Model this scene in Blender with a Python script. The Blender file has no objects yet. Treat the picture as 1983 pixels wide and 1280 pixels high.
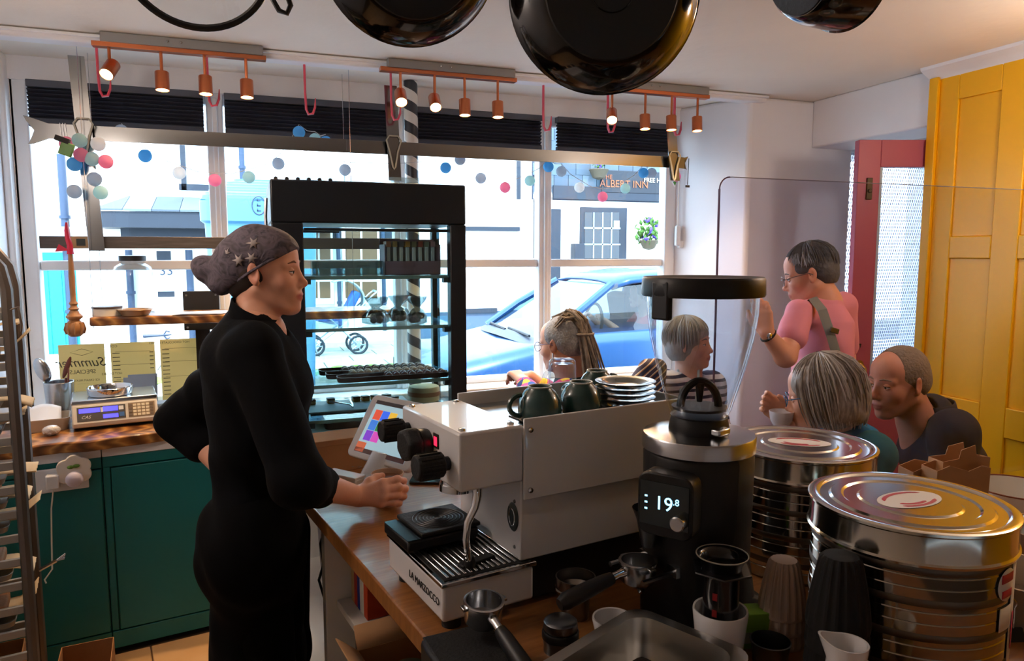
import bpy, bmesh, math, random
import numpy as np
from mathutils import Vector, Matrix, Euler
random.seed(7)
D2R = math.pi/180
scene = bpy.context.scene
C = scene.collection

# ------------------------------------------------------------------ camera
F, CX, CY = 1400.0, 991.5, 640.0
YAW, PITCH, HCAM = 20.2*D2R, 6.1*D2R, 1.58
FWD = Vector((math.sin(YAW)*math.cos(PITCH), math.cos(YAW)*math.cos(PITCH), -math.sin(PITCH)))
RGT = Vector((math.cos(YAW), -math.sin(YAW), 0))
UPV = RGT.cross(FWD)
EYE = Vector((0, 0, HCAM))
cam = bpy.data.cameras.new('camera'); cam_o = bpy.data.objects.new('camera', cam); C.objects.link(cam_o)
cam.sensor_width = 36; cam.lens = F/1983*36; cam.clip_start = 0.05; cam.clip_end = 200
m3 = Matrix((RGT, UPV, -FWD)).transposed()
cam_o.matrix_world = Matrix.Translation(EYE) @ m3.to_4x4()
scene.camera = cam_o

# ------------------------------------------------------------------ sky, sun, exposure
w = bpy.data.worlds.new('sky'); scene.world = w; w.use_nodes = True
bg = w.node_tree.nodes['Background']
bg.inputs[0].default_value = (0.66, 0.84, 1.0, 1); bg.inputs[1].default_value = 1.15
sun = bpy.data.lights.new('sun', 'SUN'); sun.energy = 1.0; sun.angle = 4*D2R; sun.color = (1, .97, .92)
sun_o = bpy.data.objects.new('sun', sun); C.objects.link(sun_o)
sun_o.location = (-4, -6, 12)
sun_o.rotation_euler = Vector((0.35, 1.0, -1.25)).to_track_quat('-Z', 'Y').to_euler()
vs = scene.view_settings
vs.view_transform = 'Standard'; vs.look = 'None'; vs.gamma = 1; vs.use_curve_mapping = False; vs.exposure = 3.2
cy = scene.cycles
cy.use_denoising = True; cy.adaptive_threshold = .02; cy.max_bounces = 10; cy.diffuse_bounces = 5; cy.glossy_bounces = 4
cy.transmission_bounces = 6; cy.transparent_max_bounces = 24
cy.caustics_reflective = False; cy.caustics_refractive = False; cy.sample_clamp_indirect = 6

# ------------------------------------------------------------------ helpers: rays through the photograph
def ray(px, py):
    return (RGT*((px-CX)/F) + UPV*(-(py-CY)/F) + FWD)
def at_d(px, py, d): return EYE + ray(px, py)*d
def at_y(px, py, Y):
    r = ray(px, py); return EYE + r*(Y/r.y)
def at_x(px, py, X):
    r = ray(px, py); return EYE + r*(X/r.x)
def at_z(px, py, Z):
    r = ray(px, py); return EYE + r*((Z-HCAM)/r.z)
CR = 9.7*D2R
def fc(a, b, z=0): return Vector((a*math.cos(CR)-b*math.sin(CR), a*math.sin(CR)+b*math.cos(CR), z))
def to_fc(v): return Vector((v.x*math.cos(CR)+v.y*math.sin(CR), -v.x*math.sin(CR)+v.y*math.cos(CR), v.z))

# ------------------------------------------------------------------ helpers: materials
def lin(c):
    if isinstance(c, str):
        c = [int(c[i:i+2], 16)/255 for i in (0, 2, 4)]
        return tuple((x/12.92 if x <= .04045 else ((x+.055)/1.055)**2.4) for x in c)
    return tuple(c)
MATS = {}
def mat(name, col, rough=.5, metal=0, var=.0, vscale=8, bump=0, bscale=60, coat=0, emit=None, estr=0, trans=0, ior=1.45, spec=.5, alpha=1, stretch=None, sss=0):
    if name in MATS: return MATS[name]
    m = bpy.data.materials.new(name); m.use_nodes = True
    nt = m.node_tree; b = nt.nodes['Principled BSDF']
    c = lin(col)
    b.inputs['Base Color'].default_value = (*c, 1)
    b.inputs['Roughness'].default_value = rough; b.inputs['Metallic'].default_value = metal
    b.inputs['IOR'].default_value = ior; b.inputs['Specular IOR Level'].default_value = spec
    b.inputs['Coat Weight'].default_value = coat; b.inputs['Transmission Weight'].default_value = trans
    b.inputs['Alpha'].default_value = alpha
    if emit: b.inputs['Emission Color'].default_value = (*lin(emit), 1); b.inputs['Emission Strength'].default_value = estr
    tc = nt.nodes.new('ShaderNodeTexCoord'); mp = nt.nodes.new('ShaderNodeMapping')
    nt.links.new(tc.outputs['Object'], mp.inputs[0])
    if stretch: mp.inputs['Scale'].default_value = stretch
    if var:
        n = nt.nodes.new('ShaderNodeTexNoise'); n.inputs['Scale'].default_value = vscale; n.inputs['Detail'].default_value = 5
        nt.links.new(mp.outputs[0], n.inputs['Vector'])
        mx = nt.nodes.new('ShaderNodeMix'); mx.data_type = 'RGBA'
        mx.inputs['A'].default_value = (*[max(0, x*(1-var)) for x in c], 1)
        mx.inputs['B'].default_value = (*[min(1, x*(1+var)) for x in c], 1)
        nt.links.new(n.outputs['Fac'], mx.inputs['Factor']); nt.links.new(mx.outputs['Result'], b.inputs['Base Color'])
    if bump:
        n2 = nt.nodes.new('ShaderNodeTexNoise'); n2.inputs['Scale'].default_value = bscale; n2.inputs['Detail'].default_value = 4
        nt.links.new(mp.outputs[0], n2.inputs['Vector'])
        bm_ = nt.nodes.new('ShaderNodeBump'); bm_.inputs['Strength'].default_value = bump; bm_.inputs['Distance'].default_value = .01
        nt.links.new(n2.outputs['Fac'], bm_.inputs['Height']); nt.links.new(bm_.outputs[0], b.inputs['Normal'])
    MATS[name] = m; return m
def ramp_mat(name, stops, tex='noise', scale=6, stretch=(1, 1, 1), rough=.5, metal=0, bump=0, detail=6, dist=0, coat=0, interp='LINEAR', rot=(0, 0, 0), coord='Object'):
    if name in MATS: return MATS[name]
    m = bpy.data.materials.new(name); m.use_nodes = True; nt = m.node_tree; b = nt.nodes['Principled BSDF']
    tc = nt.nodes.new('ShaderNodeTexCoord'); mp = nt.nodes.new('ShaderNodeMapping')
    mp.inputs['Scale'].default_value = stretch; mp.inputs['Rotation'].default_value = rot
    nt.links.new(tc.outputs[coord], mp.inputs[0])
    if tex == 'noise':
        t = nt.nodes.new('ShaderNodeTexNoise'); t.inputs['Scale'].default_value = scale; t.inputs['Detail'].default_value = detail; t.inputs['Distortion'].default_value = dist; out = t.outputs['Fac']
    elif tex == 'wave':
        t = nt.nodes.new('ShaderNodeTexWave'); t.inputs['Scale'].default_value = scale; t.inputs['Distortion'].default_value = dist; t.inputs['Detail'].default_value = 3; out = t.outputs['Fac']
    elif tex == 'voronoi':
        t = nt.nodes.new('ShaderNodeTexVoronoi'); t.inputs['Scale'].default_value = scale; out = t.outputs['Color']
    nt.links.new(mp.outputs[0], t.inputs['Vector'])
    r = nt.nodes.new('ShaderNodeValToRGB'); r.color_ramp.interpolation = interp
    els = r.color_ramp.elements
    while len(els) < len(stops): els.new(.5)
    for e, (p, c) in zip(els, stops): e.position = p; e.color = (*lin(c), 1)
    nt.links.new(out, r.inputs[0]); nt.links.new(r.outputs[0], b.inputs['Base Color'])
    b.inputs['Roughness'].default_value = rough; b.inputs['Metallic'].default_value = metal; b.inputs['Coat Weight'].default_value = coat
    if bump:
        bm_ = nt.nodes.new('ShaderNodeBump'); bm_.inputs['Strength'].default_value = bump; bm_.inputs['Distance'].default_value = .005
        nt.links.new(out if tex != 'voronoi' else t.outputs['Distance'], bm_.inputs['Height']); nt.links.new(bm_.outputs[0], b.inputs['Normal'])
    MATS[name] = m; return m
def thin_glass(name, tint='ffffff', refl=1.0, base=0.02, rough=0.0):
    if name in MATS: return MATS[name]
    m = bpy.data.materials.new(name); m.use_nodes = True; nt = m.node_tree
    nt.nodes.remove(nt.nodes['Principled BSDF'])
    tr = nt.nodes.new('ShaderNodeBsdfTransparent'); tr.inputs[0].default_value = (*lin(tint), 1)
    gl = nt.nodes.new('ShaderNodeBsdfGlossy'); gl.inputs['Roughness'].default_value = rough
    fr = nt.nodes.new('ShaderNodeLayerWeight'); fr.inputs['Blend'].default_value = .5
    pw = nt.nodes.new('ShaderNodeMath'); pw.operation = 'POWER'; pw.inputs[1].default_value = 4.0
    ma = nt.nodes.new('ShaderNodeMath'); ma.operation = 'MULTIPLY_ADD'; ma.inputs[1].default_value = .55*refl; ma.inputs[2].default_value = base+.02; ma.use_clamp = True
    mx = nt.nodes.new('ShaderNodeMixShader')
    nt.links.new(fr.outputs['Facing'], pw.inputs[0]); nt.links.new(pw.outputs[0], ma.inputs[0]); nt.links.new(ma.outputs[0], mx.inputs[0])
    nt.links.new(tr.outputs[0], mx.inputs[1]); nt.links.new(gl.outputs[0], mx.inputs[2])
    nt.links.new(mx.outputs[0], nt.nodes['Material Output'].inputs[0])
    MATS[name] = m; return m
def paper_mat(name, col, thru=.5):
    if name in MATS: return MATS[name]
    m = bpy.data.materials.new(name); m.use_nodes = True; nt = m.node_tree
    b = nt.nodes['Principled BSDF']; b.inputs['Base Color'].default_value = (*lin(col), 1); b.inputs['Roughness'].default_value = .8
    tl = nt.nodes.new('ShaderNodeBsdfTranslucent'); tl.inputs[0].default_value = (*lin(col), 1)
    mx = nt.nodes.new('ShaderNodeMixShader'); mx.inputs[0].default_value = thru
    nt.links.new(b.outputs[0], mx.inputs[1]); nt.links.new(tl.outputs[0], mx.inputs[2])
    nt.links.new(mx.outputs[0], nt.nodes['Material Output'].inputs[0])
    MATS[name] = m; return m

# ------------------------------------------------------------------ helpers: meshes
I4 = Matrix.Identity(4)
def frame_z(p0, p1):
    z = (Vector(p1)-Vector(p0)).normalized()
    x = Vector((1, 0, 0)) if abs(z.x) < .9 else Vector((0, 1, 0))
    y = z.cross(x).normalized(); x = y.cross(z)
    return Matrix((x, y, z)).transposed()
class MB:
    def __init__(s, T=None): s.v = []; s.f = []; s.T = T or I4
    def add(s, vs, fs, T=None):
        o = len(s.v); M_ = s.T @ T if T else s.T
        s.v += [M_ @ Vector(p) for p in vs]; s.f += [tuple(i+o for i in f) for f in fs]; return s
    def box(s, c, d, T=None, rz=0, R=None):
        x, y, z = d[0]/2, d[1]/2, d[2]/2
        vs = [Vector((sx*x, sy*y, sz*z)) for sz in (-1, 1) for sx, sy in ((-1, -1), (1, -1), (1, 1), (-1, 1))]
        Mx = Matrix.Translation(c)
        if rz: Mx = Mx @ Matrix.Rotation(rz, 4, 'Z')
        if R is not None: Mx = Mx @ R
        return s.add([Mx @ p for p in vs], [(3, 2, 1, 0), (4, 5, 6, 7), (0, 1, 5, 4), (1, 2, 6, 5), (2, 3, 7, 6), (3, 0, 4, 7)], T)
    def box2(s, lo, hi, T=None):
        return s.box([(a+b)/2 for a, b in zip(lo, hi)], [abs(b-a) for a, b in zip(lo, hi)], T)
    def lathe(s, prof, n=32, T=None, closed=False, arc=None):
        vs = []; fs = []; k = len(prof)
        full = arc is None; st = n if full else n+1
        for i in range(st):
            t = (2*math.pi*i/n) if full else arc[0]+(arc[1]-arc[0])*i/n
            for r, z in prof: vs.append((r*math.cos(t), r*math.sin(t), z))
        for i in range(n):
            j = (i+1) % st
            for q in range(k-1 if not closed else k):
                q2 = (q+1) % k
                a, b, c_, d = i*k+q, j*k+q, j*k+q2, i*k+q2
                if prof[q][0] < 1e-6 and prof[q2][0] < 1e-6: continue
                if prof[q][0] < 1e-6: fs.append((a, c_, d))
                elif prof[q2][0] < 1e-6: fs.append((a, b, c_))
                else: fs.append((a, b, c_, d))
        return s.add(vs, fs, T)
    def cyl(s, p0, p1, r0, r1=None, n=20, caps=True):
        r1 = r0 if r1 is None else r1
        L = (Vector(p1)-Vector(p0)).length
        pr = ([(0, 0)] if caps else [])+[(r0, 0), (r1, L)]+([(0, L)] if caps else [])
        return s.lathe(pr, n, Matrix.Translation(p0) @ frame_z(p0, p1).to_4x4())
    def tube(s, path, r, n=8, closed=False, caps=True, flat=1):
        P = [Vector(p) for p in path]; k = len(P); vs = []; fs = []
        rs = r if isinstance(r, (list, tuple)) else [r]*k
        up = None
        for i, p in enumerate(P):
            a = P[i-1] if (i > 0 or closed) else p; b = P[(i+1) % k] if (i < k-1 or closed) else p
            t = (b-a).normalized()
            if up is None:
                up = Vector((0, 0, 1)) if abs(t.z) < .9 else Vector((1, 0, 0))
            x = up.cross(t)
            if x.length < 1e-5: x = Vector((0, 1, 0)).cross(t)
            x.normalize(); y = t.cross(x); up = y
            for j in range(n):
                an = 2*math.pi*j/n
                vs.append(p + x*math.cos(an)*rs[i] + y*math.sin(an)*rs[i]*flat)
        for i in range(k if closed else k-1):
            i2 = (i+1) % k
            for j in range(n):
                j2 = (j+1) % n; fs.append((i*n+j, i*n+j2, i2*n+j2, i2*n+j))
        if caps and not closed:
            fs.append(tuple(range(n))[::-1]); fs.append(tuple((k-1)*n+j for j in range(n)))
        return s.add(vs, fs)
    def sphere(s, c, r, nu=16, nv=10, R=None):
        r = r if isinstance(r, (tuple, list)) else (r, r, r)
        vs = [(0, 0, -1)]; fs = []
        for i in range(1, nv):
            ph = -math.pi/2+math.pi*i/nv
            for j in range(nu): t = 2*math.pi*j/nu; vs.append((math.cos(ph)*math.cos(t), math.cos(ph)*math.sin(t), math.sin(ph)))
        vs.append((0, 0, 1)); top = len(vs)-1
        for j in range(nu):
            j2 = (j+1) % nu
            fs.append((0, 1+j2, 1+j)); fs.append((top, 1+(nv-2)*nu+j, 1+(nv-2)*nu+j2))
            for i in range(nv-2): fs.append((1+i*nu+j, 1+i*nu+j2, 1+(i+1)*nu+j2, 1+(i+1)*nu+j))
        M_ = Matrix.Translation(c) @ (R.to_4x4() if R is not None else I4) @ Matrix.Diagonal((*r, 1))
        return s.add(vs, fs, M_)
    def prism(s, poly, h0, h1, T=None, caps=True):
        n = len(poly); vs = [(x, y, h0) for x, y in poly]+[(x, y, h1) for x, y in poly]
        fs = [(i, (i+1) % n, n+(i+1) % n, n+i) for i in range(n)]
        if caps: fs += [tuple(range(n))[::-1], tuple(range(n, 2*n))]
        return s.add(vs, fs, T)
    def rings(s, rings, capa=True, capb=True, closed=True):
        n = len(rings[0]); vs = [p for r in rings for p in r]; fs = []
        for i in range(len(rings)-1):
            for j in range(n if closed else n-1):
                j2 = (j+1) % n; fs.append((i*n+j, i*n+j2, (i+1)*n+j2, (i+1)*n+j))
        if capa: fs.append(tuple(range(n))[::-1])
        if capb: fs.append(tuple((len(rings)-1)*n+j for j in range(n)))
        return s.add(vs, fs)
    def grid(s, fn, nu, nv, thick=0):
        vs = [fn(i/nu, j/nv) for j in range(nv+1) for i in range(nu+1)]
        fs = [(j*(nu+1)+i, j*(nu+1)+i+1, (j+1)*(nu+1)+i+1, (j+1)*(nu+1)+i) for j in range(nv) for i in range(nu)]
        return s.add(vs, fs)
    def build(s, name, m, parent=None, bevel=0, seg=2, world=False, smooth=40, solid=0, label=None):
        me = bpy.data.meshes.new(name)
        if parent is not None and world:
            inv = ROOT[parent].inverted(); vs = [inv @ p for p in s.v]
        else: vs = s.v
        me.from_pydata([tuple(p) for p in vs], [], s.f); me.validate()
        bm_ = bmesh.new(); bm_.from_mesh(me); bmesh.ops.recalc_face_normals(bm_, faces=bm_.faces); bm_.to_mesh(me); bm_.free()
        return obj_of(name, me, m, parent, bevel, seg, smooth, solid, label)
def obj_of(name, me, m, parent=None, bevel=0, seg=2, smooth=40, solid=0, label=None):
    o = bpy.data.objects.new(name, me); C.objects.link(o)
    if m is not None: me.materials.append(m)
    if smooth and len(me.polygons):
        me.shade_smooth(); me.set_sharp_from_angle(angle=smooth*D2R)
    if solid:
        md = o.modifiers.new('solid', 'SOLIDIFY'); md.thickness = solid; md.offset = 0
    if bevel:
        md = o.modifiers.new('bevel', 'BEVEL'); md.width = bevel; md.segments = seg; md.limit_method = 'ANGLE'; md.angle_limit = 50*D2R; md.harden_normals = False
    if parent is not None: o.parent = parent
    if label: o['label'] = label
    return o
ROOT = {}
def T(name, label, cat, loc=(0, 0, 0), rz=0, group=None):
    o = bpy.data.objects.new(name, None); C.objects.link(o); o.empty_display_size = .05
    o.location = loc; o.rotation_euler = (0, 0, rz); o['label'] = label; o['category'] = cat
    if group: o['group'] = group
    ROOT[o] = Matrix.Translation(loc) @ Matrix.Rotation(rz, 4, 'Z')
    return o
def tag(o, label, cat, group=None):
    o['label'] = label; o['category'] = cat
    if group: o['group'] = group
    return o
def S(o): o['kind'] = 'structure'; return o
def SR(name, loc=(0, 0, 0), rz=0):
    o = bpy.data.objects.new(name, None); C.objects.link(o); o.empty_display_size = .05
    o.location = loc; o.rotation_euler = (0, 0, rz); o['kind'] = 'structure'
    ROOT[o] = Matrix.Translation(loc) @ Matrix.Rotation(rz, 4, 'Z'); return o
def copy_part(o, parent, loc=None, rot=None, name=None):
    c = o.copy(); C.objects.link(c); c.parent = parent
    if loc is not None: c.location = loc
    if rot is not None: c.rotation_euler = rot
    return c
def dup(root, loc, rz=0, label=None, group=None):
    r = root.copy(); C.objects.link(r); r.location = loc; r.rotation_euler = (0, 0, rz)
    if label: r['label'] = label
    if group: r['group'] = group
    for ch in list(root.children):
        c = ch.copy(); C.objects.link(c); c.parent = r
        for g in list(ch.children):
            d = g.copy(); C.objects.link(d); d.parent = c
    return r
def text(name, body, size, m, parent, loc, rot, extrude=.0006, align='CENTER', mirror=False, shear=0, space=1, world=False):
    cu = bpy.data.curves.new(name, 'FONT'); cu.body = body; cu.size = size; cu.extrude = extrude; cu.align_x = align; cu.align_y = 'CENTER'; cu.shear = shear; cu.space_character = space; cu.resolution_u = 3
    o = bpy.data.objects.new(name, cu); C.objects.link(o)
    dg = bpy.context.evaluated_depsgraph_get(); me = bpy.data.meshes.new_from_object(o.evaluated_get(dg))
    bpy.data.objects.remove(o)
    if mirror: me.transform(Matrix.Diagonal((-1, 1, 1, 1))); me.flip_normals()
    n = obj_of(name, me, m, parent, smooth=0)
    Mx = Matrix.Translation(loc) @ (rot if isinstance(rot, Matrix) else Euler(rot).to_matrix()).to_4x4()
    if world and parent is not None: Mx = ROOT[parent].inverted() @ Mx
    n.matrix_basis = Mx
    return n
def rrect(w_, h_, r, n=5):
    out = []
    for cx_, cy_, a0 in ((w_/2-r, h_/2-r, 0), (-w_/2+r, h_/2-r, 90), (-w_/2+r, -h_/2+r, 180), (w_/2-r, -h_/2+r, 270)):
        for i in range(n+1):
            t = (a0+90*i/n)*D2R; out.append((cx_+r*math.cos(t), cy_+r*math.sin(t)))
    return out
# ------------------------------------------------------------------ shared materials
white_paint = mat('white_paint', 'e6e6ea', .6, var=.05, vscale=3, bump=.12, bscale=25)
ceil_paint = mat('ceiling_paint', 'e9e2d8', .75, var=.06, vscale=2.5, bump=.35, bscale=9)
frame_paint = mat('frame_paint', 'e9ebee', .35, var=.03, vscale=10)
yellow_paint = mat('yellow_paint', 'f2b308', .38, var=.04, vscale=3, bump=.03, bscale=40)
pink_paint = mat('pink_paint', 'a64a5e', .4, var=.05, vscale=6)
teal_paint = mat('teal_paint', '0b6a6c', .45, var=.06, vscale=4, bump=.05, bscale=50)
black_plastic = mat('black_plastic', '0c0d10', .42)
black_gloss = mat('black_gloss', '08080a', .18, coat=.4)
navy_black = mat('fridge_black', '10151c', .4, var=.05, vscale=20)
dark_rubber = mat('dark_rubber', '101113', .7, bump=.2, bscale=200)
steel = mat('steel', 'b9bcc0', .22, metal=1, var=.08, vscale=6, stretch=(1, 1, 30))
steel_dark = mat('steel_dark', '6c6f72', .32, metal=1, var=.12, vscale=8)
chrome = mat('chrome', 'd6d8da', .08, metal=1)
copper = mat('copper', 'c9764e', .3, metal=1, var=.06, vscale=14)
white_gloss = mat('white_gloss', 'dedfe2', .22, coat=.3)
white_matte = mat('white_matte', 'dcdcd8', .6)
white_ceramic = mat('white_ceramic', 'e2e2e4', .18, coat=.5)
grey_metal = mat('grey_metal', '8f9296', .45, metal=.6)
cream_paper = paper_mat('cream_paper', 'cdb98c', .5)
parchment = paper_mat('parchment', 'e0cba6', .45)
white_paper = paper_mat('white_paper', 'eceef2', .4)
kraft = mat('kraft_card', 'a5754a', .85, var=.1, vscale=30, bump=.05, bscale=120)
kraft_light = mat('kraft_light', 'b88c62', .85, var=.1, vscale=30)
choc = mat('chocolate', '2b1611', .45, var=.3, vscale=60, bump=.3, bscale=120)
brown_tray = mat('brown_tray', '3a2320', .5)
ink = mat('ink', '4a453f', .8)
ink_black = mat('ink_black', '141414', .7)
pane_glass = thin_glass('pane_glass', 'f6fbff', 1.0, .0)
case_glass = thin_glass('case_glass', 'eef7f7', 1.0, .01)
clear_glass = thin_glass('clear_glass', 'f2f6f8', 1.4, .03)
acrylic = thin_glass('acrylic', 'f4f4fa', 1.0, .0)
acrylic_edge = mat('acrylic_edge', '6a4660', .3)
wood_top = ramp_mat('oak_worktop', [(0, '6a4222'), (.45, '8c5a2e'), (.7, '9f6c3a'), (1, 'ae7c48')], 'noise', 7, (1.2, 14, 3), .32, bump=.08, coat=.15, rot=(0, 0, -CR))
wood_slab = ramp_mat('walnut_slab', [(0, '5a3318'), (.4, 'a0662f'), (.65, 'c08a48'), (1, '6d4220')], 'wave', 2.2, (1.0, 5, 6), .35, dist=5, bump=.05, coat=.2)
wood_pale = ramp_mat('pale_wood', [(0, '9a7648'), (.5, 'c9a36a'), (1, 'dcbb84')], 'noise', 6, (2, 18, 18), .5, bump=.1)
wood_turned = ramp_mat('turned_wood', [(0, '6f4526'), (.5, '9c6a3c'), (1, 'b98350')], 'noise', 8, (10, 10, 2), .5, bump=.1)
grey_slate = ramp_mat('slate', [(0, '2c3a4c'), (.5, '4c5d72'), (1, '6b7c8e')], 'noise', 3, (1, 1, 1), .7, bump=.3)
# ------------------------------------------------------------------ the room
DWIN, DW, UW, ZC, UL = 3.75, 3.30, 3.0, 2.42, -0.95
tile_mat = ramp_mat('floor_tile', [(0, 'b98a5c'), (.5, 'd0a473'), (1, 'dcb58a')], 'noise', 5, rough=.35, bump=.05)
grout = mat('grout', '5c4a3a', .9)
fl = S(MB().box2((UL-.1, -2.6, -.12), (4.5, DWIN+.1, -.008)).build('floor', grout))
tb = MB().box((0, 0, -.006), (.326, .326, .012)); t0 = tb.build('tile', tile_mat, fl, bevel=.003, seg=1)
first = True
for i in range(-3, 5):
    for j in range(2, 11):
        p = fc(-.05+.33*i, 1.0+.33*j-1.0, 0)
        if p.x < UL+.14 or p.y > 3.2 or p.x > 2.0: continue
        o = t0 if first else copy_part(t0, fl); first = False
        o.location = p; o.rotation_euler = (0, 0, CR)
ceil = S(MB().box2((UL-.1, -2.6, ZC), (4.5, DWIN+.3, ZC+.1)).build('ceiling', ceil_paint))
# beam strip across the mouth of the window bay
b0, b1 = at_y(-60, 66, DW), at_y(1492, 196, DW)
S(MB().box2((UL, DW-.035, ZC-.035), (2.66, DW+.05, ZC)).build('trim_1', white_paint, bevel=.01))
S(MB().box2((UL, DW-.05, ZC-.016), (2.66, DW-.033, ZC-.004)).build('trim_2', frame_paint, bevel=.003))
S(MB().box2((UL-.1, -2.6, 0), (UL, DWIN+.3, ZC)).build('wall_left', white_paint))
S(MB().box2((UL-.1, -2.7, 0), (4.5, -2.6, ZC)).build('wall_back', white_paint))
# window wall: below and above the glass
WU0, WU1, ZS, ZT, ZTR = -.89, 2.37, .87, 2.30, 1.525
S(MB().box2((UL, DWIN-.02, 0), (2.6, DWIN+.14, ZS-.03)).build('wall_window', white_paint))
S(MB().box2((UL, DWIN-.03, ZT+.02), (2.6, DWIN+.14, ZC)).build('wall_lintel', white_paint))
S(MB().box2((UL, DWIN-.02, ZS-.03), (WU0-.02, DWIN+.14, ZC)).build('wall_pier', white_paint))
S(MB().box2((UL+.0, DWIN-.16, ZS-.035), (2.42, DWIN+.02, ZS)).build('window_sill', frame_paint, bevel=.006))
# splayed reveal right of the window, pillar face and shop-front wall behind the woman in pink
poly = [(WU1+.03, DWIN+.14), (WU1+.03, DWIN), (2.577, DW), (3.30, DW), (3.30, DWIN+.14)]
S(MB().prism(poly, 0, ZC).build('wall_pillar', white_paint, bevel=.02, seg=3))
# right wall: lintel over the entrance, yellow panelling
S(MB().box2((UW, 2.55, 2.165), (UW+.28, DW, ZC)).build('wall_lintel_entrance', white_paint, bevel=.008))
yw = S(MB().box2((UW+.012, -2.6, 0), (UW+.07, 2.55, 2.375)).build('wall_right', yellow_paint))
ycols = [2.54-.13-.31*i for i in range(9)]
for i, c0 in enumerate(ycols):
    for z0, z1 in ((1.655, 2.26), (.93, 1.557), (.16, .80)):
        MB().box2((UW+.006, c0-.195, z0), (UW+.014, c0, z1)).build('panel', yellow_paint, yw, bevel=.002, seg=1)
    MB().box2((UW-.004, c0-.31+.0, 0), (UW+.014, c0-.195, 2.37)).build('stile', yellow_paint, yw, bevel=.004)
    for z0, z1 in ((2.26, 2.37), (1.557, 1.655), (.80, .93), (0, .16)):
        MB().box2((UW-.004, c0-.195, z0), (UW+.014, c0, z1)).build('rail', yellow_paint, yw, bevel=.004)
MB().box2((UW-.004, 2.41, 0), (UW+.014, 2.505, 2.37)).build('stile', yellow_paint, yw, bevel=.004)
MB().box2((UW-.02, 2.505, 0), (UW+.07, 2.55, 2.375)).build('edge_board', yellow_paint, yw, bevel=.003)
# cove moulding over the yellow wall
pr = [(0, 0), (-.012, 0), (-.02, .014), (-.05, .03), (-.075, .045), (-.08, .06), (0, .06)]
mo = MB()
mo.rings([[(UW+.01+x, y, 2.362+z) for x, z in pr] for y in (2.56, -2.6)])
S(mo.build('trim_3', white_paint))
# entrance lobby behind the panelling
S(MB().box2((4.4, 1.4, 0), (4.5, DWIN+.14, ZC)).build('wall_lobby', white_paint))
S(MB().box2((UW+.07, 1.3, 0), (4.5, 1.4, ZC)).build('wall_lobby_near', white_paint))
S(MB().box2((3.30, DWIN-.1, 2.2), (4.4, DWIN+.14, ZC)).build('wall_lobby_head', white_paint))
# pink entrance door, standing open
pE = at_d(1653, 500, 3.42); dr = SR('door_1', (pE.x, pE.y, 0), -YAW)
DWd, DH = .80, 2.105
MB().box2((0, 0, .01), (.105, .045, DH)).build('stile', pink_paint, dr, bevel=.003)
MB().box2((DWd-.105, 0, .01), (DWd, .045, DH)).build('stile', pink_paint, dr, bevel=.003)
MB().box2((.105, 0, DH-.125), (DWd-.105, .045, DH)).build('rail', pink_paint, dr, bevel=.003)
MB().box2((.105, 0, .01), (DWd-.105, .045, .95)).build('panel', pink_paint, dr, bevel=.003)
MB().box2((.105, .018, .95), (DWd-.105, .024, DH-.125)).build('pane', pane_glass, dr)
MB().box2((.105, .002, .95), (.117, .043, DH-.125)).build('glazing_bead', mat('bead_blue', '9fb3c4', .4), dr)
brass = mat('brass', 'a98b4a', .3, metal=1)
lk = MB(); lk.box((.055, -.004, 1.88), (.026, .01, .10)); lk.cyl((.055, -.003, 1.87), (.055, -.018, 1.87), .009)
lk.build('bolt', mat('dark_brass', '3c3426', .4, metal=.8), dr, bevel=.002)
hd = MB(); hd.lathe([(0, 0), (.02, 0), (.02, .006), (0, .008)], 16, Matrix.Translation((.05, 0, 1.05)) @ Matrix.Rotation(math.pi/2, 4, 'X'))
hd.tube([(.05, -.005, 1.05), (.05, -.04, 1.05), (.056, -.05, 1.035), (.062, -.05, .98), (.056, -.05, .94)], [.007, .007, .008, .007, .004], 8)
hd.build('handle', brass, dr)
MB().box((-.001, .022, 1.13), (.003, .02, .17)).build('latch_plate', brass, dr)
kh = MB(); kh.cyl((.052, 0, 1.145), (.052, -.003, 1.145), .005, n=10); kh.box((.052, -.002, 1.137), (.004, .002, .012)); kh.build('keyhole', ink_black, dr)
# chain fly screen in the doorway: strands nobody could count
ch = MB()
for i in range(62):
    x = 3.33+i*.0165
    for j in range(98):
        z = 2.2-j*.0215
        ch.box((x+(.004 if j % 2 else -.004), 3.62, z), (.006, .006, .017))
o = ch.build('chain_fly_screen', mat('chain_alu', 'b4bcd0', .35, metal=.7), smooth=0)
tag(o, 'silver chain fly screen hanging in the doorway behind the pink door', 'fly screen'); o['kind'] = 'stuff'

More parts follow.
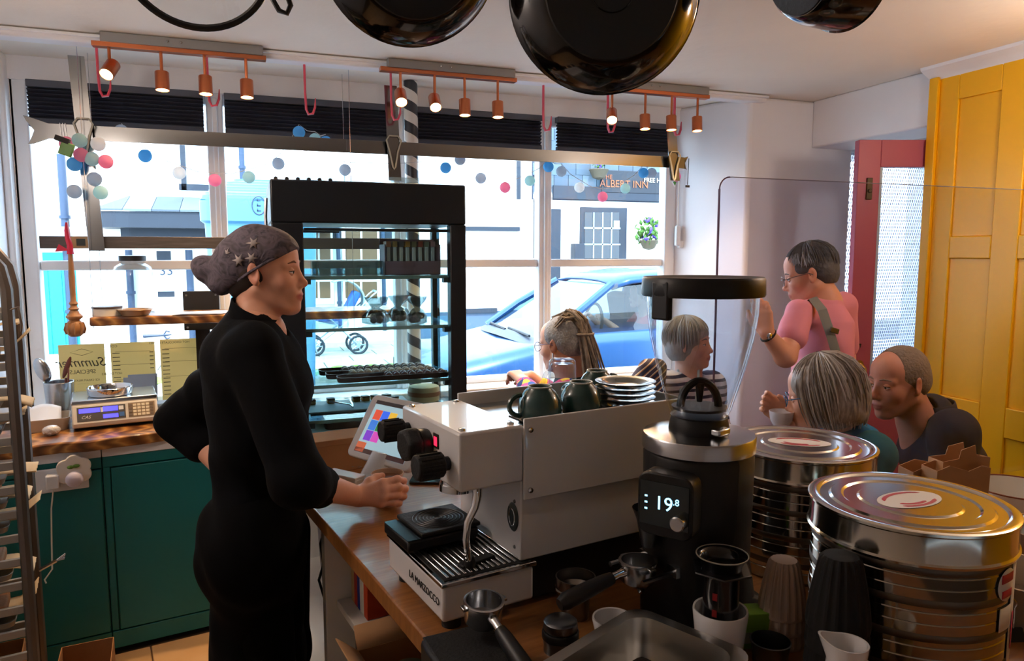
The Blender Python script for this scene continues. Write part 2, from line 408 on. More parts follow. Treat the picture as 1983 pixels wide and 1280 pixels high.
# window frame, mullions, panes
wn = SR('window_1')
UM = [WU0, -.108, .766, 1.57, WU1]
for i, u in enumerate(UM):
    wd = .075 if 0 < i < 4 else .07
    MB().box2((u-wd/2, DWIN-.02, ZS), (u+wd/2, DWIN+.06, ZT+.03)).build('mullion', frame_paint, wn, bevel=.008)
    if 0 < i < 4: MB().box2((u-.012, DWIN-.035, ZS), (u+.012, DWIN-.018, ZT)).build('mullion_bead', frame_paint, wn, bevel=.006)
for i in range(4):
    a, b = UM[i]+.037, UM[i+1]-.037
    MB().box2((a, DWIN, ZS), (b, DWIN+.045, ZS+.035)).build('bottom_rail', frame_paint, wn, bevel=.006)
    MB().box2((a, DWIN, ZTR-.022), (b, DWIN+.045, ZTR+.022)).build('transom', frame_paint, wn, bevel=.006)
    MB().box2((a, DWIN, ZT-.03), (b, DWIN+.045, ZT+.03)).build('top_rail', frame_paint, wn, bevel=.006)
    MB().box2((a, DWIN+.02, ZS+.035), (b, DWIN+.024, ZTR-.022)).build('pane', pane_glass, wn)
    MB().box2((a, DWIN+.02, ZTR+.022), (b, DWIN+.024, ZT-.03)).build('pane', pane_glass, wn)
MB().box2((UL, DWIN-.08, ZS), (WU0-.03, DWIN, ZC)).build('side_board', frame_paint, wn, bevel=.01)

# pleated blinds
blind_m = mat('blind_cloth', '343848', .85, bump=.05)
blind_r = mat('blind_rail', '4a4e58', .5)
BL = ['leftmost dark pleated blind behind the first steel strap', 'dark pleated blind over the second window bay behind copper lamps',
      'dark pleated blind beside the striped pole over third bay', 'rightmost dark pleated blind above the pub sign view']
for i in range(4):
    a, b = UM[i]+.045, UM[i+1]-.045
    r = T('pleated_blind', BL[i], 'blind', ((a+b)/2, DWIN-.06, 2.12), 0, 'blinds along the top of the shop window')
    w2 = (b-a)/2
    MB().box2((-w2, -.02, .165), (w2, .025, .195)).build('head_rail', blind_r, r, bevel=.003)
    z = [.165-.0085*k for k in range(16)]
    MB().rings([[(-w2, (-.012 if k % 2 else .012), z[k]), (w2, (-.012 if k % 2 else .012), z[k])] for k in range(16)], False, False, closed=False).build('pleats', blind_m, r, smooth=0)
    MB().box2((-w2, -.014, .0), (w2, .014, .038)).build('bottom_rail', mat('blind_bottom', '363b47', .6), r, bevel=.004)
# ------------------------------------------------------------------ the street outside
DF = 13.5; ZG = -.05
asphalt = ramp_mat('asphalt', [(0, '6f7072'), (1, '95979a')], 'noise', 20, rough=.9, bump=.2)
paving = ramp_mat('paving_slab', [(0, '8a8880'), (1, 'a5a298')], 'noise', 4, rough=.85, bump=.1)
moss = mat('moss', '6f8a3a', .9, var=.4, vscale=12, bump=.6, bscale=30)
S(MB().box2((-30, 3.9, ZG-.3), (40, 10.1, ZG-.12)).build('road', asphalt))
S(MB().box2((-30, 3.89, ZG-.3), (40, 5.0, ZG)).build('pavement_near', paving))
pv = S(MB().box2((-30, 10.1, ZG-.3), (40, DF+.1, ZG-.02)).build('pavement_far', mat('slab_joint', '4c4a44', .9)))
sl = MB().box((0, 0, -.01), (.885, .585, .04)).build('slab', paving, pv, bevel=.006, seg=1); first = True
for j in range(5):
    for i in range(-5, 14):
        o = sl if first else copy_part(sl, pv); first = False
        o.location = (-1.2+.9*i+(.45 if j % 2 else 0), 10.72+.6*j, ZG)
S(MB().box2((-30, 9.95, ZG-.3), (40, 10.4, ZG-.0)).build('kerb', paving, bevel=.03))
ms = MB()
for k in range(260):
    x = random.uniform(-1.5, 6); y = random.uniform(9.98, 10.45); r = random.uniform(.03, .09)
    ms.sphere((x, y, ZG), (r*1.4, r, r*.5), 6, 4)
o = ms.build('verge_moss', moss); o['kind'] = 'stuff'; tag(o, 'green mossy growth along the kerb across the road', 'moss')

lime = mat('lime_render', 'f0f0ee', .8, var=.04, vscale=1, bump=.3, bscale=5)
dark_timber = mat('dark_timber', '18222f', .6, var=.2, vscale=6)
pipe_paint = mat('pipe_paint', '263850', .5)
dark_pane = mat('dark_window_glass', '0e1822', .08, coat=.5)
blue_door = mat('turquoise_door', '0a93a4', .5, var=.06, vscale=5)
wood_blind = ramp_mat('wood_blind', [(0, '5c3e22'), (1, '7a5834')], 'wave', 14, (0, 0, 1), .6)
def fr(x0, y0, x1, y1, out=.05, back=.02, D=DF):
    ym = min((y0+y1)/2, 620); a = at_y(x0, y1, D); b = at_y(x1, y0, D); a.x = at_y(x0, ym, D).x; b.x = at_y(x1, ym, D).x
    return (a.x, D-out, a.z), (b.x, D+back, b.z)
def fbox(mb, x0, y0, x1, y1, out=.05, back=.02):
    lo, hi = fr(x0, y0, x1, y1, out, back); return mb.box2(lo, hi)
ux = at_y(1012, 400, DF).x
h1 = T('terraced_house', 'white rendered house with teal door and slate porch across the street', 'building', (0, DF, ZG))
def hb(name, m, rects, out=.05, bevel=0, root=None, parent=None):
    mb = MB()
    for r in rects: fbox(mb, *r, out=out)
    if parent is not None:
        inv = ROOT[root].inverted(); mb.v = [inv @ p for p in mb.v]
        return mb.build(name, m, parent, bevel=bevel)
    return mb.build(name, m, root, bevel=bevel, world=True)
MB().box2((-14, DF, ZG-.6), (ux, DF+4, 7.5)).build('wall', lime, h1, world=True)
dd = hb('door', blue_door, [(74, 512, 153, 850)], .03, root=h1)
for k in range(3):
    hb('plank', blue_door, [(76+26*k, 514, 100+26*k, 848)], .045, .004, h1, dd)
hb('door_head', blue_door, [(72, 489, 142, 511)], .06, root=h1)
hb('door_canopy', mat('canopy_lead', '9fb4c4', .6), [(60, 440, 140, 478)], .25, root=h1)
for x0, x1, y0, y1 in ((140, 157, 300, 900), (257, 271, 484, 900), (370, 384, 484, 900), (457, 468, 160, 368), (653, 661, 380, 640), (739, 747, 380, 640)):
    a, b = at_y((x0+x1)/2, y0, DF-.08), at_y((x0+x1)/2+ (8 if x1 < 500 else 2), y1, DF-.08)
    rr = abs(at_y(x1, y0, DF).x-at_y(x0, y0, DF).x)/2
    m_ = MB(); m_.cyl((b.x, b.y, b.z), (b.x, b.y, a.z), rr, n=10)
    for q in range(3): zz = a.z+(b.z-a.z)*(.2+.3*q); m_.cyl((b.x, b.y, zz), (b.x, b.y, zz+.05), rr*1.35, n=10)
    m_.build('drainpipe', pipe_paint, h1, world=True)
# upper window with dark surround
uw = hb('window', dark_timber, [(347, 150, 357, 368), (347, 360, 470, 368)], .06, root=h1)
hb('pane', mat('bright_pane', 'c8d4de', .3), [(357, 160, 455, 360)], .01, 0, h1, uw)
# porch with slates
pc = MB()
lo, hi = fr(202, 421, 640, 443, .9)
fz0, fz1 = lo[2], hi[2]; pu0, pu1 = lo[0], hi[0]
pc.box2((pu0, DF-.9, fz0), (pu1, DF+.02, fz1)); po = pc.build('porch', dark_timber, h1, world=True)
MB().box2((pu0+.3, DF-.5, fz0-.14), (pu1-.4, DF, fz0)).build('porch_beam', dark_timber, h1, world=True)
nS = 9; wS = (pu1-pu0)/nS; slate_cols = ['4a545e', '5a6672', '424c56', '505c68', '626a72']
inv = ROOT[h1].inverted()
for i in range(nS):
    x0 = pu0+wS*i; t_in = .42 if i == 0 else 0
    v = [(x0+.004, DF-.93, fz1+.005), (x0+wS-.004, DF-.93, fz1+.005), (x0+wS-.004, DF, fz1+.27), (x0+.004+t_in*.9, DF, fz1+.27)]
    mb = MB(); vv = [Vector(p) for p in v]; mb.add(vv+[p+Vector((0, 0, .03)) for p in vv], [(0, 1, 2, 3)[::-1], (4, 5, 6, 7), (0, 1, 5, 4), (1, 2, 6, 5), (2, 3, 7, 6), (3, 0, 4, 7)])
    mb.v = [inv @ p for p in mb.v]; mb.build('slate', mat('slate_'+slate_cols[i % 5], slate_cols[i % 5], .8, var=.15, vscale=4), po)
# number plaque, letter slot, hinge
hb('plaque', dark_timber, [(304, 486, 331, 508)], .05, root=h1)
hb('letter_slot', dark_timber, [(306, 564, 338, 575)], .04, root=h1)
hb('meter_box', mat('meter_white', 'd8dde2', .5), [(384, 444, 412, 470)], .06, root=h1)
hg = MB(); a, b = at_y(277, 651, DF-.03), at_y(332, 648, DF-.03)
hg.tube([a, a.lerp(b, .5), b], [.03, .022, .012], 6)
for s_ in (-1, 1): hg.tube([a.lerp(b, .72), a.lerp(b, .82)+Vector((0, 0, s_*.07)), a.lerp(b, .95)+Vector((0, 0, s_*.05))], .014, 6)
hg.build('strap_hinge', pipe_paint, h1, world=True)
text('house_number', '33', .22, pipe_paint, h1, at_y(322, 525, DF-.03), Matrix.Rotation(math.pi/2, 3, 'X'), .004, world=True)
hb('door_panel', mat('slate_blue_door', '43566a', .5), [(384, 640, 440, 900)], .04, root=h1)
# two blind-filled windows seen through the glass cabinet
for x0, x1 in ((588, 645), (662, 735)):
    wdw = hb('window', lime, [(x0, 440, x1, 590)], .06, .01, h1)
    xm = (x0+x1)/2
    for (p0, p1) in ((x0+6, xm-2), (xm+2, x1-6)):
        for q0, q1 in ((444, 464), (470, 503), (512, 540), (545, 577)):
            hb('pane', wood_blind, [(p0, q0, p1, q1)], .075, 0, h1, wdw)
hb('timber_band', dark_timber, [(645, 446, 770, 461)], .05, root=h1)
hb('timber_band', dark_timber, [(895, 440, 1003, 447)], .12, root=h1)
hb('timber_band', dark_timber, [(900, 596, 960, 606)], .10, root=h1)
hb('plinth', mat('plinth_blue', '40546c', .7), [(780, 600, 1010, 690)], .05, root=h1)
hb('timber_post', dark_timber, [(1000, 300, 1007, 386)], .05, root=h1)

h2 = T('inn_building', 'white pub front with slate-hung band, painted sign and small-paned window', 'building', (0, DF, ZG))
MB().box2((ux, DF, ZG-.6), (14, DF+4, 7.5)).build('wall', lime, h2, world=True)
hb('door', dark_timber, [(1040, 405, 1084, 760)], .03, root=h2)
hb('timber_post', dark_timber, [(1033, 300, 1036, 500)], .05, root=h2)
# slates
band = hb('slate_band', mat('slate_backing', '2a3546', .8), [(1030, 250, 1480, 386)], .04, root=h2)
inv2 = ROOT[h2].inverted()
sc = ['3c4a58', '465663', '52626f', '41505e']
for r_ in range(6):
    for c_ in range(16):
        y0 = 384-22.5*(r_+1); x0 = 1030+27.5*c_+(13 if r_ % 2 else 0)
        mb = MB(); fbox(mb, x0+.5, y0+.5, x0+27, y0+22.5, .055+.02*((r_*7+c_*3) % 3)/3); mb.v = [inv2 @ p for p in mb.v]
        cc = sc[(r_*5+c_*3) % 4]; mb.build('slate', mat('wslate_'+cc, cc, .75, var=.15, vscale=3), band)
sg = hb('sign_board', mat('sign_board', '141a24', .5), [(1160, 336, 1300, 373)], .11, .01, h2)
gold = mat('sign_copper', '8a4a26', .5); cream = mat('sign_cream', 'd8d2c0', .6)
RX = Matrix.Rotation(math.pi/2, 3, 'X')
text('lettering', 'THE', .13, gold, sg, Vector(at_y(1176, 343, DF-.125))-Vector((0, DF, ZG)), RX, .003)
text('lettering', 'ALBERT INN', .205, gold, sg, Vector(at_y(1209, 357, DF-.125))-Vector((0, DF, ZG)), RX, .003)
text('lettering', 'FREE HOUSE', .13, cream, sg, Vector(at_y(1276, 350, DF-.125))-Vector((0, DF, ZG)), RX, .003)
hb('fascia', dark_timber, [(1068, 374, 1480, 385)], .1, root=h2)
pw = hb('window', dark_timber, [(1122, 403, 1210, 503)], .09, .01, h2)
for yy0, yy1 in ((412, 440), (444, 471), (475, 500)):
    for k in range(4):
        x0 = 1127+17.2*k; hb('pane', dark_pane, [(x0+1, yy0, x0+16, yy1)], .1, 0, h2, pw)
gb = mat('glazing_bar', '8a96a2', .5)
for k in range(1, 4): hb('glazing_bar', gb, [(1126.5+17.2*k, 412, 1128.5+17.2*k, 500)], .12, 0, h2, pw)
for yy in (441, 472): hb('glazing_bar', gb, [(1127, yy, 1196, yy+2.5)], .12, 0, h2, pw)
hb('notice', mat('notice_white', 'd5eef2', .5), [(1184, 428, 1194, 441)], .125, 0, h2, pw)
hb('post_box', dark_timber, [(1105, 472, 1124, 502)], .2, .01, h2)
# hanging flower baskets
leaf_m = mat('basket_leaf', '3c6420', .7, var=.4, vscale=20); flower_m = mat('petunia', '4c38a0', .6)
for nm, px, py, rad, lab in (('flower_basket', 1257, 450, .42, 'green hanging flower basket on the white pub wall'), ('flower_tub', 1160, 312, .2, 'purple trailing flowers above the pub sign')):
    c = at_y(px, py, DF-.3); r = T(nm, lab, 'flowers', (c.x, c.y, c.z-.25))
    mb = MB(); fl_ = MB()
    for k in range(110):
        v = Vector((random.gauss(0, .5), random.gauss(0, .4), random.gauss(0, .6))); 
        if v.length > 1.2: v.normalize()
        p = v*rad*.62+Vector((0, 0, .25)); q = Euler((random.random()*6, random.random()*6, 0)).to_matrix()
        s_ = rad*.16
        (fl_ if (k % (3 if nm == 'flower_tub' else 8) == 0) else mb).add([p+q @ Vector(t) for t in ((-s_, 0, 0), (0, -s_*.6, s_*.2), (s_*1.2, 0, 0), (0, s_*.6, s_*.2))], [(0, 1, 2, 3)])
    mb.build('foliage', leaf_m, r, solid=.006); fl_.build('blossom', flower_m, r, solid=.006)
    MB().lathe([(0, -.12), (.12, -.08), (.2, .08), (.19, .09)], 14).build('basket', mat('basket', '4c4436', .8), r)
    MB().box2((-.02, .0, .05), (.02, .297 if nm == 'flower_basket' else .20, .09)).build('bracket', dark_timber, r)

# pale ribbed salt bin standing on the near pavement
c = at_d(505, 420, 6.0); rb = T('ribbed_bin', 'pale blue ribbed roadside bin with oval badge behind black cabinet', 'bin', (c.x, c.y, ZG))
bp = mat('bin_plastic', '4c7c98', .4)
zt = at_d(505, 352, 6.0).z-ZG
rg = []
def bin_ring(z, hw, hd): return [(x, y, z) for x, y in rrect(2*hw, 2*hd, .06, 4)]
ztop = zt+.02
levels = [(0, .36, .3), (zt-.36, .42, .34), (zt-.34, .45, .37), (zt-.2, .45, .37)]
for z, a_, b_ in levels: rg.append(bin_ring(z, a_, b_))
for k in range(9):
    t_ = k/9; z = zt-.2+.022*k
    hw = .45*math.cos(t_*1.25); hd = .37*(1-.3*t_)
    rg.append(bin_ring(z, hw, hd)); rg.append(bin_ring(z+.013, hw*.995, hd)); rg.append(bin_ring(z+.014, hw*.965, hd*.97))
MB().rings(rg).build('body', bp, rb, smooth=25)
bd = MB(); bd.tube([(-.02+.05*math.sin(t*2*math.pi), -.372, zt-.22+.07*math.cos(t*2*math.pi)) for t in [i/20 for i in range(20)]], .005, 6, closed=True)
for k in range(3): bd.box((-.02, -.373, zt-.26+.04*k), (.028, .006, .008)); bd.box((-.03, -.373, zt-.255+.04*k), (.006, .006, .022))
bd.build('badge', pipe_paint, rb)

# pushchair on the far pavement
c = at_z(655, 683, ZG+.02); ps = T('pushchair', 'grey hooded pushchair with red and blue blanket on the far pavement', 'pushchair', (c.x, c.y, ZG+.01))
tyre = mat('tyre', '1c2530', .8); alu = mat('pram_alu', '9aa6b0', .4, metal=.6)
for x, y in ((-.38, -.2), (-.38, .2), (.3, -.2), (.3, .2), ):
    wl = MB(); wl.tube([(x+.14*math.cos(t), y, .15+.14*math.sin(t)) for t in [i/18*6.283 for i in range(18)]], .022, 6, closed=True)
    wh = wl.build('wheel', tyre, ps)
    sp = MB(); 
    for k in range(5): t = k*1.2566; sp.tube([(x, y, .15), (x+.13*math.cos(t), y, .15+.13*math.sin(t))], .01, 5)
    sp.cyl((x, y-.03, .15), (x, y+.03, .15), .03, n=8); sp.build('spokes', alu, wh)
fm = MB()
for y in (-.2, .2): fm.tube([(-.38, y, .15), (.1, y, .5), (.55, y, .95), (.62, y, 1.0)], .014, 6); fm.tube([(.3, y, .15), (-.1, y, .55), (-.3, y, .7)], .014, 6)
fm.tube([(.62, -.2, 1.0), (.62, .2, 1.0)], .018, 6); fm.build('frame', alu, ps)
sd = MB(); sd.box((-.1, 0, .55), (.55, .36, .12), R=Matrix.Rotation(.25, 4, 'Y')); sd.box((.2, 0, .78), (.12, .36, .5), R=Matrix.Rotation(.5, 4, 'Y')); sd.build('seat', mat('pram_blue', '23509a', .8), ps, bevel=.03)
MB().box((-.12, 0, .64), (.32, .38, .1), R=Matrix.Rotation(.25, 4, 'Y')).build('blanket', mat('pram_red', 'c83240', .8), ps, bevel=.03)
hdm = MB(); hdm.lathe([(.34, -.2), (.34, .2)], 12, Matrix.Translation((.08, 0, .85)) @ Matrix.Rotation(math.pi/2, 4, 'X'), arc=(-.3, 2.0)); hdm.build('hood', mat('pram_hood', '93a4a8', .8), ps, solid=.02)
# ------------------------------------------------------------------ car passing in the street
car_paint = mat('car_paint', '1a4472', .35, metal=.3, coat=.3)
car_glass = thin_glass('car_glass', '9fb4bc', 1.0, .05)
c0 = at_y(828, 600, 5.75)
car = T('hatchback_car', 'light blue hatchback car driving past the window', 'car', (c0.x, 6.6, ZG-.10))
car.scale = (1.07, 1.07, 1.07)
def sect(x, hw, z0, zb, n=6, crown=.03, tuck=.06):
    # half-closed body section: sill, side bulge, shoulder
    pts = []
    prof = [(hw-tuck-.06, z0), (hw-tuck, z0+.04), (hw-.015, z0+.22), (hw, z0+.36), (hw-.01, zb-.1), (hw-.05, zb-.02), (hw-.11, zb)]
    for y, z in prof: pts.append((x, -y, z))
    for y, z in reversed(prof): pts.append((x, y, z))
    return pts
st = [(0, .62, .28, .60), (.08, .72, .22, .68), (.3, .80, .2, .76), (.7, .84, .2, .84), (1.05, .86, .2, .91), (1.35, .87, .2, .95), (2.2, .87, .2, .98), (3.2, .87, .2, 1.0), (3.7, .85, .22, 1.0), (4.0, .78, .3, .95), (4.05, .7, .4, .8)]
MB().rings([sect(*s) for s in st]).build('body', car_paint, car, bevel=0, smooth=50)
# greenhouse: roof shell + pillars
def gs(x, hw, z): return x, hw, z
roof = []
RF = [(1.68, .56, 1.36), (1.85, .60, 1.415), (2.2, .62, 1.45), (2.8, .62, 1.45), (3.3, .60, 1.42), (3.62, .57, 1.36)]
for x, hw, z in RF:
    roof.append([(x, -hw-.03, z-.06), (x, -hw, z-.012), (x, -hw*.6, z+.012), (x, 0, z+.02), (x, hw*.6, z+.012), (x, hw, z-.012), (x, hw+.03, z-.06)])
MB().rings(roof, False, False, closed=False).build('roof', car_paint, car, solid=.02, smooth=60)
pl = MB()
for s_ in (-1, 1):
    pl.tube([(.98, s_*.74, .90), (1.3, s_*.70, 1.12), (1.68, s_*.58, 1.35)], .035, 8)
    pl.tube([(2.5, s_*.78, .96), (2.55, s_*.63, 1.42)], .035, 8)
    pl.tube([(3.95, s_*.68, .98), (3.62, s_*.56, 1.36)], .05, 8)
    pl.tube([(3.3, s_*.77, .98), (3.3, s_*.6, 1.41)], .035, 8)
pl.build('pillars', car_paint, car)
gl = MB(); gl.add([(1.0, -.72, .9), (1.0, .72, .9), (1.68, .56, 1.35), (1.68, -.56, 1.35)], [(0, 1, 2, 3)]); gl.build('windscreen', car_glass, car)
for s_ in (-1, 1):
    MB().add([(1.12, s_*.76, .95), (2.5, s_*.78, .97), (2.53, s_*.62, 1.40), (1.72, s_*.59, 1.36)], [(0, 1, 2, 3)]).build('side_window', car_glass, car)
    MB().add([(2.54, s_*.78, .97), (3.85, s_*.74, .99), (3.55, s_*.58, 1.36), (2.58, s_*.62, 1.40)], [(0, 1, 2, 3)]).build('side_window', car_glass, car)
MB().add([(3.97, -.66, .98), (3.97, .66, .98), (3.64, .55, 1.36), (3.64, -.55, 1.36)], [(0, 1, 2, 3)]).build('rear_window', car_glass, car)
cw = MB(); cw.rings([[(.86, -.74, .865), (.98, -.74, .905), (1.0, -.74, .88)], [(.82, 0, .885), (.94, 0, .93), (.98, 0, .9)], [(.86, .74, .865), (.98, .74, .905), (1.0, .74, .88)]]); cw.build('cowl', mat('cowl', '2c3440', .5), car)
wm = MB()
for y0, y1 in ((-.55, .1), (.05, .62)): wm.tube([(.93, y0, .925), (.98, y1, .93)], .012, 6)
wm.build('wiper', mat('wiper', '14181e', .5), car)
for y in (-.84, -.0+.84):
    for x in (.78, 3.3):
        wl = MB(); wl.tube([(x+.255*math.cos(t), y, .31+.255*math.sin(t)) for t in [i/28*6.2832 for i in range(28)]], .06, 8, closed=True)
        wh = wl.build('wheel', tyre, car)
        rm = MB()
        for k in range(5): t = k*1.2566; rm.tube([(x, y-.03 if y < 0 else y+.03, .31), (x+.2*math.cos(t), y, .31+.2*math.sin(t))], .03, 6)
        rm.lathe([(.205, -.05), (.205, .05)], 24, Matrix.Translation((x, y, .31)) @ Matrix.Rotation(math.pi/2, 4, 'X')); rm.build('rim', alu, wh)
for s_ in (-1,):
    h_ = MB(); h_.box((2.28, s_*.875, .80), (.16, .02, .024)); h_.build('door_handle', car_paint, car, bevel=.008)
    MB().sphere((1.2, s_*.93, .99), (.07, .1, .065)).build('wing_mirror', car_paint, car)
    hl = MB(); hl.sphere((.13, s_*.62, .62), (.1, .1, .07)); hl.build('headlamp', mat('headlamp', 'c8d8e4', .1, coat=.6), car)
    ar = MB(); ar.tube([(.78+.345*math.cos(t), s_*.868, .31+.345*math.sin(t)) for t in [i/16*math.pi for i in range(17)]], .022, 6); ar.build('wheel_arch', mat('arch_dark', '141b24', .6), car)
    ln = MB(); ln.tube([(1.3, s_*.872, .9), (1.28, s_*.872, .32), (2.5, s_*.872, .3), (2.52, s_*.872, .9)], .004, 4); ln.build('door_gap', mat('gap', '2a4a68', .6), car)
stw = MB(); stw.tube([(1.62+.02*math.sin(t), -.36+.17*math.cos(t), 1.0+.17*math.sin(t)) for t in [i/20*6.283 for i in range(20)]], .014, 6, closed=True); stw.build('steering_wheel', ink_black, car)
sts = MB()
for y in (-.36, .36): sts.box((2.35, y, .92), (.14, .44, .62), R=Matrix.Rotation(-.2, 4, 'Y')); sts.box((2.42, y, 1.26), (.09, .24, .18))
sts.build('seats', mat('car_seat', '3a4348', .8), car, bevel=.04)
# ------------------------------------------------------------------ things hanging in the window bay
DB = 3.42
# long polished blade rail with forked ends
ra, rb_ = at_y(95, 262, DB), at_y(1318, 309, DB)
zr = (ra.z+rb_.z)/2; hz = .03
poly = [(ra.x-.0, zr-hz)]
def fork(x, s): return [(x, zr-hz*1.0), (x+s*.05, zr-hz*1.7), (x+s*.075, zr-hz*1.9), (x+s*.06, zr-hz*.9), (x+s*.05, zr), (x+s*.075, zr+hz*1.2), (x+s*.085, zr+hz*1.9), (x+s*.045, zr+hz*1.5), (x, zr+hz)]
poly = fork(ra.x, -1)+[(rb_.x+(x-rb_.x)*.55, zr+(z-zr)*(.62 if abs(z-zr) > hz*1.05 else 1)) for x, z in fork(rb_.x, 1)[::-1]]
poly = [(x, z) for x, z in poly]
M_xz = Matrix(((1, 0, 0, 0), (0, 0, -1, 0), (0, 1, 0, 0), (0, 0, 0, 1)))
brushed = mat('blade_steel', '8d8f90', .16, metal=1, var=.12, vscale=4)
rail = T('hanging_rail', 'long polished steel rail with forked ends hanging across the window', 'rail', ((ra.x+rb_.x)/2, DB, zr))
mb = MB(Matrix.Translation((-(ra.x+rb_.x)/2, 0, -zr)) @ M_xz).prism(poly, -.003, .003); mb.build('blade', brushed, rail, bevel=.001, seg=1)
for px in (118, 123, 128): 
    x = at_y(px, 262, DB).x-(ra.x+rb_.x)/2
    MB().tube([(x, -.006, .034), (x+.004, -.006, -.034)], .0015, 5).build('binding', steel, rail)
SL = ['tall steel strap hanging left of the bay, crossing the forked rail', 'short steel strap hanging beside the striped pole', 'short steel strap hanging at the far end of the rail by the white reveal']
for (x0, y0, x1, y1), lb in zip(((147, 108, 188, 486), (756, 166, 765, 350), (1299, 236, 1307, 350)), SL):
    a, b = at_y(x0, y0, DB-.03), at_y(x1, y1, DB-.03)
    st = T('steel_strap', lb, 'strap', (a.x, DB-.03, b.z), 0, 'steel straps holding the rail')
    dx = b.x-a.x; H = a.z-b.z; w_ = .029
    top = min(H, ZC-b.z-.002)
    mb = MB(M_xz); mb.prism([(dx-w_, 0), (dx+w_, 0), (w_, top), (-w_, top)], -.002, .002); mb.build('strap', brushed, st)
    zz = zr-b.z; xx = dx*(1-zz/H)
    lp = MB(); lp.tube([(xx-.02, -.012, zz-.02), (xx-.034, -.012, zz+.03), (xx-.02, -.012, zz+.05), (xx+.02, -.012, zz+.05), (xx+.034, -.012, zz+.03), (xx+.018, -.012, zz-.02), (xx+.006, -.012, zz-.09), (xx, -.012, zz-.1), (xx-.006, -.012, zz-.09)], .004, 6, closed=True)
    lp.build('cord_loop', mat('cord', 'a8a698', .8), st)
# lower dark rail with a square fitting
a, b = at_y(77, 469, DB), at_y(775, 474, DB); zl = a.z
lr = T('lower_rail', 'dark wooden rail with pale square fitting crossing the window low down', 'rail', (a.x, DB, zl))
L = b.x-a.x
MB().box2((0, -.008, -.025), (L, .008, .025)).build('bar', ramp_mat('old_steel', [(0, '2a2523'), (.5, '4a4442'), (1, '5f5a57')], 'noise', 5, (2, 1, 20), .45, metal=.4), lr, bevel=.002)
fx = at_y(158, 470, DB).x-a.x
MB().box2((fx-.036, -.012, -.023), (fx+.036, -.008, .023)).build('fitting', mat('fitting', 'a8906a', .6), lr, bevel=.003)
MB().box2((fx-.016, -.014, -.014), (fx+.016, -.0115, .014)).build('fitting_hole', mat('hole', '2c3a38', .5), lr)
# hooks
hook_m = mat('hook_pink', 'd8495f', .35, coat=.4)
HK = [(188, 112, 186, 'pink hook partly hidden by the first tilted copper lamp'), (402, 150, 205, 'pink hook behind the third copper lamp of the left track'),
      (590, 152, 221, 'lone pink hook between the left and middle track lights'), (757, 168, 232, 'pink hook beside the first glowing lamp of the middle track'),
      (1052, 196, 253, 'lone pink hook between the middle and right track lights'), (1177, 206, 256, 'pink hook behind the tilted lamp of the right track'), (1306, 222, 262, 'pink hook near the white reveal at the right end')]
for x, y0, y1, lb in HK:
    p = at_y(x, y0, DW+.02); q = at_y(x+3, y1, DW+.02); H = p.z-q.z
    hk = T('hook', lb, 'hook', (p.x, DW+.02, ZC-.02), 0, 'pink hooks along the beam')
    dz = p.z-(ZC-.02)
    mb = MB(); pts = [(0, 0, .02), (0, 0, dz-.0), (0, 0, dz-H*.4), (.003, 0, dz-H+.02), (.012, 0, dz-H), (.03, 0, dz-H+.004), (.04, 0, dz-H+.03), (.043, 0, dz-H+.07)]
    mb.tube(pts, [.009, .009, .009, .009, .009, .009, .0085, .003], 8, flat=.6); tag_o = mb.build('hook_bar', hook_m, hk)

# three copper track lights
glow = mat('bulb_glow', 'ffd9a0', .4, emit='ffc27a', estr=14)
TL = [((185, 98), (510, 132), [(213, 134, 'tilt'), (314, 157, ''), (398, 165, ''), (478, 172, '')], 'copper track of four spotlights at the left end of the beam'),
      ((742, 158), (995, 182), [(776, 188, 'tiltl'), (842, 198, 'tiltl'), (900, 208, ''), (964, 212, '')], 'copper track of four spotlights above the display cabinet'),
      ((1172, 197), (1368, 206), [(1185, 224, 'tilt'), (1249, 236, ''), (1300, 238, ''), (1350, 240, '')], 'copper track of four spotlights nearest the white reveal')]
for (s0, s1, lamps, lb) in TL:
    DT = DW-.07
    a, b = at_y(*s0, DT), at_y(*s1, DT); zt_ = ZC-.02
    tr = T('track_light', lb, 'track light', (a.x, DT, zt_), 0, 'copper track lights on the beam')
    L = b.x-a.x
    MB().box2((.02, -.022, -.018), (L, .022, .018)).build('channel', mat('track_grey', '8b8b8c', .4, metal=.3), tr, bevel=.002)
    cr = MB(); cr.box2((-.012, -.012, -.034), (L+.012, .03, -.016)); cr.build('copper_rail', copper, tr, bevel=.002)
    for k in range(2):
        x = L*(.42+.08*k); MB().sphere((x, -.024, .002), .005, 8, 6).build('screw', steel, tr)
    for (px, py, kind) in lamps:
        c = at_y(px, py, DT); x = c.x-a.x; zc = c.z-zt_
        tilt = {'tilt': Euler((math.radians(-38), math.radians(22), 0)), 'tiltl': Euler((math.radians(-40), math.radians(4), 0)), '': Euler((math.radians(-4), 0, 0))}[kind].to_matrix().to_4x4()
        hM = Matrix.Translation((x, 0, zc)) @ tilt
        hd = MB(); hd.lathe([(0, .036), (.024, .036), (.026, .033), (.026, -.036), (.0235, -.036), (.0235, .02), (0, .02)], 24, hM); ho = hd.build('lamp_head', copper, tr)
        bu = MB(); bu.lathe([(0, -.026), (.0225, -.028)], 20, hM); bu.build('bulb', glow, ho, smooth=0)
        sm = MB(); sm.tube([(x, 0, -.03), (x, 0, zc+.04), tuple((hM @ Vector((0, 0, .03))))], .006, 8); sm.build('stem', copper, ho)
        li = bpy.data.lights.new('spot', 'SPOT'); li.energy = 2.2; li.color = (1, .66, .36); li.spot_size = 100*D2R; li.spot_blend = .8; li.shadow_soft_size = .02
        lo = bpy.data.objects.new('spot_light', li); C.objects.link(lo); lo.parent = ho
        lo.matrix_basis = hM @ Matrix.Translation((0, 0, -.04))

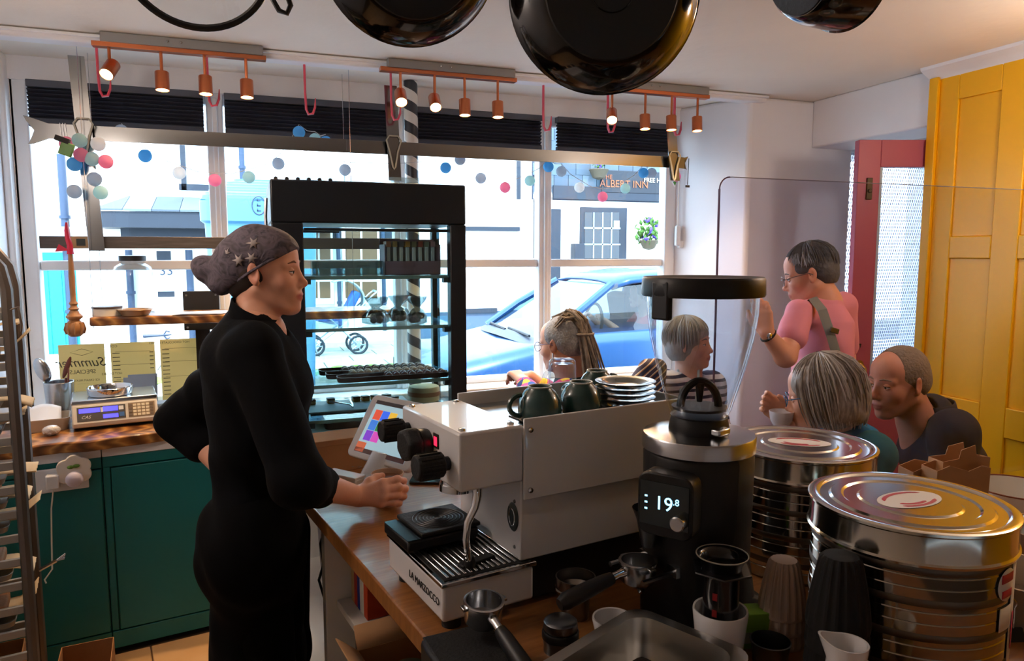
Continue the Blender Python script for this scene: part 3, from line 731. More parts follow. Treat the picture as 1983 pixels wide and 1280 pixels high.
# striped pole
def stripe_mat():
    m = bpy.data.materials.new('barber_stripe'); m.use_nodes = True; nt = m.node_tree; b = nt.nodes['Principled BSDF']; b.inputs['Roughness'].default_value = .4
    tc = nt.nodes.new('ShaderNodeTexCoord'); sx = nt.nodes.new('ShaderNodeSeparateXYZ'); nt.links.new(tc.outputs['Object'], sx.inputs[0])
    at = nt.nodes.new('ShaderNodeMath'); at.operation = 'ARCTAN2'; nt.links.new(sx.outputs[1], at.inputs[0]); nt.links.new(sx.outputs[0], at.inputs[1])
    k = nt.nodes.new('ShaderNodeMath'); k.operation = 'MULTIPLY'; k.inputs[1].default_value = 1/(2*math.pi); nt.links.new(at.outputs[0], k.inputs[0])
    k2 = nt.nodes.new('ShaderNodeMath'); k2.operation = 'MULTIPLY_ADD'; k2.inputs[1].default_value = 1/.105; nt.links.new(sx.outputs[2], k2.inputs[0]); nt.links.new(k.outputs[0], k2.inputs[2])
    fr_ = nt.nodes.new('ShaderNodeMath'); fr_.operation = 'FRACT'; nt.links.new(k2.outputs[0], fr_.inputs[0])
    g = nt.nodes.new('ShaderNodeMath'); g.operation = 'GREATER_THAN'; g.inputs[1].default_value = .5; nt.links.new(fr_.outputs[0], g.inputs[0])
    mx = nt.nodes.new('ShaderNodeMix'); mx.data_type = 'RGBA'; mx.inputs['A'].default_value = (*lin('2e3036'), 1); mx.inputs['B'].default_value = (*lin('dcd9d2'), 1)
    nt.links.new(g.outputs[0], mx.inputs['Factor']); nt.links.new(mx.outputs['Result'], b.inputs['Base Color']); return m
pp = at_y(804, 320, 3.52)
o = MB().lathe([(0, 0), (.034, 0), (.034, ZC-ZS-.005), (0, ZC-ZS-.005)], 28).build('striped_pole', stripe_mat()); o.location = (pp.x, 3.60, ZS+.002)
tag(o, 'black and white spiral striped pole standing behind the display cabinet', 'pole')

# garland of small cotton-ball lights
BC = {'b': 'ball_blue', 'p': 'ball_pink', 'g': 'ball_grey', 'm': 'ball_mint', 'w': 'ball_white'}
for k_, c_ in (('b', '7cc4ea'), ('p', 'f4a6c0'), ('g', 'c8d2dc'), ('m', 'c4e2e2'), ('w', 'f0f2f2')): paper_mat(BC[k_], c_, .65)
balls = [(235, 254, 'g'), (281, 302, 'b'), (347, 335, 'w'), (416, 349, 'p'), (482, 343, 'm'), (539, 317, 'g'), (579, 256, 'b'), (610, 270, 'm'), (631, 275, 'b'), (591, 281, 'w'), (668, 329, 'g'),
         (863, 325, 'b'), (891, 309, 'g'), (931, 345, 'g'), (978, 363, 'p'), (1026, 350, 'm'), (1062, 323, 'b'), (1087, 332, 'g'), (1122, 363, 'w'), (1167, 381, 'p'), (1211, 365, 'm'), (1246, 335, 'b'), (1262, 335, 'g'), (1317, 322, 'w'), (1309, 342, 'p'),
         (129, 278, 'p'), (157, 300, 'p'), (144, 318, 'b'), (178, 308, 'm'), (190, 279, 'w'), (205, 313, 'p'), (144, 371, 'g'), (195, 373, 'm'), (183, 347, 'g'), (154, 272, 'm')]
DG = 3.50
c = at_y(700, 300, DG); ga = T('ball_garland', 'garland of pastel cotton-ball fairy lights strung across the window', 'garland', (c.x, DG, c.z))
bm0 = MB(); bm0.sphere((0, 0, 0), .028, 18, 12)
protos = {}
for (px, py, k_) in balls:
    p = at_y(px, py, DG if px > 215 else DG-.19-.012*(px % 3))-Vector((c.x, DG, c.z))
    if k_ not in protos:
        protos[k_] = MB().sphere((0, 0, 0), .0275, 18, 12).build('ball', MATS[BC[k_]], ga); o = protos[k_]
    else: o = copy_part(protos[k_], ga)
    o.location = p
wr = MB(); seq = [b_ for b_ in balls[:25]]; pts = []
for i, (px, py, _) in enumerate(seq):
    p = at_y(px, py-15, DG)-Vector((c.x, DG, c.z)); pts.append(p)
    if i < len(seq)-1:
        q = at_y(seq[i+1][0], seq[i+1][1]-15, DG)-Vector((c.x, DG, c.z)); pts.append((p+q)/2-Vector((0, 0, .012)))
wr.tube(pts, .0016, 5); wr.build('string', mat('string', 'c8ccd0', .7), ga)
# battery pack, gift tag on cord
p = at_y(129, 289, DG-.28); bt = T('battery_box', 'small green battery box hanging among the pastel balls', 'battery box', p, 0)
MB().box((0, 0, 0), (.045, .02, .05), R=Matrix.Rotation(.35, 4, 'Y')).build('case', mat('case_green', '4d7a30', .4), bt, bevel=.003)
MB().box((-.012, 0, .035), (.05, .024, .02), R=Matrix.Rotation(.35, 4, 'Y')).build('cap', ink_black, bt, bevel=.002)
p = at_y(1332, 336, DB-.02); o = T('tassel_tag', 'tiny black tag dangling on a cord at the rail end', 'tag', (p.x, DB-.02, p.z-.08))
MB().tube([(0, 0, .02), (.004, 0, .16)], .002, 5).build('cord', ink_black, o); MB().box((0, 0, .012), (.024, .006, .012)).build('tag', ink_black, o)
p = at_y(1307, 352, DG); o = T('gift_tag', 'little green and white folded tag under the pink ball', 'tag', p)
MB().prism([(-.02, 0), (.018, .012), (0, -.03)], -.001, .001, M_xz).build('card', white_paper, o); MB().prism([(-.014, 0), (.012, .006), (0, -.022)], .001, .0015, M_xz).build('print', mat('tag_green', '4fae58', .6), o)

# hung wooden shelf
s0, s1 = at_y(180, 620, 3.42), at_y(765, 632, 3.42); zsf = s0.z
sh = T('hanging_shelf', 'oak plank shelf hung on wires in front of the window', 'shelf', (s0.x, 3.42, zsf))
L = s1.x-s0.x
mb = MB(); mb.prism([(0, -.075), (L, -.09), (L, .2), (.03, .2), (-.02, .1)], -.02, .018); mb.build('plank', wood_slab, sh, bevel=.008)
for x in (.012, L-.2):
    for y in (-.06, .16):
        MB().tube([(x, y, -.03), (x, y, ZC-zsf)], .0013, 5).build('wire', steel, sh)
# wall plate behind the shelf
p0, p1 = at_y(357, 640, 3.66), at_y(424, 563, 3.66)
wp = T('mounting_plate', 'black square metal plate with four bolts behind the hanging shelf', 'plate', (p0.x, 3.66, p0.z))
W_, H_ = p1.x-p0.x, p1.z-p0.z
MB().box2((0, -.004, 0), (W_, .004, H_)).build('plate', mat('plate_black', '17181a', .5), wp, bevel=.003)
for x in (.1, .9):
    for z in (.08, .9): MB().cyl((W_*x, -.004, H_*z), (W_*x, -.01, H_*z), .005, n=10).build('bolt', chrome, wp)
MB().box2((W_*.3, .004, -.2), (W_*.7, .02, H_)).build('support', mat('plate_black', '17181a', .5), wp)
# on the shelf
def shelf_pt(px, dy=0): p = at_y(px, 605, 3.42+dy); return (p.x, 3.42+dy, zsf+.0185)
r = T('tin_box', 'shallow cream box with dark lid on the hanging shelf', 'box', shelf_pt(208, .0))
MB().lathe([(0, 0), (.056, 0), (.056, .03), (0, .03)], 24).build('body', mat('box_cream', 'e4dcc8', .6), r); MB().lathe([(0, .03), (.058, .03), (.058, .038), (0, .04)], 24).build('lid', mat('box_lid', '4a3b32', .5), r)
r = T('pie_dish', 'small round metal pie dish on the hanging shelf', 'dish', shelf_pt(262, -.03))
MB().lathe([(0, 0), (.05, 0), (.066, .024), (.07, .024), (.068, .027), (.062, .024), (.049, .004), (0, .004)], 28).build('dish', mat('dish_brown', '9a7a58', .35, metal=.4), r); MB().lathe([(0, .02), (.06, .021)], 24).build('filling', mat('pie_fill', '5a3b22', .7), r)
r = T('paper_stack', 'loose white papers lying on the hanging shelf', 'paper', shelf_pt(385, -.02))
for k in range(3): MB().box((.01*k, .004*k, .001+.0016*k), (.2, .12, .001), rz=.08*k).build('sheet', white_paper, r)
r = T('glass_jar', 'large clear glass jar with black lid on the hanging shelf', 'jar', shelf_pt(262, .115))
MB().lathe([(.0, .002), (.078, .002), (.082, .015), (.082, .17), (.072, .2), (.05, .215), (.05, .232), (.046, .232), (.046, .214), (.069, .197), (.079, .168), (.079, .016), (0, .006)], 32).build('jar', clear_glass, r)
MB().lathe([(0, .226), (.054, .226), (.054, .248), (0, .25)], 28).build('lid', black_plastic, r)
# turned spindle with ribbon
p = at_y(140, 550, 3.37); zb_ = at_y(143, 652, 3.37).z
sp = T('turned_spindle', 'carved wooden spindle hanging from a red ribbon', 'spindle', (p.x, 3.37, zb_))
prof = [(0, 0), (.018, .001), (.03, .012), (.036, .03), (.034, .05), (.022, .064), (.018, .068), (.03, .078), (.031, .084), (.02, .096), (.018, .102), (.014, .108), (.021, .114), (.014, .12), (.012, .128), (.017, .136), (.011, .146), (.0105, .18), (.012, .24), (.0085, .33), (.007, .36), (0, .362)]
MB().lathe(prof, 20).build('spindle', wood_turned, sp)
gr = MB()
for k in range(9):
    t = k/9*2*math.pi; gr.tube([(.031*math.cos(t), .031*math.sin(t), .012), (.038*math.cos(t), .038*math.sin(t), .03), (.03*math.cos(t), .03*math.sin(t), .058)], .004, 5)
gr.build('fluting', wood_turned, sp)
rbm = mat('ribbon_red', 'd42e4c', .45)
rbn = MB(); rbn.tube([(0, 0, .335), (.0, 0, .37), (-.006, 0, .40), (-.008, 0, .43), (-.007, 0, .462)], [.013, .011, .01, .009, .004], 8); rbn.add([(0, -.012, .35), (-.05, -.016, .345), (-.035, -.016, .375)], [(0, 1, 2)]); rbn.build('ribbon', rbm, sp)
MB().tube([(-.007, 0, .455), (-.007, .03, .47), (-.004, .041, 1.62-zb_+.027), (-.004, .06, 1.62-zb_+.027)], .0015, 4).build('thread', white_matte, sp)

# window fittings on the reveal
p = at_y(1312, 460, DWIN-.06); wf = T('window_stay', 'white cord lock fitting on the reveal beside the window', 'fitting', (p.x, DWIN-.06, p.z-.08))
MB().box((0, 0, .09), (.03, .03, .12)).build('body', white_gloss, wf, bevel=.008); MB().box((.02, 0, .04), (.03, .03, .045)).build('clip', white_gloss, wf, bevel=.006)
MB().tube([(.0, 0, .15), (.0, 0, .55)], .004, 6).build('cord', white_matte, wf)
# ------------------------------------------------------------------ teal cabinets and oak slab under the window, in the counter's own frame
ZT_ = .88; BF = 3.14
r_ = ray(200, 940); seam = to_fc(EYE+r_*(BF/r_.dot(Vector((-math.sin(CR), math.cos(CR), 0))))).x
cabs = [(-.79, seam), (seam, seam+.72), (seam+.72, 1.30)]
CL = ['dark teal cupboard unit with wall socket beside the bakery rack', 'dark teal cupboard unit under the weighing scale', 'dark teal cupboard unit under the window behind the worker']
for (a0, a1), lb in zip(cabs, CL):
    r = T('base_cabinet', lb, 'cabinet', fc((a0+a1)/2, BF, 0), CR, 'teal cupboards under the window')
    hw = (a1-a0)/2-.0015
    dep = .30
    MB().box2((-hw, .02, .09), (hw, dep, .80)).build('body', teal_paint, r)
    MB().box2((-hw, .0, .02), (hw, dep, .09)).build('plinth', teal_paint, r, bevel=.003)
    MB().box2((-hw+.028, -.002, .095), (hw-.003, .02, .752)).build('door', teal_paint, r, bevel=.003)
    MB().box2((-hw, .002, .757), (hw, .021, .80)).build('top_rail', teal_paint, r, bevel=.002)
    MB().box2((-hw, .002, .095), (-hw+.024, .021, .756)).build('stile', teal_paint, r, bevel=.002)
    MB().box2((-hw, -.004, .80), (hw, dep, .838)).build('white_rail', white_paint, r, bevel=.003)
# oak slab top
corner = []
sl = T('slab_worktop', 'live-edge walnut slab worktop under the window', 'worktop', fc(-.75, BF, .838), CR)
front = [(-.03+i*.09, -.035+.012*math.sin(i*1.3)+.008*math.sin(i*2.9)) for i in range(22)]
front = [p for p in front if p[0] < 1.8]
back = [(x, to_fc(Vector((fc(-.75+x, 3).x, DWIN-.17, 0))).y) for x, _ in front]
def backb(x):  # b so that world y = DWIN-.165
    a = -.75+x; return (DWIN-.165-a*math.sin(CR))/math.cos(CR)-BF
poly = front+[(x, backb(x)) for x, _ in front[::-1]]
MB().prism(poly, .0, .042).build('slab', wood_slab, sl, bevel=.006)
ZK = .8805
def on_slab(px, py): return at_z(px, py, ZK)
# socket, plug, flower night light, cable
p = at_z(110, 930, .7); pf = None
def on_front(px, py, out=.0):
    r_ = ray(px, py); n = Vector((-math.sin(CR), math.cos(CR), 0)); t = (BF-out)/(r_.dot(n)); return EYE+r_*t
s0 = on_front(80, 948); s1 = on_front(160, 905)
ctr = on_front(121, 927, .002); sk = T('wall_socket', 'white double socket with plug and flower night light on the teal cupboard', 'socket', ctr, CR)
MB().box2((-.085, -.012, -.045), (.085, -.001, .045)).build('plate', white_gloss, sk, bevel=.004)
MB().box2((-.052, -.05, -.025), (-.008, -.012, .03)).build('plug', white_gloss, sk, bevel=.006)
flw = MB(); pts = []
for i in range(48):
    t = i/48*2*math.pi; rr = .052+.009*abs(math.sin(3*t)); pts.append((rr*math.cos(t), rr*math.sin(t)))
flw.prism(pts, .03, .045, Matrix.Translation((.04, 0, .035)) @ Matrix.Rotation(math.pi/2, 4, 'X')); flw.build('night_light', mat('flower_white', 'e6dccf', .5), sk, bevel=.003)
lf = MB(); lf.sphere((.03, -.047, .052), (.012, .003, .007)); lf.sphere((.048, -.047, .054), (.012, .003, .007)); lf.build('leaf_print', mat('leaf_print', '5f8a3a', .6), sk)
MB().sphere((.04, -.05, .005), (.03, .02, .03)).build('shade', mat('shade_lilac', 'd8cfe0', .4), sk)
MB().tube([(-.03, -.03, -.03), (-.04, -.03, -.1), (-.045, -.03, -.2), (-.05, -.035, -.33), (-.075, -.05, -.36), (-.07, -.06, -.37)], .003, 6).build('cable', white_matte, sk)

# menus taped inside the glass, printed side to the street
MN = [((112, 668), (209, 790), 'Summer', 'cream summer specials menu taped to the window glass'), ((213, 664), (305, 778), 'Coffee', 'middle cream coffee menu taped to the window glass'), ((309, 657), (401, 772), 'Choc', 'rightmost cream hot chocolate menu taped to the window glass')]
MIR = Matrix.Rotation(math.pi/2, 3, 'X')
for (p0, p1, kind, lb) in MN:
    a, b = at_y(p0[0], p0[1], DWIN-.045), at_y(p1[0], p1[1], DWIN-.045)
    W_ = b.x-a.x; H_ = a.z-ZS-.003
    r = T('menu_sheet', lb, 'menu', ((a.x+b.x)/2, DWIN-.045, ZS+.002), 0, 'menus in the window')
    MB().box2((-W_/2, -.0006, 0), (W_/2, .0006, H_)).build('sheet', cream_paper, r)
    def tx(body, size, x, z, sh=0): text('lettering', body, size, ink, r, (x, -.0012, z), MIR, .0003, mirror=True, shear=sh)
    if kind == 'Summer':
        tx('Summer', .058, 0, H_*.72, .35); tx('SPECIALS', .026, 0, H_*.58)
        tx('ICE CREAM MILKSHAKE', .0125, 0, H_*.45); tx('ICE CREAM & COFFEE CHOCOLATE', .0125, 0, H_*.27)
        dm = MB(); dm.tube([(-.045, -.001, H_*.88), (0, -.001, H_*.93), (.045, -.001, H_*.88), (0, -.001, H_*.83)], .001, 4, closed=True); dm.build('emblem', ink, r)
        for z in (.40, .22): tx('- - - - - - - -', .01, 0, H_*z)
    elif kind == 'Coffee':
        tx('COFFEE', .016, -.09, H_*.95); tx('HOT DRINKS', .014, -.09, H_*.53)
    else:
        tx('HOT CHOCOLATE DRINKS', .014, -.055, H_*.95)
    if kind != 'Summer':
        ru = MB()
        for z in (.86, .66, .43): ru.box((0, -.001, H_*z), (W_*.8, .0006, .0012))
        for k in range(12):
            z = .84-.062*k
            if kind == 'Coffee' and abs(z-.53) < .04: continue
            ru.box((W_*.42, -.001, H_*z), (.016, .0006, .0035)); ru.box((-W_*.38, -.001, H_*z), (.03, .0006, .0035))
        ru.build('print_lines', ink, r)

# weighing scale
pl = on_slab(226, 822); b_ = to_fc(pl).y; sc_a = to_fc(on_slab(226, 826)).x
scale = T('weighing_scale', 'white electronic shop scale with blue displays on the slab worktop', 'scale', fc(sc_a, to_fc(on_slab(226, 828)).y, ZK), CR)
W_ = .305; body = mat('scale_body', 'cfc8ba', .5)
def wedge(m_): 
    prof = [(-.0, .012), (-.005, .03), (.03, .098), (.26, .098), (.26, .012)]
    m_.rings([[(x, y, z) for y, z in prof] for x in (-W_/2, W_/2)]); return m_
wedge(MB()).build('body', body, scale, bevel=.005)
MB().box2((-W_/2+.008, .02, 0), (W_/2-.008, .25, .014)).build('base', ink_black, scale)
MB().box2((-W_/2-.002, .035, .098), (W_/2+.002, .265, .116)).build('platform', steel, scale, bevel=.004)
fN = math.atan2(.068, .035)  # slope of the front
Fm = Matrix.Translation((0, .0125, .064)) @ Matrix.Rotation(fN, 4, 'X')
def panel(name, x0, x1, v0, v1, h, m_, par=scale):
    mb = MB(Fm); mb.box2((x0, v0, 0), (x1, v1, h)); return mb.build(name, m_, par)
pd = panel('display_panel', -.135, .035, -.03, .028, .0015, mat('scale_grey', '4a4642', .5))
lcd = mat('lcd_blue', '2a2ae0', .3, emit='3a35e8', estr=.45)
panel('display', -.128, -.055, .004, .022, .0025, lcd, pd); panel('display', -.045, .008, .004, .024, .0025, lcd, pd); panel('display', -.045, .008, -.024, -.008, .0025, lcd, pd)
panel('label_chip', -.053, -.045, .002, .022, .003, white_matte, pd); panel('label_chip', .011, .028, .006, .022, .003, white_matte, pd); panel('label_chip', .012, .03, -.022, -.004, .003, mat('chip_blue', '3a68a0', .5), pd)
t_ = text('lettering', 'CAS', .018, white_matte, pd, (0, 0, 0), (0, 0, 0), .0004, shear=.3); t_.matrix_basis = Fm @ Matrix.Translation((-.105, -.014, .002))
kp = panel('keypad', .045, .142, -.03, .03, .0015, mat('keypad', '8a7458', .6))
km = mat('key_cream', 'd8ccb0', .6); km2 = mat('key_dark', '6a5a4c', .6)
for i in range(6):
    for j in range(4):
        x = .053+.0155*i; v = .02-.0135*j
        panel('key', x-.006, x+.006, v-.0048, v+.0048, .003, km2 if i in (0, 5) else km, kp)
cp = T('steel_pan', 'shallow round steel pan on the scale platform', 'pan', fc(sc_a-.015, to_fc(on_slab(226, 828)).y+.13, ZK+.117), CR)
MB().lathe([(0, 0), (.078, 0), (.082, .004), (.085, .03), (.087, .031), (.085, .033), (.083, .03), (.08, .005), (0, .003)], 36).build('dish', chrome, cp)
# utensil pot
q = on_slab(112, 812); up = T('utensil_pot', 'brushed steel utensil pot on the slab worktop', 'pot', (q.x, q.y+.06, ZK))
MB().lathe([(0, 0), (.05, 0), (.057, .15), (.059, .15), (.057, .153), (.054, .15), (.048, .004), (0, .003)], 32).build('pot', steel, up)
UT = [('serving_scoop', 'large steel serving scoop leaning in the utensil pot', (-.03, .0), (-.055, -.01), 'scoop', steel), ('wooden_spatula', 'dark wooden spatula leaning in the utensil pot', (.01, .01), (.035, .0), 'spatula', mat('spatula_wood', '6b3a30', .6)),
      ('thin_knife', 'thin brown-handled knife standing in the utensil pot', (.035, 0), (.04, 0), 'knife', mat('knife_wood', '8a5648', .6))]
for nm, lb, bo, tp, ct, m_ in UT:
    r = T(nm, lb, ct, (q.x+bo[0]*.6, q.y+.06+bo[1]*.6, ZK+.008)); dx, dy = tp[0]-bo[0]*.6, tp[1]
    Z1 = .225 if ct != 'knife' else .20
    MB().tube([(0, 0, 0), (dx*.7, dy*.7, Z1*.7)], .005, 6).build('shaft', m_, r)
    if ct == 'scoop': MB().sphere((dx, dy, Z1*.88), (.028, .012, .055), 14, 10, Matrix.Rotation(-.35, 3, 'Y')).build('head', steel, r)
    elif ct == 'spatula': MB().sphere((dx*.9, dy, Z1*.9), (.01, .005, .05), 10, 8, Matrix.Rotation(.35, 3, 'Y')).build('head', m_, r)
    else: MB().tube([(dx*.7, dy*.7, Z1*.7), (dx, dy, Z1)], [.005, .003], 6).build('tip', m_, r)
# white tray with papers, wrapped bundle
q = on_slab(80, 837); tr = T('enamel_tray', 'deep white enamel tray at the end of the slab worktop', 'tray', (q.x, q.y+.07, ZK), CR)
tm = mat('tray_beige', 'b9a58c', .5)
def tray(mb, w2, d2, h, t=.004, fl=.012):
    for z, k in ((0, 0),): pass
    o_ = [rrect(2*(w2), 2*(d2), .02, 4), rrect(2*(w2+fl), 2*(d2+fl), .024, 4), rrect(2*(w2+fl-t), 2*(d2+fl-t), .022, 4), rrect(2*(w2-t), 2*(d2-t), .018, 4)]
    zs = [0, h, h, t]
    mb.rings([[(x, y, z) for x, y in r_] for r_, z in zip(o_, zs)]); return mb
tray(MB(), .075, .07, .05).build('tray', tm, tr)
r = T('paper_pad', 'curled white paper sheets lying in the enamel tray', 'paper', (q.x-.005, q.y+.07, ZK+.0065), CR)
MB().grid(lambda u, v: ((u-.5)*.12, (v-.5)*.1, .006+.06*v**1.5+.018*math.sin(u*3.1)), 8, 8).build('sheet', white_paper, r, solid=.001)
MB().grid(lambda u, v: ((u-.5)*.115, (v-.5)*.098, .001+.05*v**1.5+.016*math.sin(u*3.1)), 8, 8).build('sheet', white_paper, r, solid=.001)
q = on_slab(97, 846); r = T('wrapped_bundle', 'small cling-wrapped bundle beside the enamel tray', 'bundle', (q.x, q.y+.025, ZK), CR)
mb = MB(); mb.sphere((0, 0, .02), (.032, .022, .02), 12, 8)
for k in range(7): t = k*.9; mb.tube([(0, 0, .02), (.03*math.cos(t), .02*math.sin(t), .02+.012*math.sin(k))], [.012, .006], 6)
mb.build('wrap', mat('cling', 'c8c4c0', .25, metal=.3, bump=.6, bscale=60), r)
# papers behind the scale and dark pebble
q = on_slab(296, 790); r = T('leaflet_stack', 'stack of pale leaflets beside the scale', 'leaflets', (q.x+.02, q.y-.02, ZK), CR)
for k in range(7): MB().box((.004*(k % 3), .003*(k % 2), .002+.0042*k), (.11, .08, .003), rz=.12*((k*5) % 4-1.5)).build('leaflet', white_paper, r)
q = at_y(272, 752, 3.66); r = T('leaning_cards', 'blue-grey cards leaning on the menu behind the scale', 'cards', (q.x, 3.63, ZK))
for k in range(2): MB().box((.0+.012*k, .0+.012*k, .07), (.13-.01*k, .003, .14+.02*k), R=Matrix.Rotation(-.2, 4, 'X')).build('card', mat('card_grey', '9aa8bc', .6), r)
q = on_slab(322, 818); r = T('paperweight', 'smooth dark grey stone on the slab worktop', 'stone', (q.x+.01, q.y+.03, ZK))
MB().sphere((0, 0, .018), (.035, .026, .019), 16, 10).build('stone', mat('pebble', '3a3c3a', .6, var=.2, vscale=30), r)

# ------------------------------------------------------------------ bakery rack at the left edge
hx, hy = .1325, .1217
RKC = Vector((-.65, 2.51, 0))-Matrix.Rotation(CR, 3, 'Z') @ Vector((hx, 0, 0))
rk = T('bakery_rack', 'tall steel bakery rack with tray runners at the left edge', 'rack', tuple(RKC), CR)
rs = mat('rack_steel', '6b625b', .42, metal=.7, var=.2, vscale=10); rs2 = mat('rack_runner', '93908c', .45, metal=.6)
for sy, zt2 in ((-1, 1.60), (1, 1.60)):
    y = sy*hy
    pts = [(hx, y, .06), (hx, y, zt2-.12), (hx-.01, y, zt2-.06), (hx-.04, y, zt2-.015), (hx-.09, y, zt2), (-hx+.09, y, zt2), (-hx+.04, y, zt2-.015), (-hx+.01, y, zt2-.06), (-hx, y, zt2-.12), (-hx, y, .06)]
    MB().tube(pts, .0155, 8).build('frame_loop', rs, rk)
zs_r = [.18+.072*k for k in range(18)]
ry = MB().box((0, 0, 0), (2*hx-.03, .012, .024)).build('runner', rs2, rk, bevel=.002, seg=1); first = True
for z in zs_r:
    for sy in (-1, 1):
        o = ry if first else copy_part(ry, rk); first = False; o.location = (0, sy*(hy-.012), z)
for x in (-hx, hx):
    MB().tube([(x, -hy, .1), (x, hy, .1)], .012, 8).build('crossbar', rs, rk)
    for y in (-hy, hy):
        MB().lathe([(0, -.03), (.03, -.03), (.03, .03), (0, .03)], 16, Matrix.Translation((x, y, .03)) @ Matrix.Rotation(math.pi/2, 4, 'X')).build('castor', dark_rubber, rk)
MB().tube([(hx, -hy-.01, 1.42), (hx+.025, -hy-.01, 1.43), (hx+.03, -hy-.01, 1.38), (hx+.028, -hy-.01, 1.36)], .004, 6).build('catch', rs, rk)
levels = {2: ('bakes', 'brown card carton'), 4: 0, 6: 0, 8: 0, 9: 0, 10: 0, 12: 0, 13: 0, 15: 0, 16: 0}
rl = {4: 'fifth lowest', 6: 'lower middle', 8: 'middle', 9: 'just above middle', 10: 'upper middle', 12: 'upper', 13: 'near the top', 15: 'second highest', 16: 'highest'}
tm2 = mat('sheet_alu', '8c8984', .4, metal=.7); prx = mat('bake_brown', '8a5a30', .7, var=.25, vscale=20, bump=.4, bscale=40)
for k in (4, 6, 8, 9, 10, 12, 13, 15, 16):
    z = zs_r[k]+.0125
    r = T('baking_sheet', 'thin aluminium baking sheet on the %s runner of the bakery rack' % rl[k], 'baking sheet', (rk.location.x, rk.location.y, z), CR, 'baking sheets in the rack')
    tray(MB(), hx-.045, hy-.035, .018, .003, .006).build('sheet', tm2, r)
    r2 = T('parchment_sheet', 'crumpled baking parchment on the %s sheet of the bakery rack' % rl[k], 'parchment', (rk.location.x, rk.location.y, z+.004), CR, 'parchment in the rack')
    ph = k*1.7; ov = .035 if k in (8, 10, 13, 15) else .012
    MB().grid(lambda u, v: (-hx+.05+u*(2*hx-.05+ov), -hy+.07+v*(2*hy-.12)+.03*(u**4)*math.sin(ph), .0215+(.018*(1+math.sin(7*u+ph))*.5+.012*math.sin(9*v+ph)**2+.03*math.cos(ph))*max(0, u-.78)/.22), 18, 6).build('sheet', parchment, r2, solid=.0012)
    if k in (4, 6, 9, 12):
        r3 = T('tray_bake', 'slab of brown tray bake on the %s sheet of the bakery rack' % rl[k], 'cake', (rk.location.x-.01, rk.location.y-.005, z+.0432), CR, 'bakes in the rack')
        for i in range(3): MB().box((-.055+.055*i, 0, 0), (.05, .12, .03)).build('square', prx, r3, bevel=.006)
r = T('card_carton', 'open brown card carton low in the bakery rack', 'carton', (rk.location.x, rk.location.y, zs_r[1]+.0125), CR)
mb = MB(); 
for d, c_ in (((.19, .16, .003), (0, 0, .0015)), ((.003, .16, .1), (.095, 0, .05)), ((.003, .16, .1), (-.095, 0, .05)), ((.19, .003, .1), (0, .08, .05)), ((.19, .003, .1), (0, -.08, .05))): mb.box(c_, d)
mb.build('carton', kraft, r)
q = at_z(95, 1268, .02); r = T('floor_carton', 'open brown card carton on the floor beside the bakery rack', 'carton', (-.565, 2.72, 0), .1)
mb = MB()
for d, c_ in (((.16, .2, .003), (0, 0, .0015)), ((.003, .2, .2), (.08, 0, .1)), ((.003, .2, .2), (-.08, 0, .1)), ((.16, .003, .2), (0, .1, .1)), ((.16, .003, .2), (0, -.1, .1))): mb.box(c_, d)
mb.build('carton', kraft, r)
r = T('hand_whisk', 'silver whisk end sticking out beside the bakery rack', 'whisk', tuple(at_d(76, 1104, 2.33)))
mb = MB(); mb.tube([(0, 0, 0), (.05, 0, .025)], .006, 6)
for k in range(4): mb.tube([(.045, 0, .022), (.075, -.006+.004*k, .03+.004*k)], .0025, 5)
mb.build('whisk', steel, r)
# ------------------------------------------------------------------ worktop that carries the cabinet and the machine
ZW = .90
wt = T('oak_counter', 'oak worktop counter running from the foreground to the display cabinet', 'counter', fc(.474, .3, 0), CR)
AL, AR = 0, 0
def cl(a, b): return (a-.474, b-.3)
def b_at(y, a): return (y-a*math.sin(CR))/math.cos(CR)
poly = [cl(.474, .25), cl(2.35, .25), cl(2.35, b_at(1.58, 2.35)), cl(1.25, b_at(1.58, 1.25)), cl(1.25, b_at(3.02, 1.25)), cl(.474, b_at(3.02, .474))]
MB().prism(poly, ZW-.042, ZW).build('top', wood_top, wt, bevel=.004)
under = mat('counter_panel', 'b8b4ac', .6); under_d = mat('counter_dark', '3a3836', .7)
MB().box2((.42, -.05, .0), (.44, 2.6, ZW-.043)).build('back_panel', under_d, wt)
for b in (.05, .78, 1.57, 2.55): MB().box2((.02, b, 0), (.42, b+.03, ZW-.043)).build('side_panel', white_matte, wt, bevel=.002)
MB().box2((.02, -.02, .33), (.42, 2.58, .35)).build('shelf', white_matte, wt, bevel=.002)
MB().box2((.05, 1.41, .62), (.42, 1.57, .64)).build('shelf', white_matte, wt, bevel=.002)
MB().box2((.05, 1.40, .35), (.42, 1.412, .64)).build('divider', under_d, wt, bevel=.002)
MB().box2((.5, 1.45, 0), (.74, 2.6, ZW-.043)).build('panel', under_d, wt)
MB().box2((.6, -.02, 0), (1.84, .0, ZW-.043)).build('panel', under_d, wt)

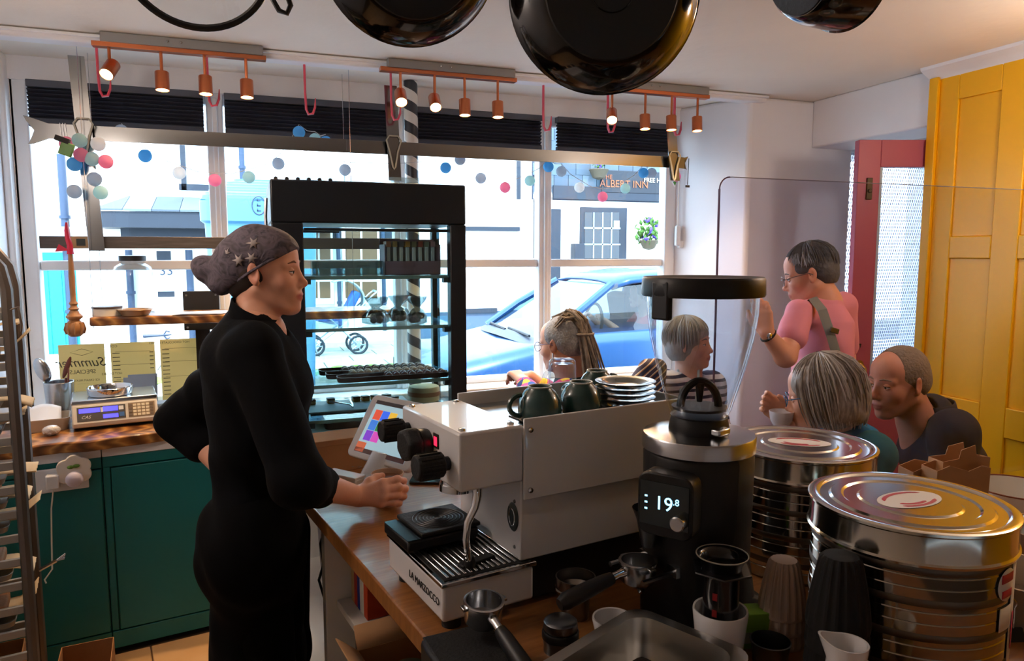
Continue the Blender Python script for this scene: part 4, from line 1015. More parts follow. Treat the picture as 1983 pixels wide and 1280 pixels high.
# things on the shelves below: books, cartons, cloth, jar, cables
def und(a, b, z): return fc(.474+a, .3+b, z)
BK = [('b8401f', .028, .20, 'orange-red book'), ('d9d4c6', .03, .2, 'cream book'), ('2c3fa0', .02, .21, 'blue book'), ('c0392b', .024, .21, 'red book'), ('c8a878', .022, .19, 'tan book')]
b = 1.417
for col, th, hh, nm in BK:
    r = T('book', nm+' standing on the shelf below the worktop', 'book', und(.085, b+th/2, .6405), CR, 'books below the worktop')
    MB().box2((0, -th/2, 0), (.15, th/2, hh)).build('cover', mat('book_'+col, col, .6), r, bevel=.002); MB().box2((.006, -th/2+.003, .004), (.1505, th/2-.003, hh-.004)).build('pages', white_matte, r)
    b += th+.002
r = T('cardboard_box', 'open cardboard box with raised flaps below the worktop', 'box', und(.165, 1.165, .3505) + Vector((0, 0, 0)), CR)
bw, bd, bh = .13, .18, .26
mb = MB()
for d, c_ in (((2*bw, 2*bd, .004), (0, 0, .002)), ((.004, 2*bd, bh), (-bw, 0, bh/2)), ((.004, 2*bd, bh), (bw, 0, bh/2)), ((2*bw, .004, bh), (0, bd, bh/2)), ((2*bw, .004, bh), (0, -bd, bh/2))): mb.box(c_, d)
mb.build('carton', kraft, r)
fl_ = MB(); fl_.add([(-bw, -bd, bh), (-bw, bd, bh), (-bw-.07, bd-.06, bh+.08), (-bw-.07, -bd+.03, bh+.07)], [(0, 1, 2, 3)]); fl_.build('flap', kraft_light, r, solid=.003)
fl_ = MB(); fl_.add([(-bw, bd, bh), (bw, bd, bh), (bw, bd+.03, bh+.055), (-bw, bd+.03, bh+.05)], [(0, 1, 2, 3)]); fl_.build('flap', kraft_light, r, solid=.003)
fl_ = MB(); fl_.add([(-bw, -bd, bh), (bw, -bd, bh), (bw, -bd-.06, bh+.05), (-bw, -bd-.05, bh+.05)], [(0, 1, 2, 3)]); fl_.build('flap', kraft_light, r, solid=.003)
r = T('storage_jar', 'glass jar with banded lid inside the cardboard box', 'jar', und(.13, 1.24, .356), CR)
MB().lathe([(0, 0), (.045, 0), (.047, .01), (.047, .19), (.04, .205), (.037, .205), (.043, .188), (.043, .012), (0, .006)], 24).build('jar', clear_glass, r)
for z in (.205, .225): MB().lathe([(.04, z), (.046, z+.002), (.046, z+.008), (.04, z+.01)], 24).build('lid_band', white_matte, r)
MB().lathe([(0, .202), (.041, .202), (.041, .238), (0, .24)], 24).build('lid', mat('jar_lid', '3a3f30', .5), r)
r = T('grey_cloth', 'grey cloth hanging from the worktop edge behind the worker', 'cloth', und(.085, 1.74, .47), CR)
MB().grid(lambda u, v: (.012*math.sin(9*u+2*v), (u-.5)*.2, v*.375), 14, 8).build('cloth', mat('cloth_grey', '8a8a8e', .9, bump=.2, bscale=90), r, solid=.004)
r = T('power_cable', 'tangle of black power cables below the worktop', 'cable', und(.04, 1.665, .56), CR)
mb = MB(); mb.tube([(.02, .0, .29), (-.0, .02, .2), (.0, -.03, .1), (.01, .03, .04), (.02, -.04, -.02), (.01, .0, -.09)], .004, 6); mb.tube([(.03, -.04, .29), (.005, -.02, .18), (.0, .05, .08), (.02, .0, -.03), (.04, .03, -.095)], .004, 6); mb.build('cable', ink_black, r)

# ------------------------------------------------------------------ upright display cabinet
CU0, CD0 = .085, 2.50; CWd, CDp, CHt = .66, .42, .92
dc = T('display_cabinet', 'black framed glass display cabinet with lit shelves on the counter', 'display cabinet', (CU0, CD0, ZW))
fr_ = navy_black
MB().box2((0, 0, CHt-.14), (CWd, CDp, CHt)).build('top_hood', fr_, dc, bevel=.006)
MB().box2((0, 0, 0), (CWd, CDp, .045)).build('base', fr_, dc, bevel=.004)
MB().box2((0, 0, .045), (.1, .05, CHt-.14)).build('post', fr_, dc, bevel=.004)
MB().box2((0, .05, .045), (.045, CDp, CHt-.14)).build('side_panel', fr_, dc, bevel=.003)
MB().box2((CWd-.058, 0, .045), (CWd, .05, CHt-.14)).build('post', fr_, dc, bevel=.004)
MB().box2((CWd-.03, CDp-.04, .045), (CWd, CDp, CHt-.14)).build('post', fr_, dc, bevel=.004)
MB().box2((.1, .018, .045), (CWd-.058, .024, CHt-.14)).build('front_pane', case_glass, dc)
MB().box2((.045, CDp-.02, .045), (CWd-.03, CDp-.014, CHt-.14)).build('rear_pane', case_glass, dc)
MB().box2((CWd-.02, .05, .045), (CWd-.014, CDp-.04, CHt-.14)).build('side_pane', case_glass, dc)
MB().tube([(-.012, .03, CHt-.06), (-.016, .03, CHt-.12), (-.012, .03, CHt-.26)], .006, 6).build('handle', steel, dc)
MB().box2((.09, .03, CHt), (CWd-.05, .3, CHt+.022)).build('top_tray', thin_glass('tray_clear', 'd8e4ea', 1, .05), dc)
for k in range(6): MB().sphere((.0+.02+.035*k, .03, CHt+.004), .007, 8, 6).build('stud', ink_black, dc)
tp = MB(); tp.box2((.105, .03, CHt-.165), (CWd-.06, .05, CHt-.155)); tp.tube([(.11, .2, CHt-.16), (.24, .2, CHt-.16)], .008, 6); tp.build('light_strip', black_plastic, dc)
SHZ = [.597, .418, .222, .10]
shm = thin_glass('shelf_glass', 'e2f0f0', 1.0, .03)
edge = mat('shelf_edge', '6f8f92', .2, coat=.5)
for z in SHZ:
    s_ = MB().box2((.05, .035, z-.004), (CWd-.035, CDp-.03, z+.004)).build('shelf', shm, dc)
    MB().box2((.1, .031, z-.007), (CWd-.06, .035, z+.005)).build('edge_strip', edge, s_)
    for x in (.1, CWd-.075): MB().box2((x, .03, z-.022), (x+.022, .06, z-.004)).build('bracket', mat('bracket_grey', '3c4a50', .5), s_)
MB().box2((.05, .03, .045), (CWd-.03, CDp-.03, .06)).build('floor_deck', mat('deck_white', 'd8e8ea', .3), dc)
def inc(px, py, z, dy):  # point on shelf height z, at depth CD0+dy, from the photo's column
    p = at_y(px, py, CD0+dy); return (p.x, CD0+dy, ZW+z+.0045)
# top shelf: chocolate bar box with coloured tabs, smoky tray
r = T('chocolate_bar_box', 'dark box of chocolate bars with coloured tabs on the top cabinet shelf', 'box', inc(800, 520, SHZ[0], .10))
W_ = .205
MB().box2((-W_/2, 0, 0), (W_/2, .004, .05)).build('front', mat('box_plum', '7a6474', .6), r); MB().box2((-W_/2, .1, 0), (W_/2, .104, .13)).build('back', mat('box_plum', '7a6474', .6), r); MB().box2((-W_/2, 0, 0), (W_/2, .104, .003)).build('bottom', mat('box_plum', '7a6474', .6), r)
for x in (-W_/2, W_/2-.003): MB().box2((x, .0, 0), (x+.003, .104, .11)).build('side', mat('box_plum', '7a6474', .6), r)
tabs = ['c08a60', 'b0a468', '5a6a78', 'c0a040', '8a9470', 'b06060', '8aa090', '9a7a80']
bar_m = mat('bar_foil', 'bcd0d8', .4)
for k in range(8):
    x = -W_/2+.018+.0235*k
    rb2 = T('chocolate_bar', 'wrapped chocolate bar, %s in the box on the top shelf' % ['leftmost', 'second', 'third', 'fourth', 'fifth', 'sixth', 'seventh', 'rightmost'][k], 'chocolate bar', (r.location.x+x, r.location.y+.02, r.location.z+.0035), 0, 'chocolate bars in the cabinet')
    MB().box2((-.0065, 0, 0), (.0065, .06, .098)).build('bar', bar_m, rb2, bevel=.002); MB().box2((-.0085, -.001, .098), (.0085, .061, .118)).build('tab', mat('tab_'+tabs[k], tabs[k], .6), rb2)
r = T('smoky_tray', 'long smoky acrylic tray on the top cabinet shelf', 'tray', inc(672, 525, SHZ[0], .16))
tray(MB(), .125, .05, .05, .003, .0).build('tray', thin_glass('smoke', 'c4d2d4', 1, .08), r)
# second shelf: cellophane bags
cello = thin_glass('cellophane', 'b9c0c2', 2.2, .10, .12)
BG = [(728, .13, 'leftmost twisted cellophane bag of truffles on the middle shelf'), (772, .2, 'middle twisted cellophane bag of truffles on the middle shelf'), (808, .1, 'rightmost twisted cellophane bag of truffles on the middle shelf')]
for i, (px, dy, lb) in enumerate(BG):
    r = T('sweet_bag', lb, 'bag', inc(px, 630, SHZ[1], dy), .5*i, 'cellophane bags in the cabinet')
    h = .05+.008*i
    def ring(z, rr, ph): return [(rr*(1+.16*math.sin(3*t+ph)+.08*math.sin(7*t+ph*2))*math.cos(t), rr*.8*(1+.12*math.sin(4*t+ph))*math.sin(t), z) for t in [q/22*6.2832 for q in range(22)]]
    MB().rings([ring(.001, .03, i), ring(.006, .043, i), ring(.03, .045, i+.4), ring(.05, .03, i+.9), ring(.06, .013, i), ring(.068, .02, i+1), ring(.085, .036, i+2), ring(.1, .042, i+2.6)], True, False).build('film', cello, r)
    tf = MB()
    for k in range(8): tf.sphere((random.uniform(-.022, .022), random.uniform(-.016, .016), .016+.014*(k % 2)), .0125, 8, 6)
    tf.build('truffles', mat('truffle_grey', '3c3430', .6), r)
# chocolate trays (three deep trays, filled to the right)
def choc_tray(px, py, z, dy, L, lb, n0, n1, rows=2, group='chocolate trays'):
    p = inc(px, py, z, dy); r = T('chocolate_tray', lb, 'tray', p, 0, group)
    mb = MB(); tray(mb, L/2, .033, .018, .003, .003); mb.build('tray', brown_tray, r)
    return r, p
cp_ = [mat('praline_dark', '2a1712', .35, bump=.2), mat('praline_pale', '8c6a58', .4, bump=.2), mat('praline_rose', '5a2a28', .35, bump=.2)]
CLB = ['rear', 'middle', 'front']; ORD = ['first', 'second', 'third', 'fourth', 'fifth', 'sixth', 'seventh', 'eighth', 'ninth', 'tenth', 'eleventh']
pral = [MB().lathe([(0, 0), (.0125, 0), (.014, .008), (.0115, .017), (.006, .021), (0, .022)], 10).build('praline', m_) for m_ in cp_]
PROTO_USED = [False]*3
for k, (px, dy, nn) in enumerate(((722, .27, 11), (738, .18, 11), (762, .09, 8))):
    L = .40; p = at_y(px, 712, CD0+dy)
    r = T('chocolate_tray', '%s brown tray of chocolates on the third cabinet shelf' % CLB[k], 'tray', (p.x, CD0+dy, ZW+SHZ[2]+.0045), 0, 'chocolate trays on the third shelf')
    tray(MB(), L/2, .036, .018, .003, .003).build('tray', brown_tray, r)
    for i in range(nn):
        for j in range(2):
            q = (p.x+L/2-.02-.0285*i, CD0+dy-.016+.032*j, ZW+SHZ[2]+.0085)
            o = pral[k] if not PROTO_USED[k] else pral[k].copy()
            if PROTO_USED[k]: C.objects.link(o)
            PROTO_USED[k] = True; o.location = q
            tag(o, '%s chocolate, %s from the right in the %s row of the %s tray' % (['dark round', 'pale patterned', 'reddish'][k], ORD[i], ['near', 'far'][j], CLB[k]), 'chocolate', ['dark chocolates', 'pale chocolates', 'reddish chocolates'][k]+' in the cabinet')
for k, (px, dy) in enumerate(((690, .30), (705, .20), (722, .10))):
    p = at_y(px, 830, CD0+dy)
    r = T('chocolate_tray', '%s empty brown tray on the cabinet floor' % CLB[k], 'tray', (p.x, CD0+dy, ZW+.061), 0, 'empty trays on the cabinet floor')
    tray(MB(), .17, .036, .022, .003, .003).build('tray', brown_tray, r)
p = at_y(681, 788, CD0+.2); r = T('truffle_cluster', 'small spiky chocolate cluster left in the rear tray', 'chocolate', (p.x, CD0+.30, ZW+.0655))
mb = MB(); mb.sphere((0, 0, .012), .014, 10, 8)
for k in range(9): t = k*.7; mb.sphere((.013*math.cos(t), .013*math.sin(t), .012+.008*(k % 3)), .006, 6, 5)
mb.build('cluster', choc, r)
# slate with brownies, tongs
p = at_y(690, 770, CD0+.22); r = T('slate_board', 'thin blue-grey slate board on the lowest cabinet shelf', 'board', (p.x, CD0+.24, ZW+SHZ[3]+.0045))
MB().box2((-.19, -.1, 0), (.2, .1, .006)).build('slate', mat('slate_board', '7c8ea2', .6, var=.15, vscale=10), r, bevel=.002)
brn = mat('blondie', 'a8864e', .7, var=.35, vscale=60, bump=.4, bscale=90)
BR = [(603, 'first'), (640, 'second'), (689, 'third'), (707, 'fourth'), (726, 'fifth'), (748, 'sixth'), (758, 'seventh')]
for k, (px, od) in enumerate(BR):
    p = at_y(px, 755, CD0+.29); o = T('brownie_square', '%s square of nutty brownie along the back of the slate' % od, 'brownie', (p.x, CD0+.29-(.05 if k == 6 else 0), ZW+SHZ[3]+.011), .1*k, 'brownies on the slate')
    MB().box2((-.014, -.014, 0), (.014, .014, .018)).build('crumb', brn, o, bevel=.003); MB().box2((-.0145, -.0145, .012), (.0145, .0145, .02)).build('topping', choc, o, bevel=.003)
p = at_y(668, 768, CD0+.2); r = T('serving_tongs', 'steel serving tongs with fork ends lying across the slate', 'tongs', (p.x, CD0+.20, ZW+SHZ[3]+.014), -.2)
mb = MB(); mb.tube([(.03, -.03, .0), (.02, -.01, .006), (-.05, .04, .01)], .003, 6); mb.tube([(.03, -.03, .0), (.028, 0, .006), (.012, .06, .014)], .003, 6)
for k in range(3): mb.tube([(-.02, .02, .008), (-.06, .036+.008*k, .011)], .0018, 5); mb.tube([(.02, .03, .01), (.006+.007*k, .075, .014)], .0018, 5)
mb.build('tongs', chrome, r)
p = at_y(835, 765, CD0+.25); r = T('cake_box', 'round pale wooden cake box standing behind the cabinet corner', 'box', (CU0+CWd-.10, CD0+.26, ZW+SHZ[3]+.0045))
MB().lathe([(0, 0), (.06, 0), (.062, .045), (.058, .055), (0, .057)], 28).build('box', mat('cake_pale', 'd8c4a0', .7), r); MB().lathe([(.063, .02), (.064, .021), (.064, .036), (.063, .037)], 28).build('ribbon', mat('cake_ribbon', 'a87858', .6), r)
# ------------------------------------------------------------------ espresso machine
def ka(px, b):  # a-coordinate seen in image column px at counter row b
    k = (px-CX)/F; return b*(.8669*k+.4985)/(.8669-.4985*k)
MA, MBb = .505, 1.125
em = T('espresso_machine', 'white single-group espresso machine with black knobs on the oak counter', 'coffee machine', fc(MA, MBb, ZW), CR)
machine_white = mat('machine_white', 'd4d4d6', .25, coat=.5)
YW_ = .275
MB().box2((0, 0, .022), (.19, YW_, .088)).build('drip_tray', machine_white, em, bevel=.006)
MB().box2((-.003, -.003, .088), (.195, YW_+.003, .097)).build('tray_rim', chrome, em, bevel=.002)
MB().box2((.006, .006, .0965), (.187, YW_-.006, .0985)).build('tray_floor', ink_black, em)
gb_ = MB().box((0, 0, 0), (.0055, YW_-.02, .004)).build('grate_bar', steel, em, bevel=.001, seg=1); first = True
for k in range(15):
    o = gb_ if first else copy_part(gb_, em); first = False; o.location = (.015+.0117*k, YW_/2, .1005)
for y in (.09, .185): MB().box((.097, y, .0995), (.175, .004, .003)).build('grate_cross', steel_dark, em)
MB().box2((.035, 0, .256), (.168, YW_, .364)).build('brew_head', machine_white, em, bevel=.005)
body = MB().box2((.165, .006, .10), (.56, YW_-.006, .345)).build('body', machine_white, em, bevel=.003)
MB().box2((.20, .02, .012), (.55, YW_-.02, .10)).build('base', ink_black, em, bevel=.004)
for y0, y1 in ((-.006, 0), (YW_, YW_+.006)):
    MB().box2((.165, y0, .222), (.56, y1, .377)).build('side_panel', machine_white, em, bevel=.002)
MB().box2((.555, 0, .222), (.561, YW_, .377)).build('back_panel', machine_white, em, bevel=.002)
# slotted cup warmer between the panels
cw_ = MB().box2((.19, .004, .344), (.556, YW_-.004, .350)).build('cup_warmer', steel, em)
sb = MB().box((0, 0, 0), (.003, .12, .003)).build('slot', ink_black, cw_, smooth=0); first = True
for k in range(20):
    o = sb if first else copy_part(sb, cw_); first = False; o.location = (.20+.0046*k if False else .21+.016*k, .07, .3505)
for x, y in ((.05, .02), (.05, YW_-.02), (.15, .02), (.15, YW_-.02)): MB().lathe([(.007, 0), (.006, .004), (0, .005)], 12, Matrix.Translation((x, y, .364))).build('screw', chrome, em)
for z in (.24, .355): MB().lathe([(.006, 0), (.005, .003), (0, .004)], 12, Matrix.Translation((.178, -.006, z)) @ Matrix.Rotation(math.pi/2, 4, 'X')).build('screw', chrome, em)
for z in (.21, .12): MB().lathe([(.004, 0), (.003, .002), (0, .003)], 10, Matrix.Translation((.165, .03, z)) @ Matrix.Rotation(-math.pi/2, 4, 'Y')).build('screw', steel_dark, em)
for y in (.03, YW_-.03):
    for x in (.03, .5): MB().cyl((x, y, 0), (x, y, .03), .018, n=16).build('foot', dark_rubber, em)
# oval badge on the column
bg_ = MB(); bg_.lathe([(0, 0), (.019, 0), (.021, .002), (.019, .004), (0, .004)], 28, Matrix.Translation((.166, .035, .178)) @ Matrix.Rotation(-math.pi/2, 4, 'Y') @ Matrix.Diagonal((1.35, 1, 1, 1))); bo = bg_.build('badge', mat('badge_dark', '3a4448', .4, metal=.5), em)
rn = MB(); rn.tube([(.1615, .035+.011*math.cos(t), .178+.017*math.sin(t)) for t in [i/24*6.2832 for i in range(24)]], .0012, 5, closed=True); rn.build('ring', steel, bo)
# lettering on the tray front, facing the worker
t_ = text('lettering', 'LA MARZOCCO', .02, ink_black, em, (0, 0, 0), (0, 0, 0), .0004); t_.matrix_basis = Matrix.Translation((-.0012, .085, .055)) @ Matrix.Rotation(-math.pi/2, 4, 'Z') @ Matrix.Rotation(math.pi/2, 4, 'X')
# knobs and paddle
def knob(y, z, r, L, name, x0=.035):
    pr_ = [(0, 0), (r*.8, 0), (r, .004), (r, .012)]
    n = 40; mb = MB(); prof = [(0, 0), (r*.55, 0), (r*.55, .012), (r*.96, .014), (r, .02), (r, L-.006), (r*.92, L), (0, L)]
    mb.lathe(prof, 12, Matrix.Translation((x0, y, z)) @ Matrix.Rotation(-math.pi/2, 4, 'Y')); ko = mb.build(name, dark_rubber, em, smooth=25, bevel=.002)
    rb3 = MB()
    for k in range(12): t = k/12*6.2832+.26; rb3.tube([(x0-.02, y+r*math.cos(t), z+r*math.sin(t)), (x0-L+.006, y+r*math.cos(t), z+r*math.sin(t))], .0016, 5)
    rb3.build('grip_rib', dark_rubber, ko)
    return ko
knob(.235, .325, .022, .062, 'steam_knob'); knob(.045, .30, .024, .066, 'water_knob')
pk = MB(); Mk = Matrix.Translation((.035, .140, .315)) @ Matrix.Rotation(-math.pi/2, 4, 'Y')
pk.lathe([(0, 0), (.028, 0), (.030, .006), (.030, .02), (.02, .026), (0, .026)], 24, Mk); pk.build('paddle_base', black_plastic, em)
pd_ = MB(); pd_.prism([(-.02, -.03), (.012, -.036), (.036, -.005), (.022, .034), (-.014, .036), (-.032, .008)], .02, .052, Mk); pd_.build('brew_paddle', dark_rubber, em, bevel=.008, seg=3)
pw_ = MB().box2((.033, .088, .315), (.036, .110, .343)).build('power_display', ink_black, em)
MB().box2((.0325, .093, .320), (.0335, .106, .337)).build('power_lamp', mat('red_lamp', '8a1020', .3, emit='d01830', estr=.5), pw_)
# brew group and steam wand
gp = MB(); gp.cyl((.10, .145, .225), (.10, .145, .258), .034, n=28); gp.cyl((.10, .145, .212), (.10, .145, .226), .037, n=28); gp.build('brew_group', chrome, em)
wy = .03
wd_ = MB(); wd_.tube([(.085, wy, .258), (.085, wy, .235), (.078, wy-.004, .215), (.062, wy-.006, .19), (.058, wy-.006, .16), (.064, wy-.004, .12), (.068, wy, .108)], [.011, .009, .0075, .007, .007, .0065, .007], 12); wd_.build('steam_wand', chrome, em)
MB().lathe([(0, 0), (.011, 0), (.012, .01), (.008, .02), (0, .02)], 16, Matrix.Translation((.068, wy, .1025))).build('wand_tip', black_plastic, em)
MB().box((.09, .045, .1045), (.075, .02, .004), rz=.2).build('wand_rest', ink_black, em, bevel=.001)
# scale block on the tray
es = T('brew_scale', 'black square coffee scale with ringed pad on the drip tray', 'scale', fc(MA+.07, MBb+.195, ZW+.103), CR+.03)
MB().box2((-.085, -.062, .004), (.07, .062, .026)).build('body', black_plastic, es, bevel=.004)
MB().box2((-.055, -.062, .027), (.075, .066, .036)).build('pad', dark_rubber, es, bevel=.003)
rg_ = MB()
for k in range(7): rr = .008+.0075*k; rg_.tube([(.01+rr*math.cos(t), .002+rr*math.sin(t), .0365) for t in [i/36*6.2832 for i in range(36)]], .0012, 4, closed=True)
rg_.build('pad_rings', mat('pad_ring', '23262a', .4), es)
MB().box2((-.0845, -.06, .026), (-.058, .06, .0275)).build('readout', mat('readout', '2c3c46', .2), es)
for x, y in ((-.07, -.05), (.06, -.05), (-.07, .05), (.06, .05)): MB().cyl((x, y, 0), (x, y, .005), .008, n=10).build('foot', dark_rubber, es)

# cups and saucers on the warmer
cup_green = mat('cup_green', '24423f', .22, coat=.5, var=.12, vscale=20); rim_tan = mat('cup_foot', '8c8f80', .4); sauc = mat('saucer_grey', '3f4846', .25, coat=.5)
zc_ = ZW+.3525
CUPS = [(1046, 1.195, 'dark green cup turned upside down, handle out, first on the machine', True), (1127, 1.195, 'dark green cup turned upside down beside the saucer stack', False), (1158, 1.295, 'dark green cup turned upside down behind the saucer stack', False)]
for px, b, lb, hnd in CUPS:
    r = T('coffee_cup', lb, 'cup', fc(ka(px, b), b, zc_), CR, 'green cups on the machine')
    rr = .0435 if hnd or b < 1.25 else .042
    MB().lathe([(rr*.95, 0), (rr, .003), (rr, .022), (rr*.93, .04), (rr*.72, .056), (rr*.56, .062), (rr*.54, .066), (rr*.48, .066), (rr*.46, .062), (0, .061)], 36).build('bowl', cup_green, r)
    MB().lathe([(rr*.56, .0645), (rr*.545, .0672), (rr*.49, .0672), (rr*.47, .0645)], 32).build('foot_ring', rim_tan, r)
    t0 = math.pi*.97 if hnd else (math.pi*.5 if b < 1.25 else 0)
    pts = [(rr*.93+.026*math.sin(t)*1.0, 0, .031-.021*math.cos(t)) for t in [i/10*math.pi for i in range(11)]]
    R_ = Matrix.Rotation(t0, 3, 'Z'); hb_ = MB(); hb_.tube([R_ @ Vector(p) for p in pts], .0052, 8); hb_.build('handle', cup_green, r)
gm_ = T('glass_mug', 'clear glass mug turned upside down on the machine', 'mug', fc(ka(1090, 1.362), 1.362, zc_), CR)
MB().lathe([(.033, 0), (.0335, .01), (.031, .07), (.03, .082), (.026, .087), (0, .088), (0, .078), (.024, .077), (.028, .07), (.0305, .01), (.031, 0)], 36).build('glass', clear_glass, gm_)
R_ = Matrix.Rotation(math.pi*1.03, 3, 'Z'); hb_ = MB(); hb_.tube([R_ @ Vector((.031+.024*math.sin(t), 0, .037-.028*math.cos(t))) for t in [i/10*math.pi for i in range(11)]], .0048, 8); hb_.build('handle', clear_glass, gm_)
for k in range(5):
    r = T('saucer', ['lowest', 'second', 'middle', 'fourth', 'topmost'][k]+' grey saucer in the stack on the espresso machine', 'saucer', fc(ka(1214, 1.196), 1.196, zc_+.0112*k), CR, 'saucers stacked on the machine')
    MB().lathe([(0, .0015), (.03, .0), (.033, .0), (.05, .007), (.0635, .0125), (.0645, .0138), (.062, .0142), (.048, .0098), (.034, .0045), (.03, .003), (0, .003)], 40).build('plate', sauc, r)

# ------------------------------------------------------------------ grinder
GA, GB = .947, .958
gd = T('coffee_grinder', 'tall black coffee grinder with clear hopper and lit display', 'coffee grinder', fc(GA, GB, ZW), CR)
gblk = mat('grinder_black', '0b0b0d', .5, var=.1, vscale=30)
def rr_ring(w_, d_, r_, z, ox=0): return [(x+ox, y, z) for x, y in rrect(w_, d_, r_, 6)]
MB().rings([rr_ring(.19, .17, .03, .0, .02), rr_ring(.19, .17, .03, .035, .02), rr_ring(.18, .165, .05, .05, .01), rr_ring(.19, .18, .08, .12, .0), rr_ring(.195, .195, .095, .2, 0), rr_ring(.2, .2, .1, .315, 0), rr_ring(.19, .19, .095, .325, 0)]).build('body', gblk, gd)
MB().lathe([(0, .322), (.098, .322), (.102, .326), (.102, .350), (.1, .353), (.06, .357), (0, .359)], 48).build('collar', steel, gd)
MB().lathe([(0, .355), (.054, .355), (.055, .36), (.053, .372), (.05, .383), (.052, .386), (0, .386)], 36).build('hopper_neck', black_plastic, gd)
MB().box((-.005, -.058, .367), (.035, .02, .012), rz=.2).build('neck_clip', steel, gd, bevel=.003)
hop = [(.050, .384), (.056, .398), (.066, .43), (.080, .48), (.092, .53), (.098, .575), (.099, .61)]
MB().lathe(hop+[(r_-.003, z) for r_, z in hop[::-1]], 48).build('hopper', thin_glass('hopper_clear', 'eef2f6', 1.5, .015), gd)
MB().lathe([(.0985, .606), (.107, .604), (.109, .608), (.108, .634), (.1055, .638), (.098, .637), (.09, .634), (0, .634), (0, .629), (.096, .629)], 48).build('lid', black_plastic, gd)
ang = math.pi*1.02
tb_ = MB(); tb_.box2((.094, -.02, .565), (.108, .02, .632), Matrix.Rotation(ang, 4, 'Z')); tb_.build('lid_tab', black_plastic, gd, bevel=.004)
gt = MB(); gt.tube([(.035*math.cos(t), 0, .398+.05*math.sin(t)) for t in [i/14*math.pi for i in range(15)]], .0075, 8); gt.tube([(0, 0, .445), (.0, 0, .41)], [.009, .005], 8)
gt.T = I4; Rg = Matrix.Rotation(-CR+(-YAW), 4, 'Z'); gt.v = [Rg @ p for p in gt.v]; gt.build('hopper_gate', black_plastic, gd)
MB().lathe([(0, .396), (.048, .397), (.05, .402), (.0, .401)], 32).build('gate_disc', mat('gate_dark', '2a2420', .5), gd)
# display turret on the front, turned towards the worker
DM = Matrix.Translation((-.098, -.045, .255)) @ Matrix.Rotation(.42, 4, 'Z')
mb = MB(DM); mb.prism(rrect(.11, .10, .02, 4), -.04, .0, Matrix.Rotation(-math.pi/2, 4, 'Y') @ Matrix.Rotation(0, 4, 'Z') @ Matrix.Diagonal((1, 1, -1, 1))); mb.build('display_housing', black_plastic, gd, bevel=.003)
mb = MB(DM); mb.box2((-.0425, -.044, -.036), (-.0405, .044, .04)); so = mb.build('screen', mat('screen_dark', '0c1a1e', .15, coat=.4), gd)
scr = mat('screen_text', '8fd0f0', .5, emit='7cc6f0', estr=.45)
for body_, sz, y, z in (('19', .034, .0, .004), ('.8', .016, -.022, .011)):
    t_ = text('digits', body_, sz, scr, so, (0, 0, 0), (0, 0, 0), .0003); t_.matrix_basis = DM @ Matrix.Translation((-.0432, y, z)) @ Matrix.Rotation(-math.pi/2, 4, 'Z') @ Matrix.Rotation(math.pi/2, 4, 'X')
ic = MB(DM)
for k in range(3): ic.box2((-.0432, .03, -.010+.011*k), (-.0428, .035, -.007+.011*k))
ic.build('icons', scr, so)
kn = MB(); kM = DM @ Matrix.Translation((-.042, -.03, -.02)); kn.lathe([(0, 0), (.013, 0), (.013, .016), (.011, .018), (0, .018)], 20, kM @ Matrix.Rotation(-math.pi/2, 4, 'Y')); kn.build('dial', steel, gd)
# spout, fork, drip plate
MB().lathe([(.012, 0), (.022, .05), (.03, .07)], 20, Matrix.Translation((-.115, 0, .16))).build('spout', steel_dark, gd)
fk = MB(); fk.tube([(-.08, -.0445, .122), (-.165, -.0445, .119)], .005, 8); fk.tube([(-.08, .0445, .122), (-.165, .0445, .119)], .005, 8); fk.box((-.085, 0, .122), (.016, .1, .02)); fk.build('fork', steel, gd)
MB().box2((-.15, -.035, .0), (-.09, .035, .012), ).build('drip_plate', steel_dark, gd, bevel=.004)
# portafilter resting in the grinder fork
def portafilter(name, lab, loc, rz, tilt=0):
    r = T(name, lab, 'portafilter', loc, rz, 'portafilters')
    Rt = Matrix.Rotation(tilt, 4, 'Y')
    MB(Rt).lathe([(.026, -.036), (.031, -.03), (.0325, 0), (.0345, .001), (.0345, .005), (.0315, .006), (.0295, .006), (.0285, -.026), (0, -.028)], 36).build('basket', steel, r)
    MB(Rt).box((.0, .035, .0), (.014, .012, .005)).build('lug', steel, r, bevel=.001); MB(Rt).box((.0, -.035, .0), (.014, .012, .005)).build('lug', steel, r, bevel=.001)
    n_ = MB(Rt); n_.tube([(.028, 0, -.01), (.045, 0, -.012), (.062, 0, -.015)], [.009, .007, .008], 12); n_.build('neck', chrome, r)
    h_ = MB(Rt); h_.tube([(.058, 0, -.0145), (.075, 0, -.017), (.12, 0, -.025), (.155, 0, -.032), (.168, 0, -.035)], [.0105, .0125, .0145, .015, .010], 14); h_.build('handle', black_plastic, r)
    s_ = MB(Rt); s_.tube([(.0, 0, -.034), (0, 0, -.042), (-.0, .012, -.05)], .006, 8); s_.build('spout', chrome, r)
    return r
portafilter('portafilter', 'steel portafilter hanging in the fork of the grinder', fc(GA-.138, GB, ZW+.133), math.atan2((-RGT*.85-Vector((math.sin(YAW), math.cos(YAW), 0))*.5).y, (-RGT*.85-Vector((math.sin(YAW), math.cos(YAW), 0))*.5).x))
p = at_z(945, 1195, ZW+.05); mc = at_z(812, 1232, ZW+.046); mt = T('tamping_block', 'low black rubber tamping block at the front of the counter', 'tamping mat', (mc.x, mc.y, ZW), CR-.08)
MB().box2((0, -.15, 0), (.125, 0, .042)).build('block', black_plastic, mt, bevel=.008); MB().box2((.004, -.146, .042), (.121, -.004, .046)).build('pad', dark_rubber, mt, bevel=.003)
p = at_d(937, 1168, 1.198); portafilter('portafilter', 'empty steel portafilter lying on the black tamping block', (p.x, p.y, p.z), CR-math.pi*.50, .12)
